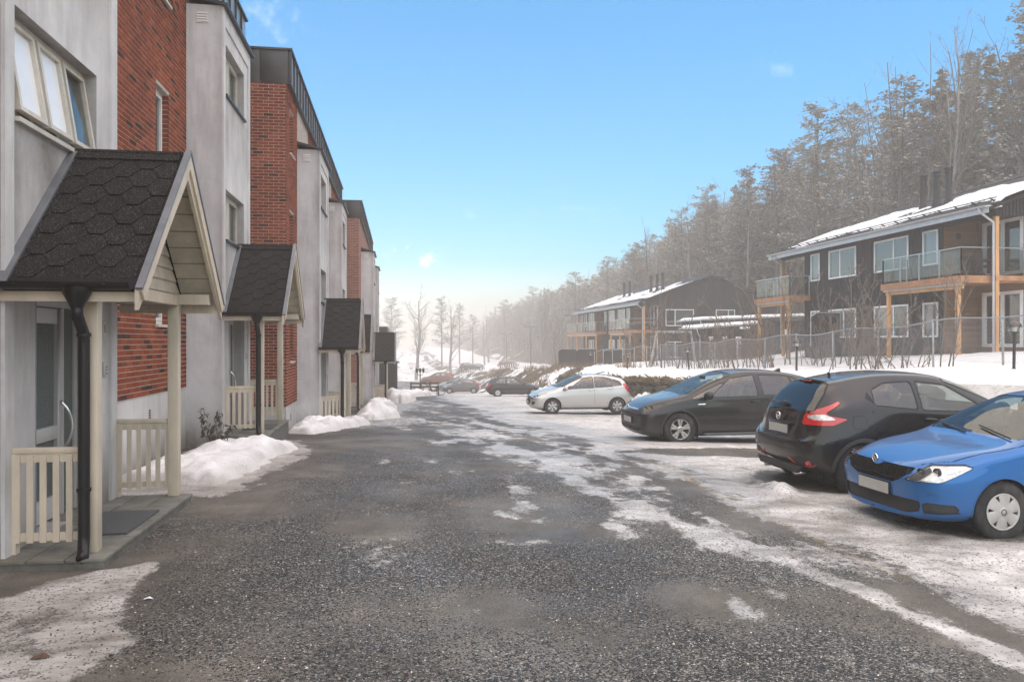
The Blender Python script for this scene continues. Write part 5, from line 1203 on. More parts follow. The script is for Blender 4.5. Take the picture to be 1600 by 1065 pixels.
def wheel(parent, x, y, r, side, kind, rim_m='alloy', rw=.20, rr=.62):
    """tyre, rim with spokes, hub; axis along y, outer face towards side"""
    w = MB(); R0 = r*rr; hw = rw/2; prof = [(R0*.96,-hw*.75),(R0+.012,-hw*.9),(r*.86,-hw),(r*.965,-hw*.86),(r,-hw*.62),(r,0),(r,hw*.62),(r*.965,hw*.86),(r*.86,hw),(R0+.012,hw*.9),(R0*.96,hw*.75)]
    w.lathe(prof, 40, (0,0,0), 'y'); t = w.build('wheel', 'tyre', parent, smooth=True); t.location = (x, y, r)
    tr = MB()
    for k in range(30):
        a = 2*math.pi*k/30
        for s_, ph in ((-1, 0), (1, .1)):
            c_, sn = math.cos(a+ph), math.sin(a+ph); c2, s2 = math.cos(a+ph+.13), math.sin(a+ph+.13); e = r+.006
            tr.add([(e*c_,s_*.015,e*sn),(e*c2,s_*.03,e*s2),(e*c2,s_*hw*.62,e*s2),(e*c_,s_*hw*.6,e*sn),((e-.02)*c_,s_*.015,(e-.02)*sn),((e-.02)*c2,s_*.03,(e-.02)*s2),((e-.02)*c2,s_*hw*.62,(e-.02)*s2),((e-.02)*c_,s_*hw*.6,(e-.02)*sn)], [(0,1,2,3),(0,4,5,1),(1,5,6,2),(2,6,7,3),(3,7,4,0)])
    tr.build('tread', 'tyre', t, kind='stuff')
    o = side*hw; b = MB(); b.lathe([(R0*.97,o*.8),(R0*1.0,o*.92),(R0*.985,o*.96),(R0*.93,o*.80),(R0*.90,-o*.5),(R0*.2,-o*.55)], 40, (0,0,0), 'y'); b.build('rim', rim_m, t, smooth=True)
    d = MB(); d.lathe([(0,o*.05),(R0*.62,o*.05),(R0*.62,-o*.2)], 24, (0,0,0), 'y'); d.build('brake_disc', 'seat_grey', t)
    s = MB()
    def spoke(a, w0, w1, r0, r1, d0, d1, th=.018, skew=0.0):
        pts = []
        for rr_, ww, dd, sk in ((r0,w0,d0,0),(r1,w1,d1,skew)):
            for q in (-1, 1):
                an = a+sk; ca, sa = math.cos(an), math.sin(an); px_, pz = rr_*ca - q*ww/2*sa, rr_*sa + q*ww/2*ca
                pts += [(px_, dd, pz), (px_, dd-side*th, pz)]
        s.add(pts, [(0,2,6,4),(1,5,7,3),(0,4,5,1),(2,3,7,6)] if side > 0 else [(4,6,2,0),(3,7,5,1),(1,5,4,0),(6,7,3,2)])
    if kind == 'ten':       # five pairs of blades
        for k in range(5):
            a = 2*math.pi*k/5+math.pi/2
            spoke(a-.16, .030, .055, R0*.16, R0*.95, o*.78, o*.90, skew=-.02); spoke(a+.16, .030, .055, R0*.16, R0*.95, o*.78, o*.90, skew=.02)
    elif kind == 'six':
        for k in range(6): spoke(2*math.pi*k/6+math.pi/2, .055, .10, R0*.15, R0*.95, o*.86, o*.90)
    elif kind == 'five':
        for k in range(5): spoke(2*math.pi*k/5+math.pi/2, .06, .09, R0*.15, R0*.95, o*.80, o*.88)
    else:                   # steel wheel with full cover of broad petals
        n = 6
        for k in range(n): spoke(2*math.pi*k/n+.3, .085, .135, R0*.20, R0*.90, o*1.0, o*.92, skew=.12)
        s.lathe([(R0*.88,o*.90),(R0*.97,o*.97),(R0*1.0,o*.90)], 40, (0,0,0), 'y')
    s.build('spokes', rim_m, t, bevel=.005)
    h = MB(); h.lathe([(R0*.30,o*.72),(R0*.30,o*.93),(R0*.26,o*1.0),(0,o*1.03)], 20, (0,0,0), 'y'); hb = h.build('hub_cap', rim_m, t, auto=40)
    e = MB(); e.lathe([(R0*.12,o*1.035),(R0*.15,o*1.045),(R0*.17,o*1.03)], 16, (0,0,0), 'y'); e.build('emblem', 'plastic_grey', t)
    return t
def seat(parent, x, y, z, m='seat_grey', w=.48, rear=False):
    s = MB(); s.box(x-.24, x+.26, y-w/2, y+w/2, z-.12, z+.02); s.build('seat_cushion', m, parent, bevel=.05)
    b = MB(); b.prism([(x+.20,z-.02),(x+.33,z-.02),(x+.47,z+.52),(x+.37,z+.54)], w, (0,y-w/2,0), ((1,0,0),(0,0,1)), (0,1,0)); b.build('seat_back', m, parent, bevel=.04)
    if not rear: h = MB(); h.box(x+.42, x+.51, y-.13, y+.13, z+.57, z+.75); h.build('headrest', m, parent, bevel=.035)
def mirrored(root, name, sh, m, off=0.0, sub=None):
    for s_ in (-1, 1): link(name, shell_mesh(name, sh, s_, off), m, sub or root)
def build_car(c, label, group=None):
    root = thing('parked_car', label, 'car', group=group); sh = car_shell(c); L, W = c['L'], c['W']; X = lambda s: s.A[:,0]; Z = lambda s: s.A[:,2]; Y = lambda s: s.A[:,1]
    pm = c['paint']; wz = c['wr']
    # wheel arches
    for wx in c['wx']:
        d = np.hypot(X(sh)-wx, (Z(sh)-wz)*1.0) - c['ar']; d = np.where(Y(sh) < W*.28, 1, d)
        if c.get('clad'):
            inn, sh = sh.split(d - c['clad']); d2 = np.hypot(X(inn)-wx, Z(inn)-wz)-c['ar']; _, lip = inn.split(np.where(Y(inn) < W*.28, 1, d2)); mirrored(root, 'arch_trim', lip, 'plastic_grey', .006)
        else:
            inn, sh = sh.split(d - .012); d2 = np.hypot(X(inn)-wx, Z(inn)-wz)-c['ar']; _, lip = inn.split(np.where(Y(inn) < W*.28, 1, d2)); mirrored(root, 'arch_lip', lip, pm, .003)
    # underside
    under, sh = sh.split(np.where(sh.A[:,5] < -.75, -1.0, 1.0)*1e-3 + (Z(sh)-c['uz'])*0) if False else (None, sh)
    inner = sh
    glass_parts = []
    def cut(view, fn, cond=None):
        nonlocal sh
        A = sh.A; a, b_ = {'side': (A[:,0], A[:,2]), 'front': (A[:,6], A[:,2]), 'rear': (A[:,7], A[:,2]), 'plan': (A[:,0], A[:,1])}[view]
        d = fn(a, b_); 
        if cond is not None: d = np.where(cond(A), d, np.maximum(d, .05))
        return d
    def take(view, P, r=.02, seal=.010, cond=None, fn=None):
        nonlocal sh
        fn_ = fn or rpoly(P, r); d = cut(view, fn_, cond); big, sh = sh.split(d - seal)
        if seal == 0: return big, None
        A = big.A; a, b_ = {'side': (A[:,0], A[:,2]), 'front': (A[:,6], A[:,2]), 'rear': (A[:,7], A[:,2]), 'plan': (A[:,0], A[:,1])}[view]
        inn, band = big.split(fn_(a, b_)); return inn, band
    side_ok = lambda A: (np.abs(A[:,4]) > .35) & (A[:,2] > c['zm']); up_ok = lambda A: A[:,2] > c['cowl'][1]-.10
    # windscreen and rear window in plan view
    for key, nm in (('ws', 'windscreen'), ('rw', 'rear_window')):
        if key not in c: continue
        P = c[key]; gl, band = take('plan', P, .03, .028, lambda A, k=key: (A[:,2] > c['glz']) & ((A[:,0] < L*.5) if k == 'ws' else (A[:,0] > L*.6)))
        link('window_seal', shell_mesh('window_seal', band), 'seal_black', root); link(nm, shell_mesh(nm, gl, 0, -.004), c.get('glass', 'car_glass') if key == 'ws' else c.get('glass_r', 'car_glass_dark'), root)
    for P, gm in c['dlo']:
        gl, band = take('side', P, .018, c.get('seal', .016), side_ok); mirrored(root, 'window_seal', band, 'seal_black', 0); mirrored(root, 'side_window', gl, gm, -.004)
    # lamps, grille, intakes, trims (front / rear unwrapped or side view)
    for nm, view, P, r, m, offs, both, seal in c['cuts']:
        cond = {'front': lambda A: (A[:,0] < L*.35), 'rear': lambda A: (A[:,0] > L*.65), 'side': lambda A: np.abs(A[:,4]) > .3}[view]
        inn, band = take(view, P, r, seal, cond)
        if band is not None and not band.empty(): mirrored(root, 'panel_gap', band, 'seal_black', -.006)
        if inn.empty(): continue
        if m == 'headlamp':
            for s_ in (-1, 1):
                hl = link('headlight', shell_mesh('headlight', inn, s_, .002), 'lens_clear', root); link('lamp_bowl', shell_mesh('lamp_bowl', inn, s_, -.012), c.get('bowl', 'lamp_silver'), hl)
                for (rx, ry, rz, rr_, mm) in c.get('bulbs', []):
                    q = MB(); rx = surf_x(inn, ry, rz)+.006; q.lathe([(rr_*.72,.012),(rr_*.86,-.004),(rr_,.004),(rr_*1.02,.03)], 18, (rx, s_*ry, rz), 'x'); q.build('reflector', 'trim_dark', hl, smooth=True); q = MB(); q.lathe([(0,-.002),(rr_*.35,.0),(rr_*.74,.016)], 18, (rx, s_*ry, rz), 'x'); q.build('bulb', mm, hl, smooth=True)
                for bar_ in c.get('drl', []): q = MB(); q.tube([(p[0], s_*p[1], p[2]) for p in bar_], .012, 6); q.build('light_bar', 'house_white', hl)
        elif m.startswith('both:'): link(nm, shell_mesh(nm, inn, 0, offs), m[5:], root)
        elif both: mirrored(root, nm, inn, m, offs)
        else: link(nm, shell_mesh(nm, inn, 0, offs), m, root)
    # door shut-lines
    d = np.full(len(sh.A), 1.0)
    for P in c['seams']: d = np.minimum(d, np.where(np.abs(sh.A[:,4]) > .25, line_sd(X(sh), Z(sh), P, .0058), 1))
    for P in c.get('seams_f', []): d = np.minimum(d, np.where(X(sh) < L*.33, line_sd(X(sh), Y(sh), P, .0058), 1))
    for P in c.get('seams_r', []): d = np.minimum(d, np.where(X(sh) > L*.7, line_sd(sh.A[:,7], Z(sh), P, .0058), 1))
    gap, sh = sh.split(d); mirrored(root, 'shut_line', gap, 'seal_black', -.008)
    link('body', shell_mesh('body', sh), pm, root)
    # inner skin so that the cabin is trimmed
    inn2 = inner
    for P, gm in c['dlo']: _, inn2 = inn2.split(np.where(side_ok(inn2.A), rpoly(P, .02)(X(inn2), Z(inn2)), 1))
    for key in ('ws', 'rw'):
        if key in c: _, inn2 = inn2.split(np.where((Z(inn2) > c['glz']) & ((X(inn2) < L*.5) if key == 'ws' else (X(inn2) > L*.6)), rpoly(c[key], .03)(X(inn2), Y(inn2)), 1))
    link('cabin_trim', shell_mesh('cabin_trim', inn2, 0, -.022, True), 'trim_dark', root)
    # wheel housings, floor
    for wx in c['wx']:
        for s_ in (-1, 1):
            m = MB(); n = 16; prof = [(c['ar']+.014, math.pi*k/n) for k in range(n+1)]; vs_ = []; yo, yi = s_*(W/2-.035), s_*(W/2-.36)
            for rr_, a in prof: vs_ += [(wx+rr_*math.cos(a), yo, wz+rr_*math.sin(a)), (wx+rr_*math.cos(a), yi, wz+rr_*math.sin(a))]
            vs_ += [(wx-c['ar']-.014, yo, .16), (wx-c['ar']-.014, yi, .16), (wx+c['ar']+.014, yo, .16), (wx+c['ar']+.014, yi, .16)]; k = len(prof)*2
            m.add(vs_, [(2*i, 2*i+1, 2*i+3, 2*i+2) for i in range(n)] + [(k-2,k-1,k+1,k), (0,2*0+1,k+3,k+2)] + [tuple([2*i+1 for i in range(n+1)]+[k+1,k+3])]); m.build('wheel_housing', 'wheel_well', root)
    wheel(root, c['wx'][0], -(W/2-.115), wz, -1, c['wheel'], c['rim']); wheel(root, c['wx'][0], W/2-.115, wz, 1, c['wheel'], c['rim']); wheel(root, c['wx'][1], -(W/2-.115), wz, -1, c['wheel'], c['rim']); wheel(root, c['wx'][1], W/2-.115, wz, 1, c['wheel'], c['rim'])
    m = MB(); m.box(.30, L-.30, -W*.36, W*.36, .17, .30); m.build('floor_pan', 'wheel_well', root)
    m = MB(); m.box(c['cowl'][0]-.1, L-.45, -W/2+.10, W/2-.10, .30, c['zm']-.02); m.build('cabin_floor', 'trim_dark', root)
    m = MB(); cx, cz = c['cowl']; m.prism([(cx+.02,cz-.14),(cx+.45,cz-.06),(cx+.62,cz-.10),(cx+.62,cz-.40),(cx+.02,cz-.40)], W-.30, (0,-W/2+.15,0), ((1,0,0),(0,0,1)), (0,1,0)); m.build('dashboard', 'trim_dark', root, bevel=.03)
    for s_ in (-1, 1): seat(root, c['seat'], s_*.36, c['zm']+.05); seat(root, c['seat']+.85, s_*.34, c['zm']+.07)
    m = MB(); m.tube([(cx+.80+.05*math.sin(t), -.36*c.get('lhd',-1)*-1+.18*math.cos(t), cz-.10+.17*math.sin(t)) for t in np.linspace(0, 2*math.pi, 17)], .016, 6); m.build('steering_wheel', 'trim_dark', root)
    m = MB(); m.box(cx+.72, cx+.78, -.11, .11, c['H']-.22, c['H']-.15); m.build('rear_view_mirror', 'trim_dark', root, bevel=.01)
    # mirrors and handles
    for s_ in (-1, 1):
        mx, my, mz = c['mirror']; m = MB(); m.sphere((mx, s_*(my+.11), mz), .5, 14, 10, (.17, .20, .17) if not c.get('mbig') else (.20,.23,.21))
        for k, p in enumerate(m.v): m.v[k] = (min(p[0], mx+.055), p[1], max(p[2], mz-.065))
        mo = m.build('door_mirror', c.get('mirror_m', pm), root, auto=50)
        m = MB(); m.box(mx+.046, mx+.062, min(s_*(my+.04), s_*(my+.18)), max(s_*(my+.04), s_*(my+.18)), mz-.05, mz+.06); m.build('mirror_glass', 'chrome', mo)
        m = MB(); m.bar((mx+.01, s_*(my-.06), mz-.07), (mx, s_*(my+.07), mz-.04), .07, .05); m.build('mirror_arm', 'trim_black', mo)
        for hx, hz in c['handles']:
            i = np.argmin(np.abs(sh.A[:,0]-hx)+np.abs(sh.A[:,2]-hz)+np.where(np.abs(sh.A[:,4]) > .5, 0, 9)); y = sh.A[i,1]
            m = MB(); m.tube([(hx-.09, s_*(y+.005), hz), (hx-.07, s_*(y+.03), hz+.003), (hx+.07, s_*(y+.03), hz+.008), (hx+.09, s_*(y+.005), hz+.008)], [.012,.016,.016,.012], 8); m.build('door_handle', c.get('handle_m', pm), root, smooth=True)
            m = MB(); m.sphere((hx, s_*(y-.004), hz+.002), .5, 12, 6, (.17,.012,.06)); m.build('handle_recess', 'seal_black' if c.get('dark') else pm, root, smooth=True)
    for fn_ in c.get('extras', []): fn_(root, c, sh)
    return root
def surf_y(sh, x, z): 
    i = np.argmin((sh.A[:,0]-x)**2+(sh.A[:,2]-z)**2); return sh.A[i,1]
def surf_x(sh, y, z, front=True):
    A = sh.A; ok = A[:,0] < 1.2 if front else A[:,0] > A[:,0].max()-1.2; d = (A[:,1]-y)**2+(A[:,2]-z)**2+np.where(ok, 0, 9); return A[np.argmin(d),0]
def plate(x, z, front=True, w=.52, h=.115):
    def f(root, c, sh, x=x):
        s_ = -1 if front else 1; x = surf_x(sh, .16, z, front); m = MB(); m.box(min(x,x+s_*.02), max(x,x+s_*.02), -w/2-.012, w/2+.012, z-h/2-.012, z+h/2+.012); p = m.build('plate_holder', 'trim_black', root, bevel=.005)
        m = MB(); xx = x+s_*.02; m.box(min(xx,xx+s_*.004), max(xx,xx+s_*.004), -w/2, w/2, z-h/2, z+h/2); m.build('number_plate', 'plate_face', p)
    return f
def badge(x, z, r, kind, front=True):
    """round badge: ring plus the mark inside it"""
    def f(root, c, sh):
        s_ = -1 if front else 1; m = MB(); m.lathe([(0,.0),(r*.86,.0),(r*.86,s_*.004)], 24, (x,0,z), 'x'); b = m.build('badge', 'trim_black' if kind != 'ring_bar' else 'trim_black', root)
        q = MB(); q.lathe([(r*.82,0),(r*.82,s_*.010),(r*.92,s_*.013),(r,s_*.010),(r,0)], 28, (x,0,z), 'x'); q.build('badge_ring', 'chrome', b, smooth=True)
        def stroke(pts, w=.09):
            for a, e in zip(pts[:-1], pts[1:]): g = MB(); g.bar((x+s_*.006, a[0]*r, z+a[1]*r), (x+s_*.006, e[0]*r, z+e[1]*r), w*r*1.6, .006, up=(1,0,0)); g.build('badge_mark', 'chrome', b)
        if kind == 'letters': stroke([(-.30,.74),(0,.10),(.30,.74)]); stroke([(-.72,.42),(-.36,-.62),(0,.0),(.36,-.62),(.72,.42)])
        elif kind == 'ring_bar': stroke([(-1.12,0),(1.12,0)], .30)
        else: stroke([(-.55,-.45),(.1,-.1),(.55,.5)], .16); stroke([(-.2,.05),(.35,.5)], .12); stroke([(-.35,-.05),(.2,.55)], .10)
    return f
# ------------------------------------------------------------------ the cars themselves
paint('paint_blue', (.003,.115,.36), .3, .30, .16, flake=.12); paint('paint_black', (.008,.008,.009), .1, .25, .25, (.13,.12,.11), .8); paint('paint_grey', (.026,.0255,.0255), .5, .33, .30, (.13,.12,.11), .7)
paint('paint_silver', (.56,.55,.53), .7, .36, .30, (.24,.22,.19), .6); paint('paint_char', (.035,.032,.031), .4, .35, .35, (.15,.135,.12), .7)
def antenna(x, z, l=.45, lean=.35, y=0):
    def f(root, c, sh):
        m = MB(); m.tube([(x,y,z-.01),(x+.02,y,z+.03)], .02, 8); m.tube([(x+.01,y,z+.02),(x+.01+l*lean,y,z+l)], [.006,.003], 6); m.build('antenna', 'black_plastic', root)
    return f
def fin(x, z):
    def f(root, c, sh):
        m = MB(); m.prism([(x,z-.02),(x+.19,z-.03),(x+.18,z+.055),(x+.14,z+.05)], .05, (0,-.025,0), ((1,0,0),(0,0,1)), (0,1,0)); m.build('roof_fin', c['paint'], root, bevel=.012)
    return f
def wiper(pts, r=.009):
    def f(root, c, sh):
        m = MB(); m.tube(pts, r, 6); m.build('wiper', 'black_plastic', root)
    return f
def boxpart(name, m_, b, bev=.01):
    def f(root, c, sh):
        for s_ in ((-1,1) if b[2] > 0.001 else (1,)):
            m = MB(); y0, y1 = sorted((s_*b[2], s_*b[3])) if b[2] > .001 else (-b[3], b[3]); m.box(b[0],b[1],y0,y1,b[4],b[5]); m.build(name, m_, root, bevel=bev)
    return f
def sill_trim(c0, c1, z0, z1, mm, y=.0):
    def f(root, c, sh):
        for s_ in (-1,1):
            yy = c['W']/2-.02+y; m = MB(); m.prism([(c0,z0+.03),(c0+.08,z1),(c1-.05,z1+.01),(c1,z0+.04),(c1-.05,z0),(c0+.1,z0)], .05*s_, (0,s_*(yy-.03),0), ((1,0,0),(0,0,1)), (0,1,0)); m.build('sill_trim', mm, root, bevel=.008)
    return f
ST = lambda L: sorted(set([0,.012,.05,.13,.26,.45,.7,.95,1.15,1.4,1.7,2.0,2.35,2.8,3.2,L-.75,L-.55,L-.38,L-.22,L-.12,L-.05,L-.012,L]))
# ---- silver five-door
L = 3.95
silver = dict(L=L, W=1.70, H=1.48, st=ST(L), zm=.62, zmk=.01, glz=.98, uz=.2, wr=.30, wx=(.80,3.29), ar=.345, paint='paint_silver', wheel='six', rim='alloy', cowl=(1.02,.98), seat=1.75, mirror=(1.28,.86,.98), handles=[(2.27,.90),(3.02,.945)],
 top=[(0,.66),(.06,.72),(.16,.775),(.45,.86),(.95,.965),(1.1,1.03),(1.55,1.26),(1.95,1.425),(2.35,1.475),(2.8,1.465),(3.35,1.38),(3.62,1.29),(3.76,1.08),(3.87,.92),(3.93,.80),(L,.66)],
 edge=[(0,.62),(.13,.70),(.45,.80),(.95,.915),(1.15,.99),(1.55,1.19),(1.95,1.335),(2.35,1.385),(2.8,1.375),(3.35,1.29),(3.62,1.21),(3.78,1.0),(3.9,.80),(L,.62)],
 belt=[(0,.58),(.13,.64),(.45,.73),(.95,.85),(1.15,.89),(1.5,.925),(2.3,.965),(3.0,1.01),(3.5,1.05),(3.75,.95),(L,.58)],
 Wb=[(0,.78),(.45,.80),(1.0,.815),(2,.825),(3.2,.80),(L,.72)], We=[(0,.60),(.45,.66),(.95,.74),(1.15,.74),(1.55,.66),(2,.60),(2.8,.58),(3.5,.56),(3.75,.66),(L,.66)],
 zb=[(0,.24),(.4,.17),(2,.18),(3.5,.19),(L,.32)], nose=[(.2,.10),(.34,.0),(.5,.01),(.64,.05),(.75,.16),(.9,.2)], tail=[(.3,.10),(.45,.0),(.6,.01),(.8,.05),(.95,.02),(1.2,0)],
 ws=[(1.10,-.1),(1.10,.60),(1.22,.68),(1.93,.545),(1.93,-.1)], rw=[(3.66,-.1),(3.66,.50),(3.80,.58),(3.88,.58),(3.88,-.1)],
 dlo=[([(1.50,.97),(1.46,.95),(2.02,1.325),(2.36,1.365),(2.37,1.0)],'car_glass'), ([(1.22,.925),(1.38,.94),(1.52,1.04)],'car_glass'), ([(2.46,1.01),(2.46,1.365),(2.85,1.345),(3.10,1.29),(3.12,1.05)],'car_glass'), ([(3.19,1.065),(3.18,1.27),(3.42,1.19),(3.47,1.10)],'car_glass_dark')],
 cuts=[('headlight','front',[(.50,.60),(.66,.585),(.98,.70),(1.08,.78),(.90,.755)],.015,'headlamp',0,True,.008), ('lower_grille','front',[(-.1,.36),(.34,.36),(.44,.50),(.36,.53),(-.1,.53)],.02,'both:seal_black',-.02,False,.0), ('fog_lamp','front',[(.62,.38),(.74,.40),(.78,.46),(.62,.47)],.02,'plastic_grey',-.008,True,0), ('upper_grille','front',[(-.1,.625),(.30,.625),(.28,.655),(-.1,.655)],.006,'both:seal_black',-.01,False,.0),
  ('tail_light','side',[(3.56,1.10),(3.66,1.13),(3.90,.83),(3.86,.80),(3.72,.86)],.018,'lens_red',.006,True,.006), ('bumper_reflector','side',[(3.86,.44),(3.94,.44),(3.94,.49),(3.86,.49)],.008,'lens_red',.004,True,0), ('sill','side',[(1.10,.10),(2.98,.10),(2.98,.235),(1.10,.235)],.005,'plastic_grey',.0,True,0)],
 seams=[[(1.20,.26),(1.13,.55),(1.14,.92)], [(2.41,.26),(2.42,.7),(2.415,1.36)], [(3.14,1.0),(3.05,.72),(2.92,.45),(2.90,.26)], [(1.20,.26),(2.90,.26)]], seams_f=[[(.22,0),(.30,.50),(.55,.69),(1.06,.74)]], seams_r=[[(.62,.46),(.60,1.0)]],
 bulbs=[(.36,.58,.655,.045,'chrome'),(.50,.66,.69,.05,'chrome')], extras=[plate(.0,.44), badge(-.005,.575,.045,'ring_bar'), antenna(2.10,1.47,.32,-.9), wiper([(1.06,-.55,1.02),(1.22,-.05,1.09)]), boxpart('exhaust','steel',(3.7,3.9,.45,.52,.22,.27))])
# grey electric hatch
L = 4.26
grey = dict(L=L, W=1.80, H=1.57, st=ST(L), zm=.66, glz=1.06, uz=.2, wr=.345, wx=(.86,3.62), ar=.385, clad=.035, dark=True, paint='paint_grey', wheel='ten', rim='alloy', cowl=(.95,1.02), seat=1.95, mirror=(1.42,.93,1.04), mirror_m='trim_black', handles=[(2.52,.90),(3.42,.93)], handle_m='trim_black', mbig=True,
 top=[(0,.72),(.06,.80),(.16,.86),(.45,.945),(.85,1.02),(1.05,1.08),(1.55,1.33),(2.0,1.50),(2.4,1.56),(2.9,1.565),(3.5,1.50),(3.85,1.42),(4.02,1.20),(4.14,1.02),(4.22,.9),(L,.72)],
 edge=[(0,.68),(.13,.78),(.45,.885),(.85,.975),(1.1,1.05),(1.55,1.26),(2.0,1.41),(2.4,1.47),(2.9,1.475),(3.5,1.40),(3.85,1.32),(4.05,1.1),(4.18,.9),(L,.68)],
 belt=[(0,.62),(.13,.70),(.45,.81),(.85,.92),(1.1,.965),(1.5,.995),(2.4,1.02),(3.3,1.06),(3.8,1.09),(4.05,.98),(L,.62)],
 Wb=[(0,.82),(.45,.84),(1.0,.86),(2,.87),(3.4,.86),(L,.78)], We=[(0,.64),(.45,.70),(.85,.77),(1.1,.77),(1.55,.70),(2.1,.635),(2.9,.61),(3.7,.59),(4.0,.70),(L,.70)],
 zb=[(0,.22),(.4,.17),(2,.19),(3.8,.20),(L,.32)], nose=[(.2,.09),(.34,.0),(.5,.0),(.68,.02),(.80,.10),(.95,.16)], tail=[(.3,.10),(.45,.0),(.7,.01),(.9,.05),(1.1,.02),(1.3,0)], kf=[0,.55,.80,.92,.985,1,1],
 ws=[(1.02,-.1),(1.02,.62),(1.15,.70),(2.02,.58),(2.05,-.1)], rw=[(3.90,-.1),(3.90,.52),(4.04,.60),(4.14,.60),(4.14,-.1)],
 dlo=[([(1.62,1.03),(1.66,1.08),(2.05,1.37),(2.55,1.435),(2.57,1.05)],'car_glass'), ([(1.16,.985),(1.52,1.01),(1.56,1.06),(1.88,1.27),(1.82,1.27),(1.50,1.14)],'car_glass'), ([(2.74,1.06),(2.72,1.44),(3.38,1.415),(3.42,1.10)],'car_glass_dark'), ([(3.50,1.11),(3.46,1.40),(3.62,1.31),(3.80,1.14)],'car_glass_dark')],
 cuts=[('headlight','front',[(.52,.70),(.72,.69),(1.06,.80),(1.16,.86),(.95,.845),(.70,.79)],.014,'headlamp',0,True,.008), ('lower_grille','front',[(-.1,.30),(.60,.30),(.72,.34),(.66,.375),(-.1,.375)],.008,'both:seal_black',-.02,False,.0), ('bumper_insert','front',[(-.1,.41),(.55,.41),(.62,.56),(.56,.60),(-.1,.60)],.015,'both:trim_black',-.004,False,.0), ('nose_strip','front',[(-.1,.735),(.46,.735),(.46,.75),(-.1,.75)],.004,'both:lamp_silver',.003,False,0),
  ('tail_light','side',[(3.96,1.02),(4.05,1.05),(4.24,.86),(4.10,.84)],.015,'lens_red',.004,True,.006), ('sill','side',[(1.28,.08),(3.20,.08),(3.20,.27),(1.45,.27)],.01,'trim_black',.0,True,0), ('fender_badge','side',[(1.25,.86),(1.42,.862),(1.42,.876),(1.25,.874)],.004,'chrome',.006,True,0)],
 seams=[[(1.48,.28),(1.44,.6),(1.46,1.0)], [(2.66,.28),(2.66,.8),(2.645,1.43)], [(3.46,1.10),(3.30,.82),(3.20,.5),(3.18,.28)], [(1.48,.28),(3.18,.28)]], seams_f=[[(.15,0),(.22,.5),(.50,.72),(.98,.79)]],
 bulbs=[(.40,.62,.76,.05,'chrome'),(.52,.72,.79,.045,'chrome')], drl=[[(.20,.50,.715),(.34,.66,.715),(.55,.80,.745)]], bowl='trim_dark',
 extras=[plate(.0,.50), badge(-.008,.765,.058,'letters'), fin(3.35,1.525), sill_trim(1.35,3.22,.20,.26,'lamp_grey'), wiper([(.95,-.6,1.05),(1.12,.0,1.12)])])
mat('lamp_grey', (.10,.105,.115), .35, .2, 6, metal=.3, world=False)
# black crossover seen from behind
L = 4.13
def juke_extra(root, c, sh):
    # bumper diffuser with red accents, hatch recess, high brake light, spoiler
    m = MB(); m.prism([(-.62,.36),(.62,.36),(.52,.26),(-.52,.26)], .06, (4.03,0,0), ((0,1,0),(0,0,1)), (1,0,0)); m.build('diffuser', 'plastic_grey', root, bevel=.02)
    for s_ in (-1,1):
        m = MB(); m.tube([(surf_x(sh,a_,b_,False)+.006,s_*a_,b_) for a_,b_ in ((.36,.46),(.42,.385),(.52,.365),(.62,.362),(.72,.375),(.78,.41))], [.008,.013,.014,.014,.012,.008], 6); m.build('red_trim', 'lens_red', root, smooth=True)
        m = MB(); m.lathe([(.0,.012),(.035,.010),(.042,-.03)], 16, (surf_x(sh,.70,.425,False),s_*.70,.425), 'x'); m.build('fog_reflector', 'lens_red', root)
        m = MB(); m.tube([(3.75,s_*.40,.25),(4.06,s_*.42,.25)], .035, 10); m.build('exhaust_pipe', 'steel', root, smooth=True)
    m = MB(); m.tube([(3.52,-.46,1.445),(3.60,-.25,1.475),(3.62,0,1.483),(3.60,.25,1.475),(3.52,.46,1.445)], [.012,.022,.024,.022,.012], 8); sp = m.build('roof_spoiler', 'paint_black', root, smooth=True)
    m = MB(); m.box(3.62, 3.655, -.11, .11, 1.462, 1.485); m.build('brake_light', 'lens_red', sp, bevel=.004)
    m = MB(); m.tube([(3.955,-.02,1.175),(3.985,-.10,1.15),(3.975,-.42,1.165)], [.02,.014,.008], 6); m.sphere((3.97,0,1.165), .035, 10, 8); m.build('rear_wiper', 'black_plastic', root)
    m = MB(); m.box(4.045, 4.075, -.30, .30, .885, .915); m.build('plate_light_bar', 'paint_black', root, bevel=.01)
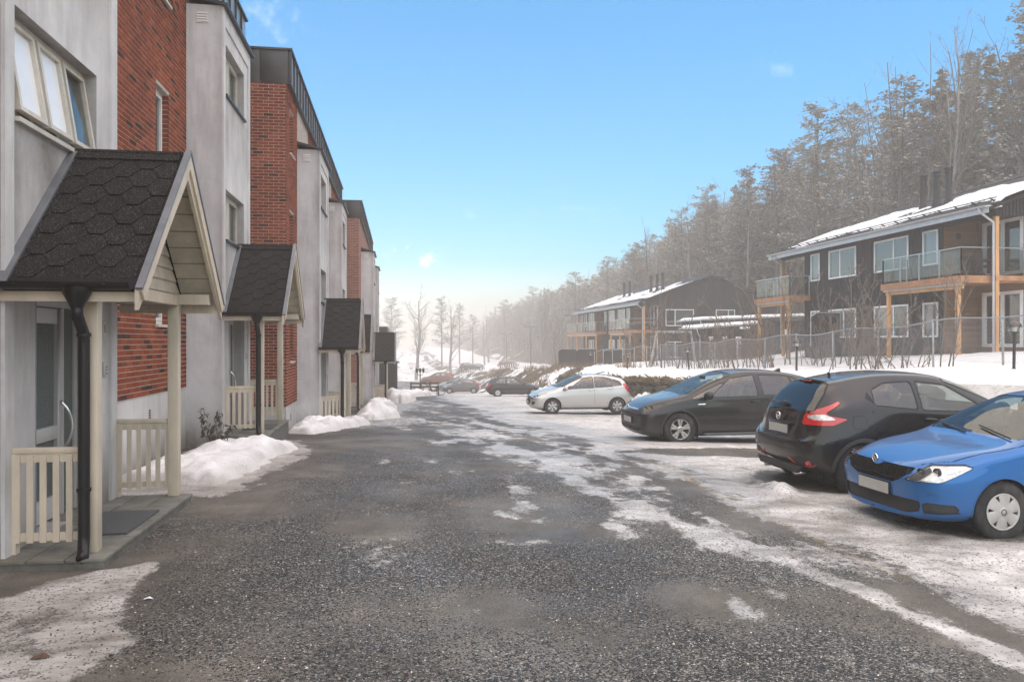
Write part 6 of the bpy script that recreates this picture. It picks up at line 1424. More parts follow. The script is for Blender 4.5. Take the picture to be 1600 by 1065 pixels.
black = dict(L=L, W=1.75, H=1.62, st=ST(L), zm=.70, glz=1.08, uz=.2, wr=.335, wx=(.83,3.36), ar=.375, clad=.05, paint='paint_black', wheel='five', rim='alloy', cowl=(1.05,1.10), seat=1.85, mirror=(1.42,.88,1.14), handles=[(2.35,.98)], dark=True,
 top=[(0,.80),(.06,.88),(.16,.95),(.45,1.02),(.95,1.10),(1.15,1.16),(1.55,1.38),(1.95,1.55),(2.3,1.60),(2.8,1.60),(3.4,1.52),(3.62,1.47),(3.80,1.32),(3.93,1.17),(4.03,1.07),(4.07,.95),(L,.74)],
 edge=[(0,.76),(.13,.86),(.45,.98),(.95,1.05),(1.15,1.11),(1.55,1.30),(1.95,1.45),(2.3,1.50),(2.8,1.50),(3.4,1.42),(3.62,1.36),(3.84,1.18),(4.0,1.0),(L,.70)],
 belt=[(0,.70),(.13,.80),(.45,.95),(.95,1.02),(1.2,1.05),(1.6,1.06),(2.4,1.10),(3.1,1.16),(3.5,1.15),(3.85,1.02),(L,.66)],
 fl=[(0,0),(.5,.03),(.83,.045),(1.2,.015),(1.6,-.01),(2.6,-.01),(3.0,.02),(3.36,.045),(3.8,.03),(L,.0)],
 Wb=[(0,.80),(.45,.80),(1.0,.80),(2,.81),(3.2,.80),(3.7,.80),(L,.76)], We=[(0,.62),(.45,.68),(.95,.73),(1.15,.73),(1.55,.66),(2,.60),(2.8,.57),(3.5,.54),(3.8,.60),(L,.66)],
 zb=[(0,.28),(.4,.2),(2,.2),(3.6,.22),(L,.36)], nose=[(.2,.10),(.34,.0),(.5,.0),(.70,.02),(.85,.1),(1,.2)], tail=[(.3,.16),(.40,.06),(.52,.0),(.66,.005),(.78,.05),(.9,.07),(1.1,.05),(1.3,0)],
 ws=[(1.12,-.1),(1.12,.62),(1.25,.68),(1.95,.55),(1.97,-.1)], rw=[(3.64,-.1),(3.64,.44),(3.74,.53),(3.95,.60),(3.98,.45),(3.99,-.1)],
 dlo=[([(1.62,1.10),(1.62,1.17),(2.0,1.41),(2.40,1.455),(2.42,1.13)],'car_glass'), ([(2.53,1.14),(2.52,1.455),(2.86,1.44),(3.06,1.36),(3.10,1.20)],'car_glass')],
 cuts=[('tail_light_clear','side',[(3.97,1.03),(3.82,1.055),(3.70,1.0),(3.92,.985)],.006,'lamp_silver',.004,True,0), ('tail_light','side',[(4.06,1.0),(3.88,1.10),(3.60,1.22),(3.60,1.20),(3.80,1.08),(3.78,1.04),(3.56,1.0),(3.75,.925),(4.0,.92)],.006,'lens_red',.006,True,.005),
  ('fog_mesh','rear',[(.42,.36),(.80,.36),(.86,.44),(.50,.50)],.01,'plastic_grey',.004,True,0), ('bumper_lower','side',[(3.72,.20),(4.3,.20),(4.3,.345),(3.80,.345)],.005,'plastic_grey',.002,True,0), ('sill','side',[(1.2,.10),(2.98,.10),(2.98,.32),(1.2,.32)],.005,'plastic_grey',.002,True,0), ('fuel_flap','side',[(3.30,.90),(3.46,.90),(3.45,1.02),(3.31,1.02)],.02,'paint_black',.001,True,.004), ('rear_handle','side',[(3.13,1.20),(3.17,1.34),(3.10,1.42),(3.22,1.26)],.006,'seal_black',-.004,True,0)],
 seams=[[(1.28,.34),(1.24,.7),(1.26,1.08)], [(2.475,.34),(2.475,1.45)], [(3.20,1.22),(3.16,1.06),(3.05,.8),(2.93,.5),(2.92,.34)], [(1.28,.34),(2.92,.34)]], seams_r=[[(0,.70),(.60,.70),(.70,.78),(.74,1.0)]],
 extras=[juke_extra, plate(4.055,.82,False), badge(4.065,.985,.055,'ring_bar',False), antenna(3.30,1.55,.26,-.35)])
# blue five-door, front towards the lane
L = 3.99
def fabia_extra(root, c, sh):
    # vertical grille ribs, chrome-free frame, lower grille bars, fog grilles
    for k in range(-14, 15):
        y = k*.036; 
        if abs(y) < .03: zt = .655
        else: zt = .705 - .05*max(0, (.11-abs(y))/.11)
        zb_ = .545 + .10*max(0, (abs(y)-.34)/.17); x = surf_x(sh, min(abs(y), .3), .62)+.0
        x = .018 + .16*abs(y)**2.2
        m = MB(); m.bar((x-.004,y,zb_),(x+.035,y,zt),.012,.03,up=(1,0,0)); m.build('grille_rib', 'trim_black', root)
    for z in (.285,.325,.365): 
        m = MB(); m.tube([(.10+.28*abs(y)**2.6, y, z) for y in np.linspace(-.52,.52,13)], .009, 6); m.build('intake_bar', 'trim_black', root)
    for y in (-.30,-.15,0,.15,.30): m = MB(); m.box(.10+.28*abs(y)**2.6, .13+.28*abs(y)**2.6, y-.008, y+.008, .27, .38); m.build('intake_bar', 'trim_black', root)
blue = dict(L=L, W=1.72, H=1.467, st=ST(L), zm=.60, glz=1.0, uz=.2, wr=.302, wx=(.87,3.34), ar=.335, paint='paint_blue', wheel='cover', rim='hubcap', cowl=(1.15,.99), seat=1.85, mirror=(1.62,.86,.96), handles=[(2.30,.88),(3.10,.90)],
 top=[(0,.665),(.05,.715),(.13,.765),(.26,.805),(.6,.88),(1.1,.965),(1.25,1.03),(1.6,1.22),(2.0,1.395),(2.4,1.455),(2.9,1.455),(3.4,1.39),(3.66,1.31),(3.80,1.10),(3.90,.95),(3.96,.82),(L,.66)],
 edge=[(0,.63),(.13,.715),(.26,.765),(.6,.845),(1.1,.93),(1.25,.99),(1.6,1.15),(2.0,1.31),(2.4,1.37),(2.9,1.365),(3.4,1.30),(3.66,1.22),(3.82,1.0),(3.94,.80),(L,.62)],
 belt=[(0,.60),(.13,.66),(.26,.70),(.6,.78),(1.1,.87),(1.3,.905),(1.7,.925),(2.4,.95),(3.1,.985),(3.5,1.0),(3.8,.9),(L,.58)],
 Wb=[(0,.80),(.45,.815),(1.0,.83),(2,.835),(3.2,.81),(L,.72)], We=[(0,.62),(.26,.66),(.6,.72),(1.1,.765),(1.25,.76),(1.6,.69),(2.05,.61),(2.8,.59),(3.5,.57),(3.8,.66),(L,.66)],
 zb=[(0,.215),(.4,.17),(2,.18),(3.5,.19),(L,.32)], nose=[(.18,.02),(.24,-.01),(.32,.05),(.42,.03),(.50,.0),(.62,.01),(.70,.035),(.8,.10),(.95,.16)], tail=[(.3,.10),(.45,.0),(.6,.01),(.8,.05),(.95,.02),(1.2,0)], kf=[0,.52,.74,.87,.965,1,1],
 ws=[(1.22,-.1),(1.22,.62),(1.34,.70),(2.0,.555),(2.0,-.1)], rw=[(3.70,-.1),(3.70,.50),(3.84,.58),(3.92,.58),(3.92,-.1)],
 dlo=[([(1.55,.955),(1.58,1.0),(2.06,1.30),(2.40,1.345),(2.42,.985)],'car_glass'), ([(2.52,.99),(2.51,1.345),(2.95,1.335),(3.20,1.27),(3.24,1.03)],'car_glass')],
 cuts=[('lamp_housing','front',[(.545,.607),(.655,.610),(.74,.70),(.70,.725)],.006,'trim_black',.001,True,0), ('headlight','front',[(.52,.600),(.86,.608),(1.16,.745),(1.06,.765),(.70,.745)],.008,'headlamp',0,True,.006), ('grille','front',[(-.1,.545),(.36,.545),(.52,.66),(.545,.705),(.12,.705),(.06,.675),(-.1,.66)],.008,'both:seal_black',-.022,False,0),
  ('lower_intake','front',[(-.1,.265),(.52,.265),(.64,.30),(.64,.385),(-.1,.385)],.01,'both:seal_black',-.03,False,0), ('fog_grille','front',[(.68,.285),(1.03,.30),(.98,.37),(.68,.385)],.008,'plastic_grey',-.012,True,0), ('bumper_slot','front',[(.72,.47),(1.02,.49),(1.02,.50),(.72,.482)],.003,'paint_blue',-.006,True,0),
  ('tail_light','side',[(3.62,.98),(3.74,1.0),(3.93,.82),(3.80,.80)],.015,'lens_red',.004,True,.006), ('sill','side',[(1.18,.10),(3.02,.10),(3.02,.215),(1.18,.215)],.005,'plastic_grey',.0,True,0)],
 seams=[[(1.30,.24),(1.25,.55),(1.27,.90)], [(2.47,.24),(2.47,1.34)], [(3.26,.98),(3.16,.72),(3.03,.45),(3.0,.24)], [(1.30,.24),(3.0,.24)], [(.42,.40),(.46,.50),(.55,.60)]], seams_f=[[(.085,0),(.11,.30),(.20,.54),(.42,.70),(1.18,.765)]],
 bulbs=[(.26,.60,.672,.048,'chrome'),(.40,.72,.690,.046,'chrome')], extras=[fabia_extra, plate(.004,.455), badge(.035,.742,.047,'arrow'), wiper([(1.16,-.60,1.0),(1.30,.0,1.075)]), wiper([(1.16,.05,1.0),(1.28,.58,1.05)])])
# dark three-door, tail towards the lane
L = 4.05
dark3 = dict(L=L, W=1.68, H=1.40, st=ST(L), zm=.58, glz=.95, uz=.2, wr=.295, wx=(.82,3.28), ar=.335, paint='paint_char', wheel='cover', rim='hubcap', cowl=(1.2,.93), seat=1.85, mirror=(1.48,.84,.95), handles=[(2.55,.82)], mirror_m='trim_black',
 top=[(0,.60),(.06,.66),(.16,.71),(.5,.78),(1.15,.92),(1.3,.97),(1.7,1.18),(2.05,1.33),(2.45,1.385),(2.9,1.38),(3.35,1.31),(3.62,1.20),(3.82,1.02),(3.93,.88),(4.0,.78),(L,.62)],
 edge=[(0,.57),(.13,.64),(.5,.73),(1.15,.875),(1.3,.93),(1.7,1.11),(2.05,1.25),(2.45,1.30),(2.9,1.29),(3.35,1.22),(3.62,1.11),(3.84,.93),(4.0,.76),(L,.58)],
 belt=[(0,.54),(.13,.59),(.5,.68),(1.15,.80),(1.4,.835),(2.4,.87),(3.2,.91),(3.6,.92),(3.85,.84),(L,.54)],
 Wb=[(0,.77),(.45,.78),(1.0,.80),(2,.81),(3.2,.79),(L,.72)], We=[(0,.6),(.5,.68),(1.15,.74),(1.3,.73),(1.7,.65),(2.1,.585),(2.8,.565),(3.5,.55),(3.8,.63),(L,.66)],
 zb=[(0,.24),(.4,.18),(2,.18),(3.5,.2),(L,.32)], nose=[(.2,.08),(.34,.0),(.5,.01),(.64,.07),(.8,.14)], tail=[(.3,.08),(.42,.0),(.55,.01),(.75,.05),(.9,.03),(1.2,0)],
 ws=[(1.26,-.1),(1.26,.60),(1.38,.66),(2.03,.53),(2.05,-.1)], rw=[(3.42,-.1),(3.42,.47),(3.55,.54),(3.85,.58),(3.86,-.1)],
 dlo=[([(1.62,.88),(1.66,.93),(2.12,1.23),(2.62,1.27),(2.64,.91)],'car_glass'), ([(2.76,.92),(2.73,1.265),(3.10,1.23),(3.38,1.10),(3.32,.96)],'car_glass')],
 cuts=[('tail_light','side',[(3.76,.90),(3.90,.90),(4.01,.72),(3.86,.70)],.02,'lens_red',.004,True,.006), ('headlight','front',[(.42,.52),(.62,.52),(.95,.60),(.95,.64),(.5,.62)],.012,'headlamp',0,True,.006), ('side_strip','side',[(1.1,.55),(2.95,.55),(2.95,.59),(1.1,.59)],.004,'trim_black',.006,True,0)],
 seams=[[(1.36,.24),(1.30,.55),(1.34,.86)], [(2.69,.24),(2.70,1.26)], [(1.36,.24),(2.69,.24)]], bulbs=[], extras=[plate(4.02,.62,False), plate(.0,.42), wiper([(3.80,-.02,1.0),(3.70,-.35,1.08)])])
def rz_(x, y): return float(road_h(np.array([x]), np.array([y]))[0])
def put(o, x, y, flip, z=None, rz=0):
    o.location = (x, y, z if z is not None else rz_(x, y)+.012); o.rotation_euler = (0, 0, (math.pi if flip else 0)+rz)
car_blue = build_car(blue, 'blue hatchback at the right edge, front towards the lane'); put(car_blue, 5.12, 7.74, False, -.215)
car_black = build_car(black, 'black crossover with red rear trim parked tail first beside the blue car'); put(car_black, 9.33, 10.12, True, -.225)
car_grey = build_car(grey, 'dark grey five-door car in profile, third from the right edge'); put(car_grey, 4.95, 16.25, False, -.39)
car_silver = build_car(silver, 'silver beige five-door hatchback parked alone in the middle of the row'); put(car_silver, 4.85, 28.95, False)
car_dark = build_car(dark3, 'charcoal three-door hatchback half hidden behind the silver car'); put(car_dark, 9.95, 53.0, True)
# ------------------------------------------------------------------ end of the lane: low block, rail fence, lantern, bicycle, far cars
def far_block():
    root = thing('low_building', 'low grey brown building at the far end beyond the last porch', 'building', (-3, 62, -2.4), world=True)
    m = MB(); m.box(-9, -1.05, 62, 76, -2.8, 2.3); m.build('wall', 'brick_far', root)
    m = MB(); m.box(-9.1, -.95, 61.9, 76.1, 2.3, 2.95); m.build('parapet', 'metal_dark', root)
    for y in (64, 67.5, 71): window(root, ('x', -1.05, 1), y, y+1.2, .2, 1.5, .05, (1,1), .06, 'frame_white', 'blind_grey')
    window(root, ('y', 62, -1), -2.4, -1.4, .2, 1.4, .05, (1,), .06, 'frame_white', 'blind_grey')
    r2 = thing('bin_house', 'dark boarded bin house below the farthest porch', 'shed', (-.6, 58, -2.3), world=True)
    m = MB(); m.box(-1.6, -.15, 58, 61, -2.6, .15); w = m.build('wall', 'black_boards', r2); vboards(('y', 58, -1), (-1.6, -.15), lambda q: .15, -2.4, []).build('boards', 'black_boards', w, kind='stuff')
    m = MB(); m.prism([(-1.75,.30),(0,.15),(0,.22),(-1.75,.37)], 3.3, (0,57.85,0), ((1,0,0),(0,0,1)), (0,1,0)); m.build('roof', 'metal_dark', r2)
far_block()
mat('brown_rail', (.075,.045,.03), .75, .3, 4)
def rail_fence():
    y0 = 58; z = rz_(1.5, y0); root = thing('rail_fence', 'brown timber rail fence across the lane edge by the lantern', 'fence', (.9, y0, z), world=True)
    for x in (.85, 1.6, 2.3, 2.9): m = MB(); m.box(x-.06,x+.06,y0-.06,y0+.06,z-.2,z+1.0); m.build('post', 'brown_rail', root)
    for h in (.35,.62,.9): m = MB(); m.box(.8,2.95,y0-.10,y0-.065,z+h-.06,z+h+.06); m.build('rail', 'brown_rail', root)
    x, y = 1.55, 58.5; z = rz_(x, y); l = thing('lantern_post', 'short black post with a twin lantern behind the rail fence', 'lamp', (x, y, z), world=True)
    m = MB(); m.tube([(x,y,z-.1),(x,y,z+1.75)], .04, 8); m.build('post', 'black_plastic', l)
    for s in (-1,0,1):
        m = MB(); m.tube([(x,y,z+1.5),(x+s*.18,y,z+1.55),(x+s*.24,y,z+1.72)], .02, 6); m.build('arm', 'black_plastic', l); m = MB(); m.lathe([(.05,0),(.10,.2),(.13,.22),(.02,.34)], 8, (x+s*.24,y,z+1.72)); m.build('lantern', 'black_plastic', l)
    # bicycle leaning on the fence
    x, y = 2.55, 57.6; z = rz_(x, y); b = thing('bicycle', 'bicycle leaning on the end of the brown rail fence', 'bicycle', (x, y, z), world=True)
    for dx in (-.5, .5):
        m = MB(); m.tube([(x+dx+.33*math.cos(t), y+.12*math.sin(t)*.4, z+.34+.33*math.sin(t)) for t in np.linspace(0, 2*math.pi, 21)], .022, 6); m.build('wheel', 'tyre', b)
    m = MB()
    for p, q in (((-.5,.34),(-.12,.32)),((-.12,.32),(-.25,.82)),((-.25,.78),(.35,.80)),((-.12,.32),(.35,.75)),((.5,.34),(.33,.95)),((-.5,.34),(-.23,.75))): m.tube([(x+p[0],y+.05,z+p[1]),(x+q[0],y+.07,z+q[1])], .018, 6)
    m.build('frame', 'steel', b); m = MB(); m.box(x-.37,x-.13,y,y+.14,z+.84,z+.90); m.build('saddle', 'black_plastic', b, bevel=.02); m = MB(); m.tube([(x+.33,y-.2,z+1.0),(x+.33,y+.3,z+1.0)], .015, 6); m.build('handlebar', 'black_plastic', b)
rail_fence()
paint('paint_far_grey', (.13,.13,.135), .5, .35, .3); paint('paint_far_red', (.16,.05,.035), .3, .35, .3); paint('paint_far_white', (.55,.55,.55), .1, .35, .3); paint('paint_far_teal', (.09,.11,.12), .5, .35, .3)
def recolour(o, old, new):
    for ch in [o]+list(o.children_recursive):
        if ch.type == 'MESH' and ch.material_slots and ch.material_slots[0].material and ch.material_slots[0].material.name == old:
            ch.material_slots[0].link = 'OBJECT'; ch.material_slots[0].material = MATS[new]
def far_copy(src, old, new, label, x, y, flip, rz=0, sc=(1,1,1)):
    o = copy_tree(src); recolour(o, old, new); o['label'] = label; o['group'] = 'far parked cars'; put(o, x, y, flip, None, rz); o.scale = sc; return o
far_copy(car_silver, 'paint_silver', 'paint_far_grey', 'grey far car in the hazy group at the lane end, nearest of them', 4.3, 80, False)
far_copy(car_silver, 'paint_silver', 'paint_far_white', 'white far car between the grey ones at the lane end', 4.9, 84, False)
far_copy(car_dark, 'paint_char', 'paint_far_teal', 'blue grey far car behind the white one at the lane end', 4.2, 92, False)
far_copy(car_grey, 'paint_grey', 'paint_far_grey', 'tall grey far car in front of the reddish van', 5.0, 98, False)
far_copy(car_black, 'paint_black', 'paint_far_red', 'reddish van-like far car, leftmost at the lane end', 3.2, 118, False, 0, (1.25,1.1,1.3))
for i, (x, y, src, old, new, lab) in enumerate(((12.5,150,car_dark,'paint_char','paint_far_grey','tiny car far off in the fog, left one on the terrace'), (15.5,150,car_silver,'paint_silver','paint_far_teal','tiny car far off in the fog, second on the terrace'), (19,150,car_silver,'paint_silver','paint_far_white','tiny pale car far off in the fog on the terrace'), (23,148,car_dark,'paint_char','paint_far_red','tiny reddish car far off in the fog, right one on the terrace'))):
    o = far_copy(src, old, new, lab, x, y, i % 2); o.location.z = th(x+2, y)+.1
# white pickets of a far terrace
def pickets():
    root = thing('picket_fence', 'white picket fence far off in the fog below the terrace cars', 'fence', (12, 140, -4), world=True)
    for i in range(34):
        x = 11 + i*.42; z = th(x, 140); m = MB(); m.box(x-.06,x+.06,140,140.05,z-.1,z+1.0); m.build('picket', 'house_white', root)
    m = MB(); m.bar((10.9,139.97,th(11,140)+.75),(25,139.97,th(25,140)+.75),.05,.08); m.build('rail', 'house_white', root)
pickets()
# ------------------------------------------------------------------ ploughed snow piles
def mound(label, P, h, seed, peaks=(), dirt=.35, res=.05, ground=road_z, edge=.35):
    P = np.array(P); x0, y0 = P.min(0)-.1; x1, y1 = P.max(0)+.1
    nx, ny = int((x1-x0)/res), int((y1-y0)/(res*1.4)); xs_ = np.linspace(x0, x1, nx); ys_ = np.linspace(y0, y1, ny); X, Y = np.meshgrid(xs_, ys_, indexing='ij')
    d = -poly_sd(X, Y, [tuple(p) for p in P]) + (fbm(X*2.2+seed, Y*2.2, 4)-.5)*.45
    t = np.clip(d/edge, 0, 1); prof = np.sqrt(1-(1-t)**2)
    H = h*(.55+.9*(fbm(X*.9+seed, Y*.9, 3)-.25)); 
    for (cx, cy, r, a) in peaks: H = H + a*np.exp(-((X-cx)**2+(Y-cy)**2)/r**2)
    lum = (fbm(X*3.2+seed, Y*3.2, 4)-.5)*.26 + (fbm(X*9+seed, Y*9, 3)-.5)*.11
    g = ground(X, Y); Z = g - .04 + prof*(.04+np.maximum(H, .08)) + prof*lum*(.5+H)
    tint = np.clip(1.4*dirt*(1-sstep(0,.30,d)) + .9*dirt*sstep(.55,.75,fbm(X*1.5+seed+9,Y*1.5,4)) , 0, 1)
    loc = (float((x0+x1)/2), float((y0+y1)/2), float(g.mean()))
    v = np.stack([X-loc[0], Y-loc[1], Z-loc[2]], -1).reshape(-1,3); k = np.arange(X.size).reshape(X.shape); q = np.stack([k[:-1,:-1],k[1:,:-1],k[1:,1:],k[:-1,1:]],-1).reshape(-1,4)
    keep = (d.reshape(-1)[q] > -.12).any(1); q = q[keep]
    u, inv = np.unique(q, return_inverse=True); o = np_mesh('snow_pile', v[u], inv.reshape(-1,4), MATS['snow'], {'tint': tint.reshape(-1)[u]}); o.location = loc; tag(o, label, 'snow pile', 'ploughed snow piles')
mound('large melting snow pile between the first and second porch', [(-3.55,10.5),(-2.75,10.05),(-2.2,10.0),(-2.0,10.8),(-2.0,11.8),(-1.75,13.0),(-1.8,14.0),(-2.3,14.4),(-3.0,14.0),(-3.5,12)], .17, 3, [(-2.35,12.9,.7,.13),(-2.5,10.9,.4,.07)])
mound('low snow pile before the second tower, between the second and third porch', [(-2.55,17.6),(-1.9,17.2),(-1.35,18.6),(-.95,20.6),(-.75,22.2),(-1.2,22.8),(-2.3,22)], .24, 8, [(-1.6,19.5,.8,.10)])
mound('lumpy snow heap beyond the third porch', [(-1.35,24.1),(-.75,23.9),(-.1,24.9),(.0,26.6),(-.5,28),(-1.3,28)], .30, 15, [(-.8,25.2,.45,.32)])
mound('small snow pile at the fourth porch', [(-1.3,30),(-.5,29.8),(-.1,31.5),(-.3,34),(-1.2,34)], .38, 22)
mound('snow pile around the farthest porch', [(-.6,38),(.2,37.6),(.75,40),(.9,44),(.1,46),(-.8,44)], .5, 27, [(-.1,41,.8,.3)])
mound('long snow pile left of the rail fence', [(-.4,50),(.4,49),(1.6,53),(2.6,57),(1.4,58),(-.2,56)], .45, 31, res=.09)
mound('snow heap behind the tail of the silver car', [(8.9,26.4),(9.9,26),(10.3,29),(10.2,32.5),(9.3,32.6),(8.95,30)], .55, 36, [(9.6,28.8,.9,.25)])
mound('snow heap behind the charcoal hatchback', [(8.6,44),(10.0,42),(10.5,47),(10.3,53),(9.2,52)], .6, 41, [(9.8,47,1.2,.3)], res=.08)
mound('snow bank along the wall behind the black crossover', [(9.45,7),(10.3,5),(10.6,14),(10.4,20),(9.7,20),(9.6,12)], .75, 47, res=.08)
mound('snow bank along the wall behind the dark grey car', [(9.55,20.4),(10.2,20.2),(10.3,25.6),(9.75,25.6)], .42, 52, res=.07)
# ------------------------------------------------------------------ loose grit on the near lane
def grit():
    n = 42000; r = np.random.default_rng(5); Y = 3.3 + 9.5*r.random(n)**1.7; X = -2.4 + (Y*.62+4.2)*r.random(n)
    ok = (gravel_f(X, Y)*1.0 + .06) > r.random(n); X, Y = X[ok], Y[ok]; n = len(X)
    Z = road_z(X, Y); s = .0026 + .0058*r.random(n)**2.4
    base = np.array([(1,0,0),(0,1,0),(-1,0,0),(0,-1,0),(0,0,1)]); f = np.array([(0,1,4),(1,2,4),(2,3,4),(3,0,4)])
    a = r.random(n)*6.28; c, sn = np.cos(a), np.sin(a); B = base[None]*(s[:,None,None]*np.stack([.8+.6*r.random(n), .6+.5*r.random(n), .5+.5*r.random(n)], -1)[:,None,:]); B = B + (r.random(B.shape)-.5)*s[:,None,None]*.5
    V = np.stack([B[...,0]*c[:,None]-B[...,1]*sn[:,None]+X[:,None], B[...,0]*sn[:,None]+B[...,1]*c[:,None]+Y[:,None], B[...,2]+Z[:,None]+.0005], -1).reshape(-1,3); T = (f[None]+(np.arange(n)*5)[:,None,None]).reshape(-1,3)
    t = np.repeat(r.random(n), 5); o = np_mesh('grit', V, T, grit_mat(), {'tint': t}, kind='stuff', smooth=False); o['label'] = 'loose dark and pale grit strewn over the lane'
def grit_mat():
    m, nt, b = new_mat('grit'); t = attr_mask(nt, 'tint'); r = ramp(nt, [(0,(.006,.006,.006)),(.48,(.018,.017,.016)),(.62,(.09,.082,.074)),(.80,(.28,.26,.235)),(1,(.66,.63,.59))]); nt.links.new(t, r.inputs['Fac']); nt.links.new(r.outputs['Color'], b.inputs['Base Color']); b.inputs['Roughness'].default_value = .6; return m
grit()
# ------------------------------------------------------------------ balcony furniture, litter
mat('rattan', (.030,.028,.027), .7, .3, 20)
def garden_chair(label, x, y, z, rz):
    t = thing('garden_chair', label, 'chair', (x, y, z), rz, 'garden chairs on the balcony')
    m = MB(); m.box(-.27,.27,-.27,.25,.38,.45); m.build('seat', 'rattan', t, bevel=.03)
    m = MB(); m.prism([(.20,.42),(.27,.42),(.40,.98),(.33,1.0)], .54, (0,-.27,0), ((0,1,0),(0,0,1)), (1,0,0)) if False else m.box(-.27,.27,.22,.29,.42,.98); m.build('backrest', 'rattan', t, bevel=.03)
    for s in (-1,1):
        m = MB(); m.box(s*.28-.03,s*.28+.03,-.27,.27,.60,.65); m.build('armrest', 'rattan', t, bevel=.015)
        for y_ in (-.24,.24): m = MB(); m.box(s*.27-.02,s*.27+.02,y_-.02,y_+.02,0,.62); m.build('leg', 'rattan', t)
garden_chair('dark woven garden chair on the near balcony, right of the round table', 21.5, 25.55, 4.13, 1.2); garden_chair('dark woven garden chair on the near balcony, left of the round table', 21.9, 27.0, 4.13, -.4)
tt = thing('garden_table', 'dark round garden table on the near balcony', 'table', (21.75, 26.25, 4.13))
m = MB(); m.lathe([(0,.70),(.42,.70),(.43,.72),(.42,.74),(0,.74)], 24); m.build('table_top', 'rattan', tt)
for k in range(3):
    a = k*2.094; m = MB(); m.tube([(.05*math.cos(a),.05*math.sin(a),.70),(.12*math.cos(a),.12*math.sin(a),.35),(.34*math.cos(a),.34*math.sin(a),0)], .02, 6); m.build('leg', 'rattan', tt)
mat('dead_leaf', (.10,.045,.025), .8, .4, 30); mat('paper', (.80,.80,.86), .8, .1, 9)
m = MB(); m.add([(-.05,-.02,0),(0,-.035,.012),(.06,0,.004),(0,.03,.014),(-.045,.02,.004)], [(0,1,3,4),(1,2,3)]); o = m.build('leaf', 'dead_leaf'); o.location = (-1.98, 4.62, float(road_z(np.array([-1.98]), np.array([4.62]))[0])+.004); tag(o, 'curled brown dead leaf on the ice in the left foreground', 'leaf')
m = MB(); m.add([(-.05,-.02,0),(.01,-.03,.02),(.06,0,.003),(.01,.03,.022),(-.04,.025,.006)], [(0,1,3,4),(1,2,3)]); o = m.build('paper_scrap', 'paper'); o.scale = (.6,.6,.6); o.location = (-1.72, 5.62, float(road_z(np.array([-1.72]), np.array([5.62]))[0])+.004); tag(o, 'crumpled white paper scrap at the edge of the left ice patch', 'litter')
# ------------------------------------------------------------------ trees
mat('bark_grey', (.13,.115,.10), .9, .35, 3, bmp=.3, bscale=20, scl=(1,1,.3)); mat('bark_pale', (.33,.31,.28), .85, .4, 2.5, dirt=((.07,.06,.05), .8), scl=(1,1,.5)); mat('twig', (.17,.14,.113), .9, .3, 2); mat('twig_haze', (.26,.24,.215), .9, .3, 2)  # last twig tone paled: fog haze, with some rime, in its colour
mat('needles', (.24,.226,.195), .9, .4, .7); mat('needles_haze', (.35,.33,.295), .9, .35, .7)  # needle colours paled to hold painted fog haze along with some rime
mat('bark_haze', (.24,.22,.20), .9, .25, 3)  # far-tree bark, lightened to put haze into its colour
def nrm(v): return v/np.linalg.norm(v)
def perp(d, rr):
    a = np.array([rr.gauss(0,1), rr.gauss(0,1), rr.gauss(0,1)]); a = a - d*a.dot(d); return nrm(a)
def bare_tree(seed, H, spread, levels=3, stems=1, r0=.16, nb=(13,7,5), up=.5, first=.25, wig=.10, fan=.3, rmin=.006):
    """returns (trunk MB, twig MB)"""
    rr = random.Random(seed); T, C = MB(), MB()
    def grow(p, d, l, r, lev, n_seg):
        pts = [p]; rads = [r]; dd = d.copy()
        for i in range(n_seg):
            dd = nrm(dd + perp(dd, rr)*wig*(1+.5*lev) + np.array([0,0,up*.18*(1 if lev else .3)])); p = p + dd*l/n_seg; pts.append(p); rads.append(r*(1-.80*(i+1)/n_seg))
        (T if lev < 1 or (lev == 1 and r > .03) else C).tube([tuple(q) for q in pts], rads, 7 if lev == 0 else 4 if lev == 1 else 3, caps=False)
        if lev < levels:
            n = nb[min(lev, len(nb)-1)]
            for k in range(n):
                t = first + (1-first)*((k+rr.random())/n) if lev == 0 else .15+.82*rr.random()
                i = min(n_seg-1, int(t*n_seg)); f = t*n_seg-i; q = pts[i]*(1-f)+pts[i+1]*f; ax = nrm(pts[i+1]-pts[i]); ang = R(rr.uniform(22, 52)) if lev == 0 else R(rr.uniform(20, 60))
                nd_ = nrm(ax*math.cos(ang)+perp(ax, rr)*math.sin(ang)); ll = l*spread*rr.uniform(.6,1.1)*(1-.55*t if lev == 0 else 1-.4*t); grow(q, nd_, ll, max(rmin, rads[i]*.5*rr.uniform(.6,.95)), lev+1, max(2, 5-lev))
    for s in range(stems):
        d = np.array([rr.gauss(0, fan if stems > 1 else .04), rr.gauss(0, fan if stems > 1 else .04), 1.0]); b = np.array([rr.gauss(0,.25), rr.gauss(0,.25), -.4]) if stems > 1 else np.array([0,0,-.4])
        grow(b, nrm(d), H*(rr.uniform(.8,1) if stems > 1 else 1), r0*(rr.uniform(.6,1) if stems > 1 else 1), 0, 9)
    return T, C
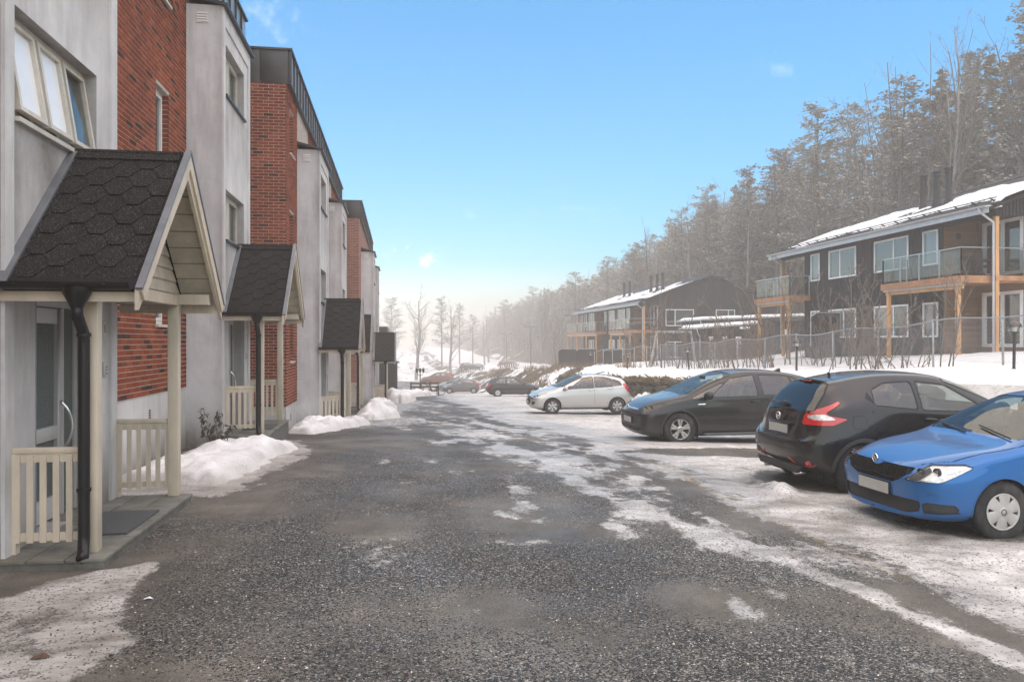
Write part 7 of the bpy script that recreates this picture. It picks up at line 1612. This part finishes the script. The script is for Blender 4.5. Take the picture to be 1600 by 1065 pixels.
def conifer(seed, H, W, pine=True):
    rr = random.Random(seed); T, C = MB(), MB(); T.tube([(0,0,-.5),(rr.gauss(0,.1),rr.gauss(0,.1),H*.5),(rr.gauss(0,.2),rr.gauss(0,.2),H*.96)], [.22,.15,.03], 7, caps=False)
    z0 = H*(.30 if pine else .10); n = 84 if pine else 100
    for i in range(n):
        t = (i+rr.random())/n; z = z0+(H-z0)*t; a = rr.random()*6.283
        if pine: L = W*(.35+.75*math.sin(math.pi*min(1,.18+.80*t))**.8)*rr.uniform(.45,1.1)*(1-.35*t)
        else: L = W*(1-t)**.8*rr.uniform(.7,1.1)+.15
        dz = L*(rr.uniform(.0,.35) if pine else rr.uniform(-.45,-.1)); e = (L*math.cos(a), L*math.sin(a), z+dz); T.tube([(0,0,z-.1*L),(e[0]*.6,e[1]*.6,z+dz*.4),e], [.035,.02,.008], 3, caps=False)
        m = int((44 if pine else 40)*(.5+L/W))
        for k in range(m):
            u = rr.uniform(.30 if pine else .12, 1.05); s = (.42 if pine else .30)*(.5+.6*L/W)
            c = (e[0]*u+rr.gauss(0,s*.62), e[1]*u+rr.gauss(0,s*.62), z+dz*u+rr.gauss(0,s*.40)+(0 if pine else -.12))
            b = rr.random()*6.283; w = rr.uniform(.07,.19); h = rr.uniform(.03,.11)*w/.2; tz = rr.uniform(-.10,.14)
            C.add([(c[0]-w*math.cos(b),c[1]-w*math.sin(b),c[2]-tz*.5),(c[0]+w*math.cos(b),c[1]+w*math.sin(b),c[2]+tz*.3),(c[0]+h*math.sin(b)*3,c[1]-h*math.cos(b)*3,c[2]+tz)], [(0,1,2)])
    return T, C
def tree_proto(name, T, C, bark, leaf):
    a = T.mesh('trunk', smooth=True); a.materials.append(MATS[bark]); c = C.mesh('crown'); c.materials.append(MATS[leaf]); return (name, a, c)
def plant_tree(proto, label, x, y, s=1.0, group=None, z=None, rz=None, sz=None, cat='tree'):
    t = thing(proto[0], label, cat, (x, y, (th(x, y) if z is None else z)), random.random()*6.28 if rz is None else rz, group); t.scale = (s, s, s if sz is None else sz)
    link('trunk', proto[1], None, t); link('crown', proto[2], None, t); return t
BARE = [tree_proto('bare_tree', *bare_tree(10+i, 16, .30+.03*(i%3), 3, 1, .15, (17,8,5), .75, .34, .07), 'bark_pale' if i % 2 else 'bark_grey', 'twig') for i in range(5)]
FAN = tree_proto('bare_tree', *bare_tree(31, 20, .26, 3, 9, .15, (11,8,5), .7, .30, .05, .16), 'bark_grey', 'twig_haze')
ROUND = [tree_proto('bare_tree', *bare_tree(40+i, 14, .50, 4, 1, .34, (16,7,6,4), .35, .22, .10), 'bark_haze', 'twig_haze') for i in range(2)]
PINE = [tree_proto('pine_tree', *conifer(60+i, 16.5, 3.3+.3*(i%3), True), 'bark_grey', ('needles','needles_haze')[i%2]) for i in range(4)]
SPR = [tree_proto('spruce_tree', *conifer(80+i, 18, 3.0, False), 'bark_grey', ('needles','needles_haze')[i%2]) for i in range(3)]
SHRUB = [tree_proto('bare_shrub', *bare_tree(90+i, 2.6, .36, 2, 9, .026, (7,5), .6, .15, .13, .26, .011), 'twig', 'twig') for i in range(4)]
SAPL = [tree_proto('bare_sapling', *bare_tree(110+i, 4.2, .32, 2, 3, .038, (12,6), .6, .12, .10, .14, .011), 'bark_grey', 'twig') for i in range(3)]
def forest():
    rr = random.Random(5); n = 0
    for y in np.arange(26, 300, 4.7):
        for x in (36, 39.5, 43.5, 48):
            xx, yy = x+rr.uniform(-2.4,2.4), y+rr.uniform(-3,3)
            if xx/(yy*.98+xx*.145) > 1.05: continue
            p = rr.choice(PINE+PINE+PINE+SPR[:1]) if rr.random() < .66 else rr.choice(BARE)
            s = rr.uniform(.80, 1.1)*(1.06-.16*min(1, max(0, yy-60)/120)); row = 'front rows' if x < 45 else 'upper rows'
            pxx = 624+1213*xx/(.145*xx+.989*yy); zone = 'above the near house' if pxx > 1400 else 'left of the near house flues' if pxx > 1190 else 'behind the far house' if pxx > 960 else 'left of the far house'
            lab = ('foggy pine' if p in PINE else 'dense foggy spruce' if p in SPR else 'bare tree among the conifers') + (' low on' if x < 43 else ' high on') + ' the wooded slope, ' + zone
            plant_tree(p, lab, xx, yy, s, 'hillside wood', sz=s*rr.uniform(.88,1.0)); n += 1
    # leafless trees along the foot of the slope
    for i, y in enumerate(np.arange(34, 190, 3.3)):
        x = 33.4+rr.uniform(-.9,3.6); plant_tree(rr.choice(BARE), ('slender leafless tree at the foot of the slope, ' + ('behind the near timber house' if y < 62 else 'behind the far timber house' if y < 105 else 'far off in the fog')), x, y+rr.uniform(-1.2,1.2), rr.uniform(.62,1.0), 'leafless trees at the foot of the slope')
    plant_tree(FAN, 'tall fan-shaped leafless tree standing above the near house roof', 38, 52.3, 1.02, rz=.6)
    plant_tree(BARE[1], 'pale leaning birch right of the fan-shaped tree', 37.5, 47.5, 1.12, rz=2.0)
    plant_tree(BARE[3], 'pale slender birch nearest the right edge on the slope', 38.5, 43.2, 1.15, rz=.3)
forest()
def deep_wood():
    """the closed mass of conifers behind the trees one can tell apart"""
    rr = random.Random(21); cr = []; protos = PINE+SPR+SPR+SPR
    for i in range(210):
        x = rr.uniform(37, 52); y = 24+270*rr.random()**1.2
        if x/(y*.98+x*.145) > 1.0: continue
        p = rr.choice(protos); me = p[2]; n = len(me.vertices); v = np.empty(n*3, np.float32); me.vertices.foreach_get('co', v); v = v.reshape(-1,3); s = rr.uniform(.72,.98)*(1.0-.12*min(1,max(0,y-60)/120)); a = rr.random()*6.28; c, sn = math.cos(a), math.sin(a)
        t_ = v.reshape(-1,3,3); t_ = t_[rng.random(len(t_)) < .34]; ctr = t_.mean(1, keepdims=True); t_ = (ctr+(t_-ctr)*2.1); v = t_.reshape(-1,3)*s
        cr.append(np.stack([v[:,0]*c-v[:,1]*sn+x, v[:,0]*sn+v[:,1]*c+y, v[:,2]+th(x,y)-1.0], -1))
    V = np.concatenate(cr); T = np.arange(len(V)).reshape(-1,3); o = np_mesh('deep_wood', V, T, MATS['needles_haze'], kind='stuff', smooth=False); o['label'] = 'closed mass of foggy conifers deeper in the hillside wood'
deep_wood()
plant_tree(ROUND[0], 'big round leafless tree in the fog beyond the last porch', 3.2, 150, 1.12); plant_tree(ROUND[1], 'second round leafless tree in the fog, right of the biggest one', 10.5, 158, 1.0)
plant_tree(ROUND[0], 'small round leafless tree far off in the valley fog', 21, 190, .72, rz=2.4); plant_tree(ROUND[1], 'leafless tree in the fog just above the low far building', -1.5, 165, .9, rz=1.1)
for i, (x, y, s, k) in enumerate(((-14,190,1.1,0),(-8,205,1.2,1),(-2,215,1.2,0),(5,210,1.1,1),(12,220,1.2,0),(18,232,1.1,1),(26,225,1.0,0),(32,235,1.1,1),(40,230,1.1,0))): plant_tree((ROUND+PINE)[(i*2+k) % 6], 'pale tree of the far row closing the valley in the fog', x, y, s, 'far row of trees in the valley')
plant_tree(PINE[1], 'lone foggy conifer right of the round leafless trees', 19, 200, .8); plant_tree(SAPL[0], 'thin bare sapling left of the far timber house', 20.5, 98, 1.9)
def fence_shrubs():
    rr = random.Random(8); k = 0
    for y in (21.5, 23.4, 24.6, 26.3, 27.8, 29.5, 31.0, 32.4, 33.6, 35.2, 36.4, 38.2, 40.1, 41.4, 43, 45, 47.2, 49, 51.5, 54, 57):
        x = rr.uniform(16.35, 17.8); p = rr.choice(SHRUB) if rr.random() < .72 else rr.choice(SAPL)
        lab = ('leafless brown shrub' if p in SHRUB else 'leafless sapling') + ' behind the chain-link fence, ' + ('below the near balcony' if y < 30 else 'before the middle of the near house' if y < 37 else 'below the far balcony of the near house' if y < 44 else 'before the sheds and swing frame')
        plant_tree(p, lab, x, y, rr.uniform(.85,1.5), 'shrubs along the fence', cat='shrub'); k += 1
fence_shrubs()
def brush():
    """dead undergrowth on the slope and on the loose bank beyond the parked cars"""
    rr = random.Random(3); m = MB()
    for i in range(3800):
        x = 31+abs(rr.gauss(0,6)); y = rr.uniform(28, 190); z = th_fast(x, y); h = rr.uniform(.8, 3.6); a, b = rr.gauss(0,.28), rr.gauss(0,.28); w = .012+.006*h
        m.add([(x-w,y,z-.1),(x+w,y,z-.1),(x,y+w,z-.1),(x+a*h*.5,y+b*h*.5,z+h*.55),(x+a*h,y+b*h,z+h)], [(0,1,3),(1,2,3),(2,0,3),(0,3,4),(1,3,4)])
        for k in range(3):
            t = rr.uniform(.3,.9); q = (x+a*h*t, y+b*h*t, z+h*t); e = (q[0]+rr.gauss(0,.3), q[1]+rr.gauss(0,.3), q[2]+rr.uniform(.2,.7)); m.add([(q[0]-.012,q[1],q[2]),(q[0]+.012,q[1],q[2]),e], [(0,1,2)])
    o = m.build('undergrowth', 'twig', kind='stuff'); o['label'] = 'dead brushwood under the trees of the slope'
    m = MB()
    for i in range(1500):
        x = rr.uniform(10.2, 16.5); y = rr.uniform(50, 125); z = th_fast(x, y); h = rr.uniform(.2,.8); a, b = rr.gauss(0,.35), rr.gauss(0,.35)
        if vnoise(x*.5, y*.35) < .45: continue
        for k in range(4): a, b = rr.gauss(0,.4), rr.gauss(0,.4); m.add([(x-.02,y,z-.05),(x+.02,y,z-.05),(x+a*h,y+b*h,z+h)], [(0,1,2)])
    o = m.build('dead_weeds', 'straw', kind='stuff'); o['label'] = 'dead weeds on the loose bank beyond the parked cars'
_hx = np.linspace(-10, 110, 241); _hy = np.linspace(0, 340, 341); _HG = terrain_h(*np.meshgrid(_hx, _hy, indexing='ij'))
def th_fast(x, y):
    i = min(239, max(0, (x+10)/.5)); j = min(339, max(0, y)); a, b = int(i), int(j); f, g = i-a, j-b
    return _HG[a,b]*(1-f)*(1-g)+_HG[a+1,b]*f*(1-g)+_HG[a,b+1]*(1-f)*g+_HG[a+1,b+1]*f*g
brush()
def hedge():
    rr = random.Random(4); root = thing('hedge', 'rust brown clipped beech hedge under the far balcony of the near house', 'hedge', (20, 44, 1.0)); m = MB(); s = MB()
    for i in range(5200):
        x, y, z = rr.uniform(-1.6,1.6), rr.uniform(-.45,.45), rr.uniform(.1,1.35); b = rr.random()*6.28; w = rr.uniform(.02,.05)
        m.add([(x-w*math.cos(b),y-w*math.sin(b),z),(x+w*math.cos(b),y+w*math.sin(b),z+.02),(x+rr.gauss(0,.03),y+rr.gauss(0,.03),z+w*1.6)], [(0,1,2)])
    for i in range(60): x, y = rr.uniform(-1.6,1.6), rr.uniform(-.3,.3); s.tube([(x,y,-.2),(x+rr.gauss(0,.1),y+rr.gauss(0,.1),1.3)], [.012,.005], 3, caps=False)
    m.build('leaves', 'beech_leaf', root, kind='stuff'); s.build('stems', 'twig', root, kind='stuff'); root.location.z = th(20, 44)-.1
mat('beech_leaf', (.17,.085,.04), .8, .4, 4)
hedge()
def climber():
    rr = random.Random(2); x0, y0 = -3.05, 13.4; z0 = .0; root = thing('climbing_shrub', 'small dark leafy shrub against the plaster tower behind the first porch', 'shrub', (x0, y0, z0)); s = MB()
    mes = []
    for i in range(3):
        m = MB(); w = .028+.006*i; m.add([(0,0,0),(w,.05,.008),(0,.12,-.01),(-w,.05,.008)], [(0,1,2),(0,2,3)]); me = m.mesh('leaf'); me.materials.append(MATS['dark_leaf']); mes.append(me)
    for k in range(7):
        bx, by = rr.gauss(0,.10), rr.gauss(0,.12); pts = [(bx*.4,by*.4,-.1)]; h = rr.uniform(.4,.85)
        for t in (.3,.6,.85,1): pts.append((bx*(.4+t)+rr.gauss(0,.03), by*(.4+t*1.5)+rr.gauss(0,.03), h*t))
        s.tube(pts, [.012,.01,.008,.006,.004], 5, caps=False)
        for j in range(11):
            t = rr.uniform(.25,1); i = min(3, int(t*4)); f = t*4-i; p = [pts[i][q]*(1-f)+pts[i+1][q]*f for q in range(3)]
            o = bpy.data.objects.new('leaf', rr.choice(mes)); COL.objects.link(o); o.parent = root; o.location = (p[0]+rr.gauss(0,.02), p[1]+rr.gauss(0,.02), p[2]); o.rotation_euler = (rr.uniform(-1.4,.2), rr.uniform(-.6,.6), rr.random()*6.28)
    s.build('stems', 'twig', root)
mat('dark_leaf', (.030,.038,.018), .5, .4, 8); climber()
# ------------------------------------------------------------------ the foggy air
def haze():
    m = bpy.data.materials.new('haze'); m.use_nodes = True; nt = m.node_tree
    for n in list(nt.nodes): nt.nodes.remove(n)
    o = nd(nt, 'OutputMaterial'); v = nd(nt, 'VolumePrincipled'); v.inputs['Color'].default_value = (.95,.90,.85,1); v.inputs['Density'].default_value = HAZE; v.inputs['Anisotropy'].default_value = 0.0
    nt.links.new(v.outputs[0], o.inputs['Volume'])
    b = MB(); b.box(-380, 480, -55, 880, -16, 38.5); h = b.build('haze', m, kind='stuff')
    h['label'] = 'thin grey winter fog over the lane and the wooded slope'; h['category'] = 'fog'
HAZE = 0.0032
haze()
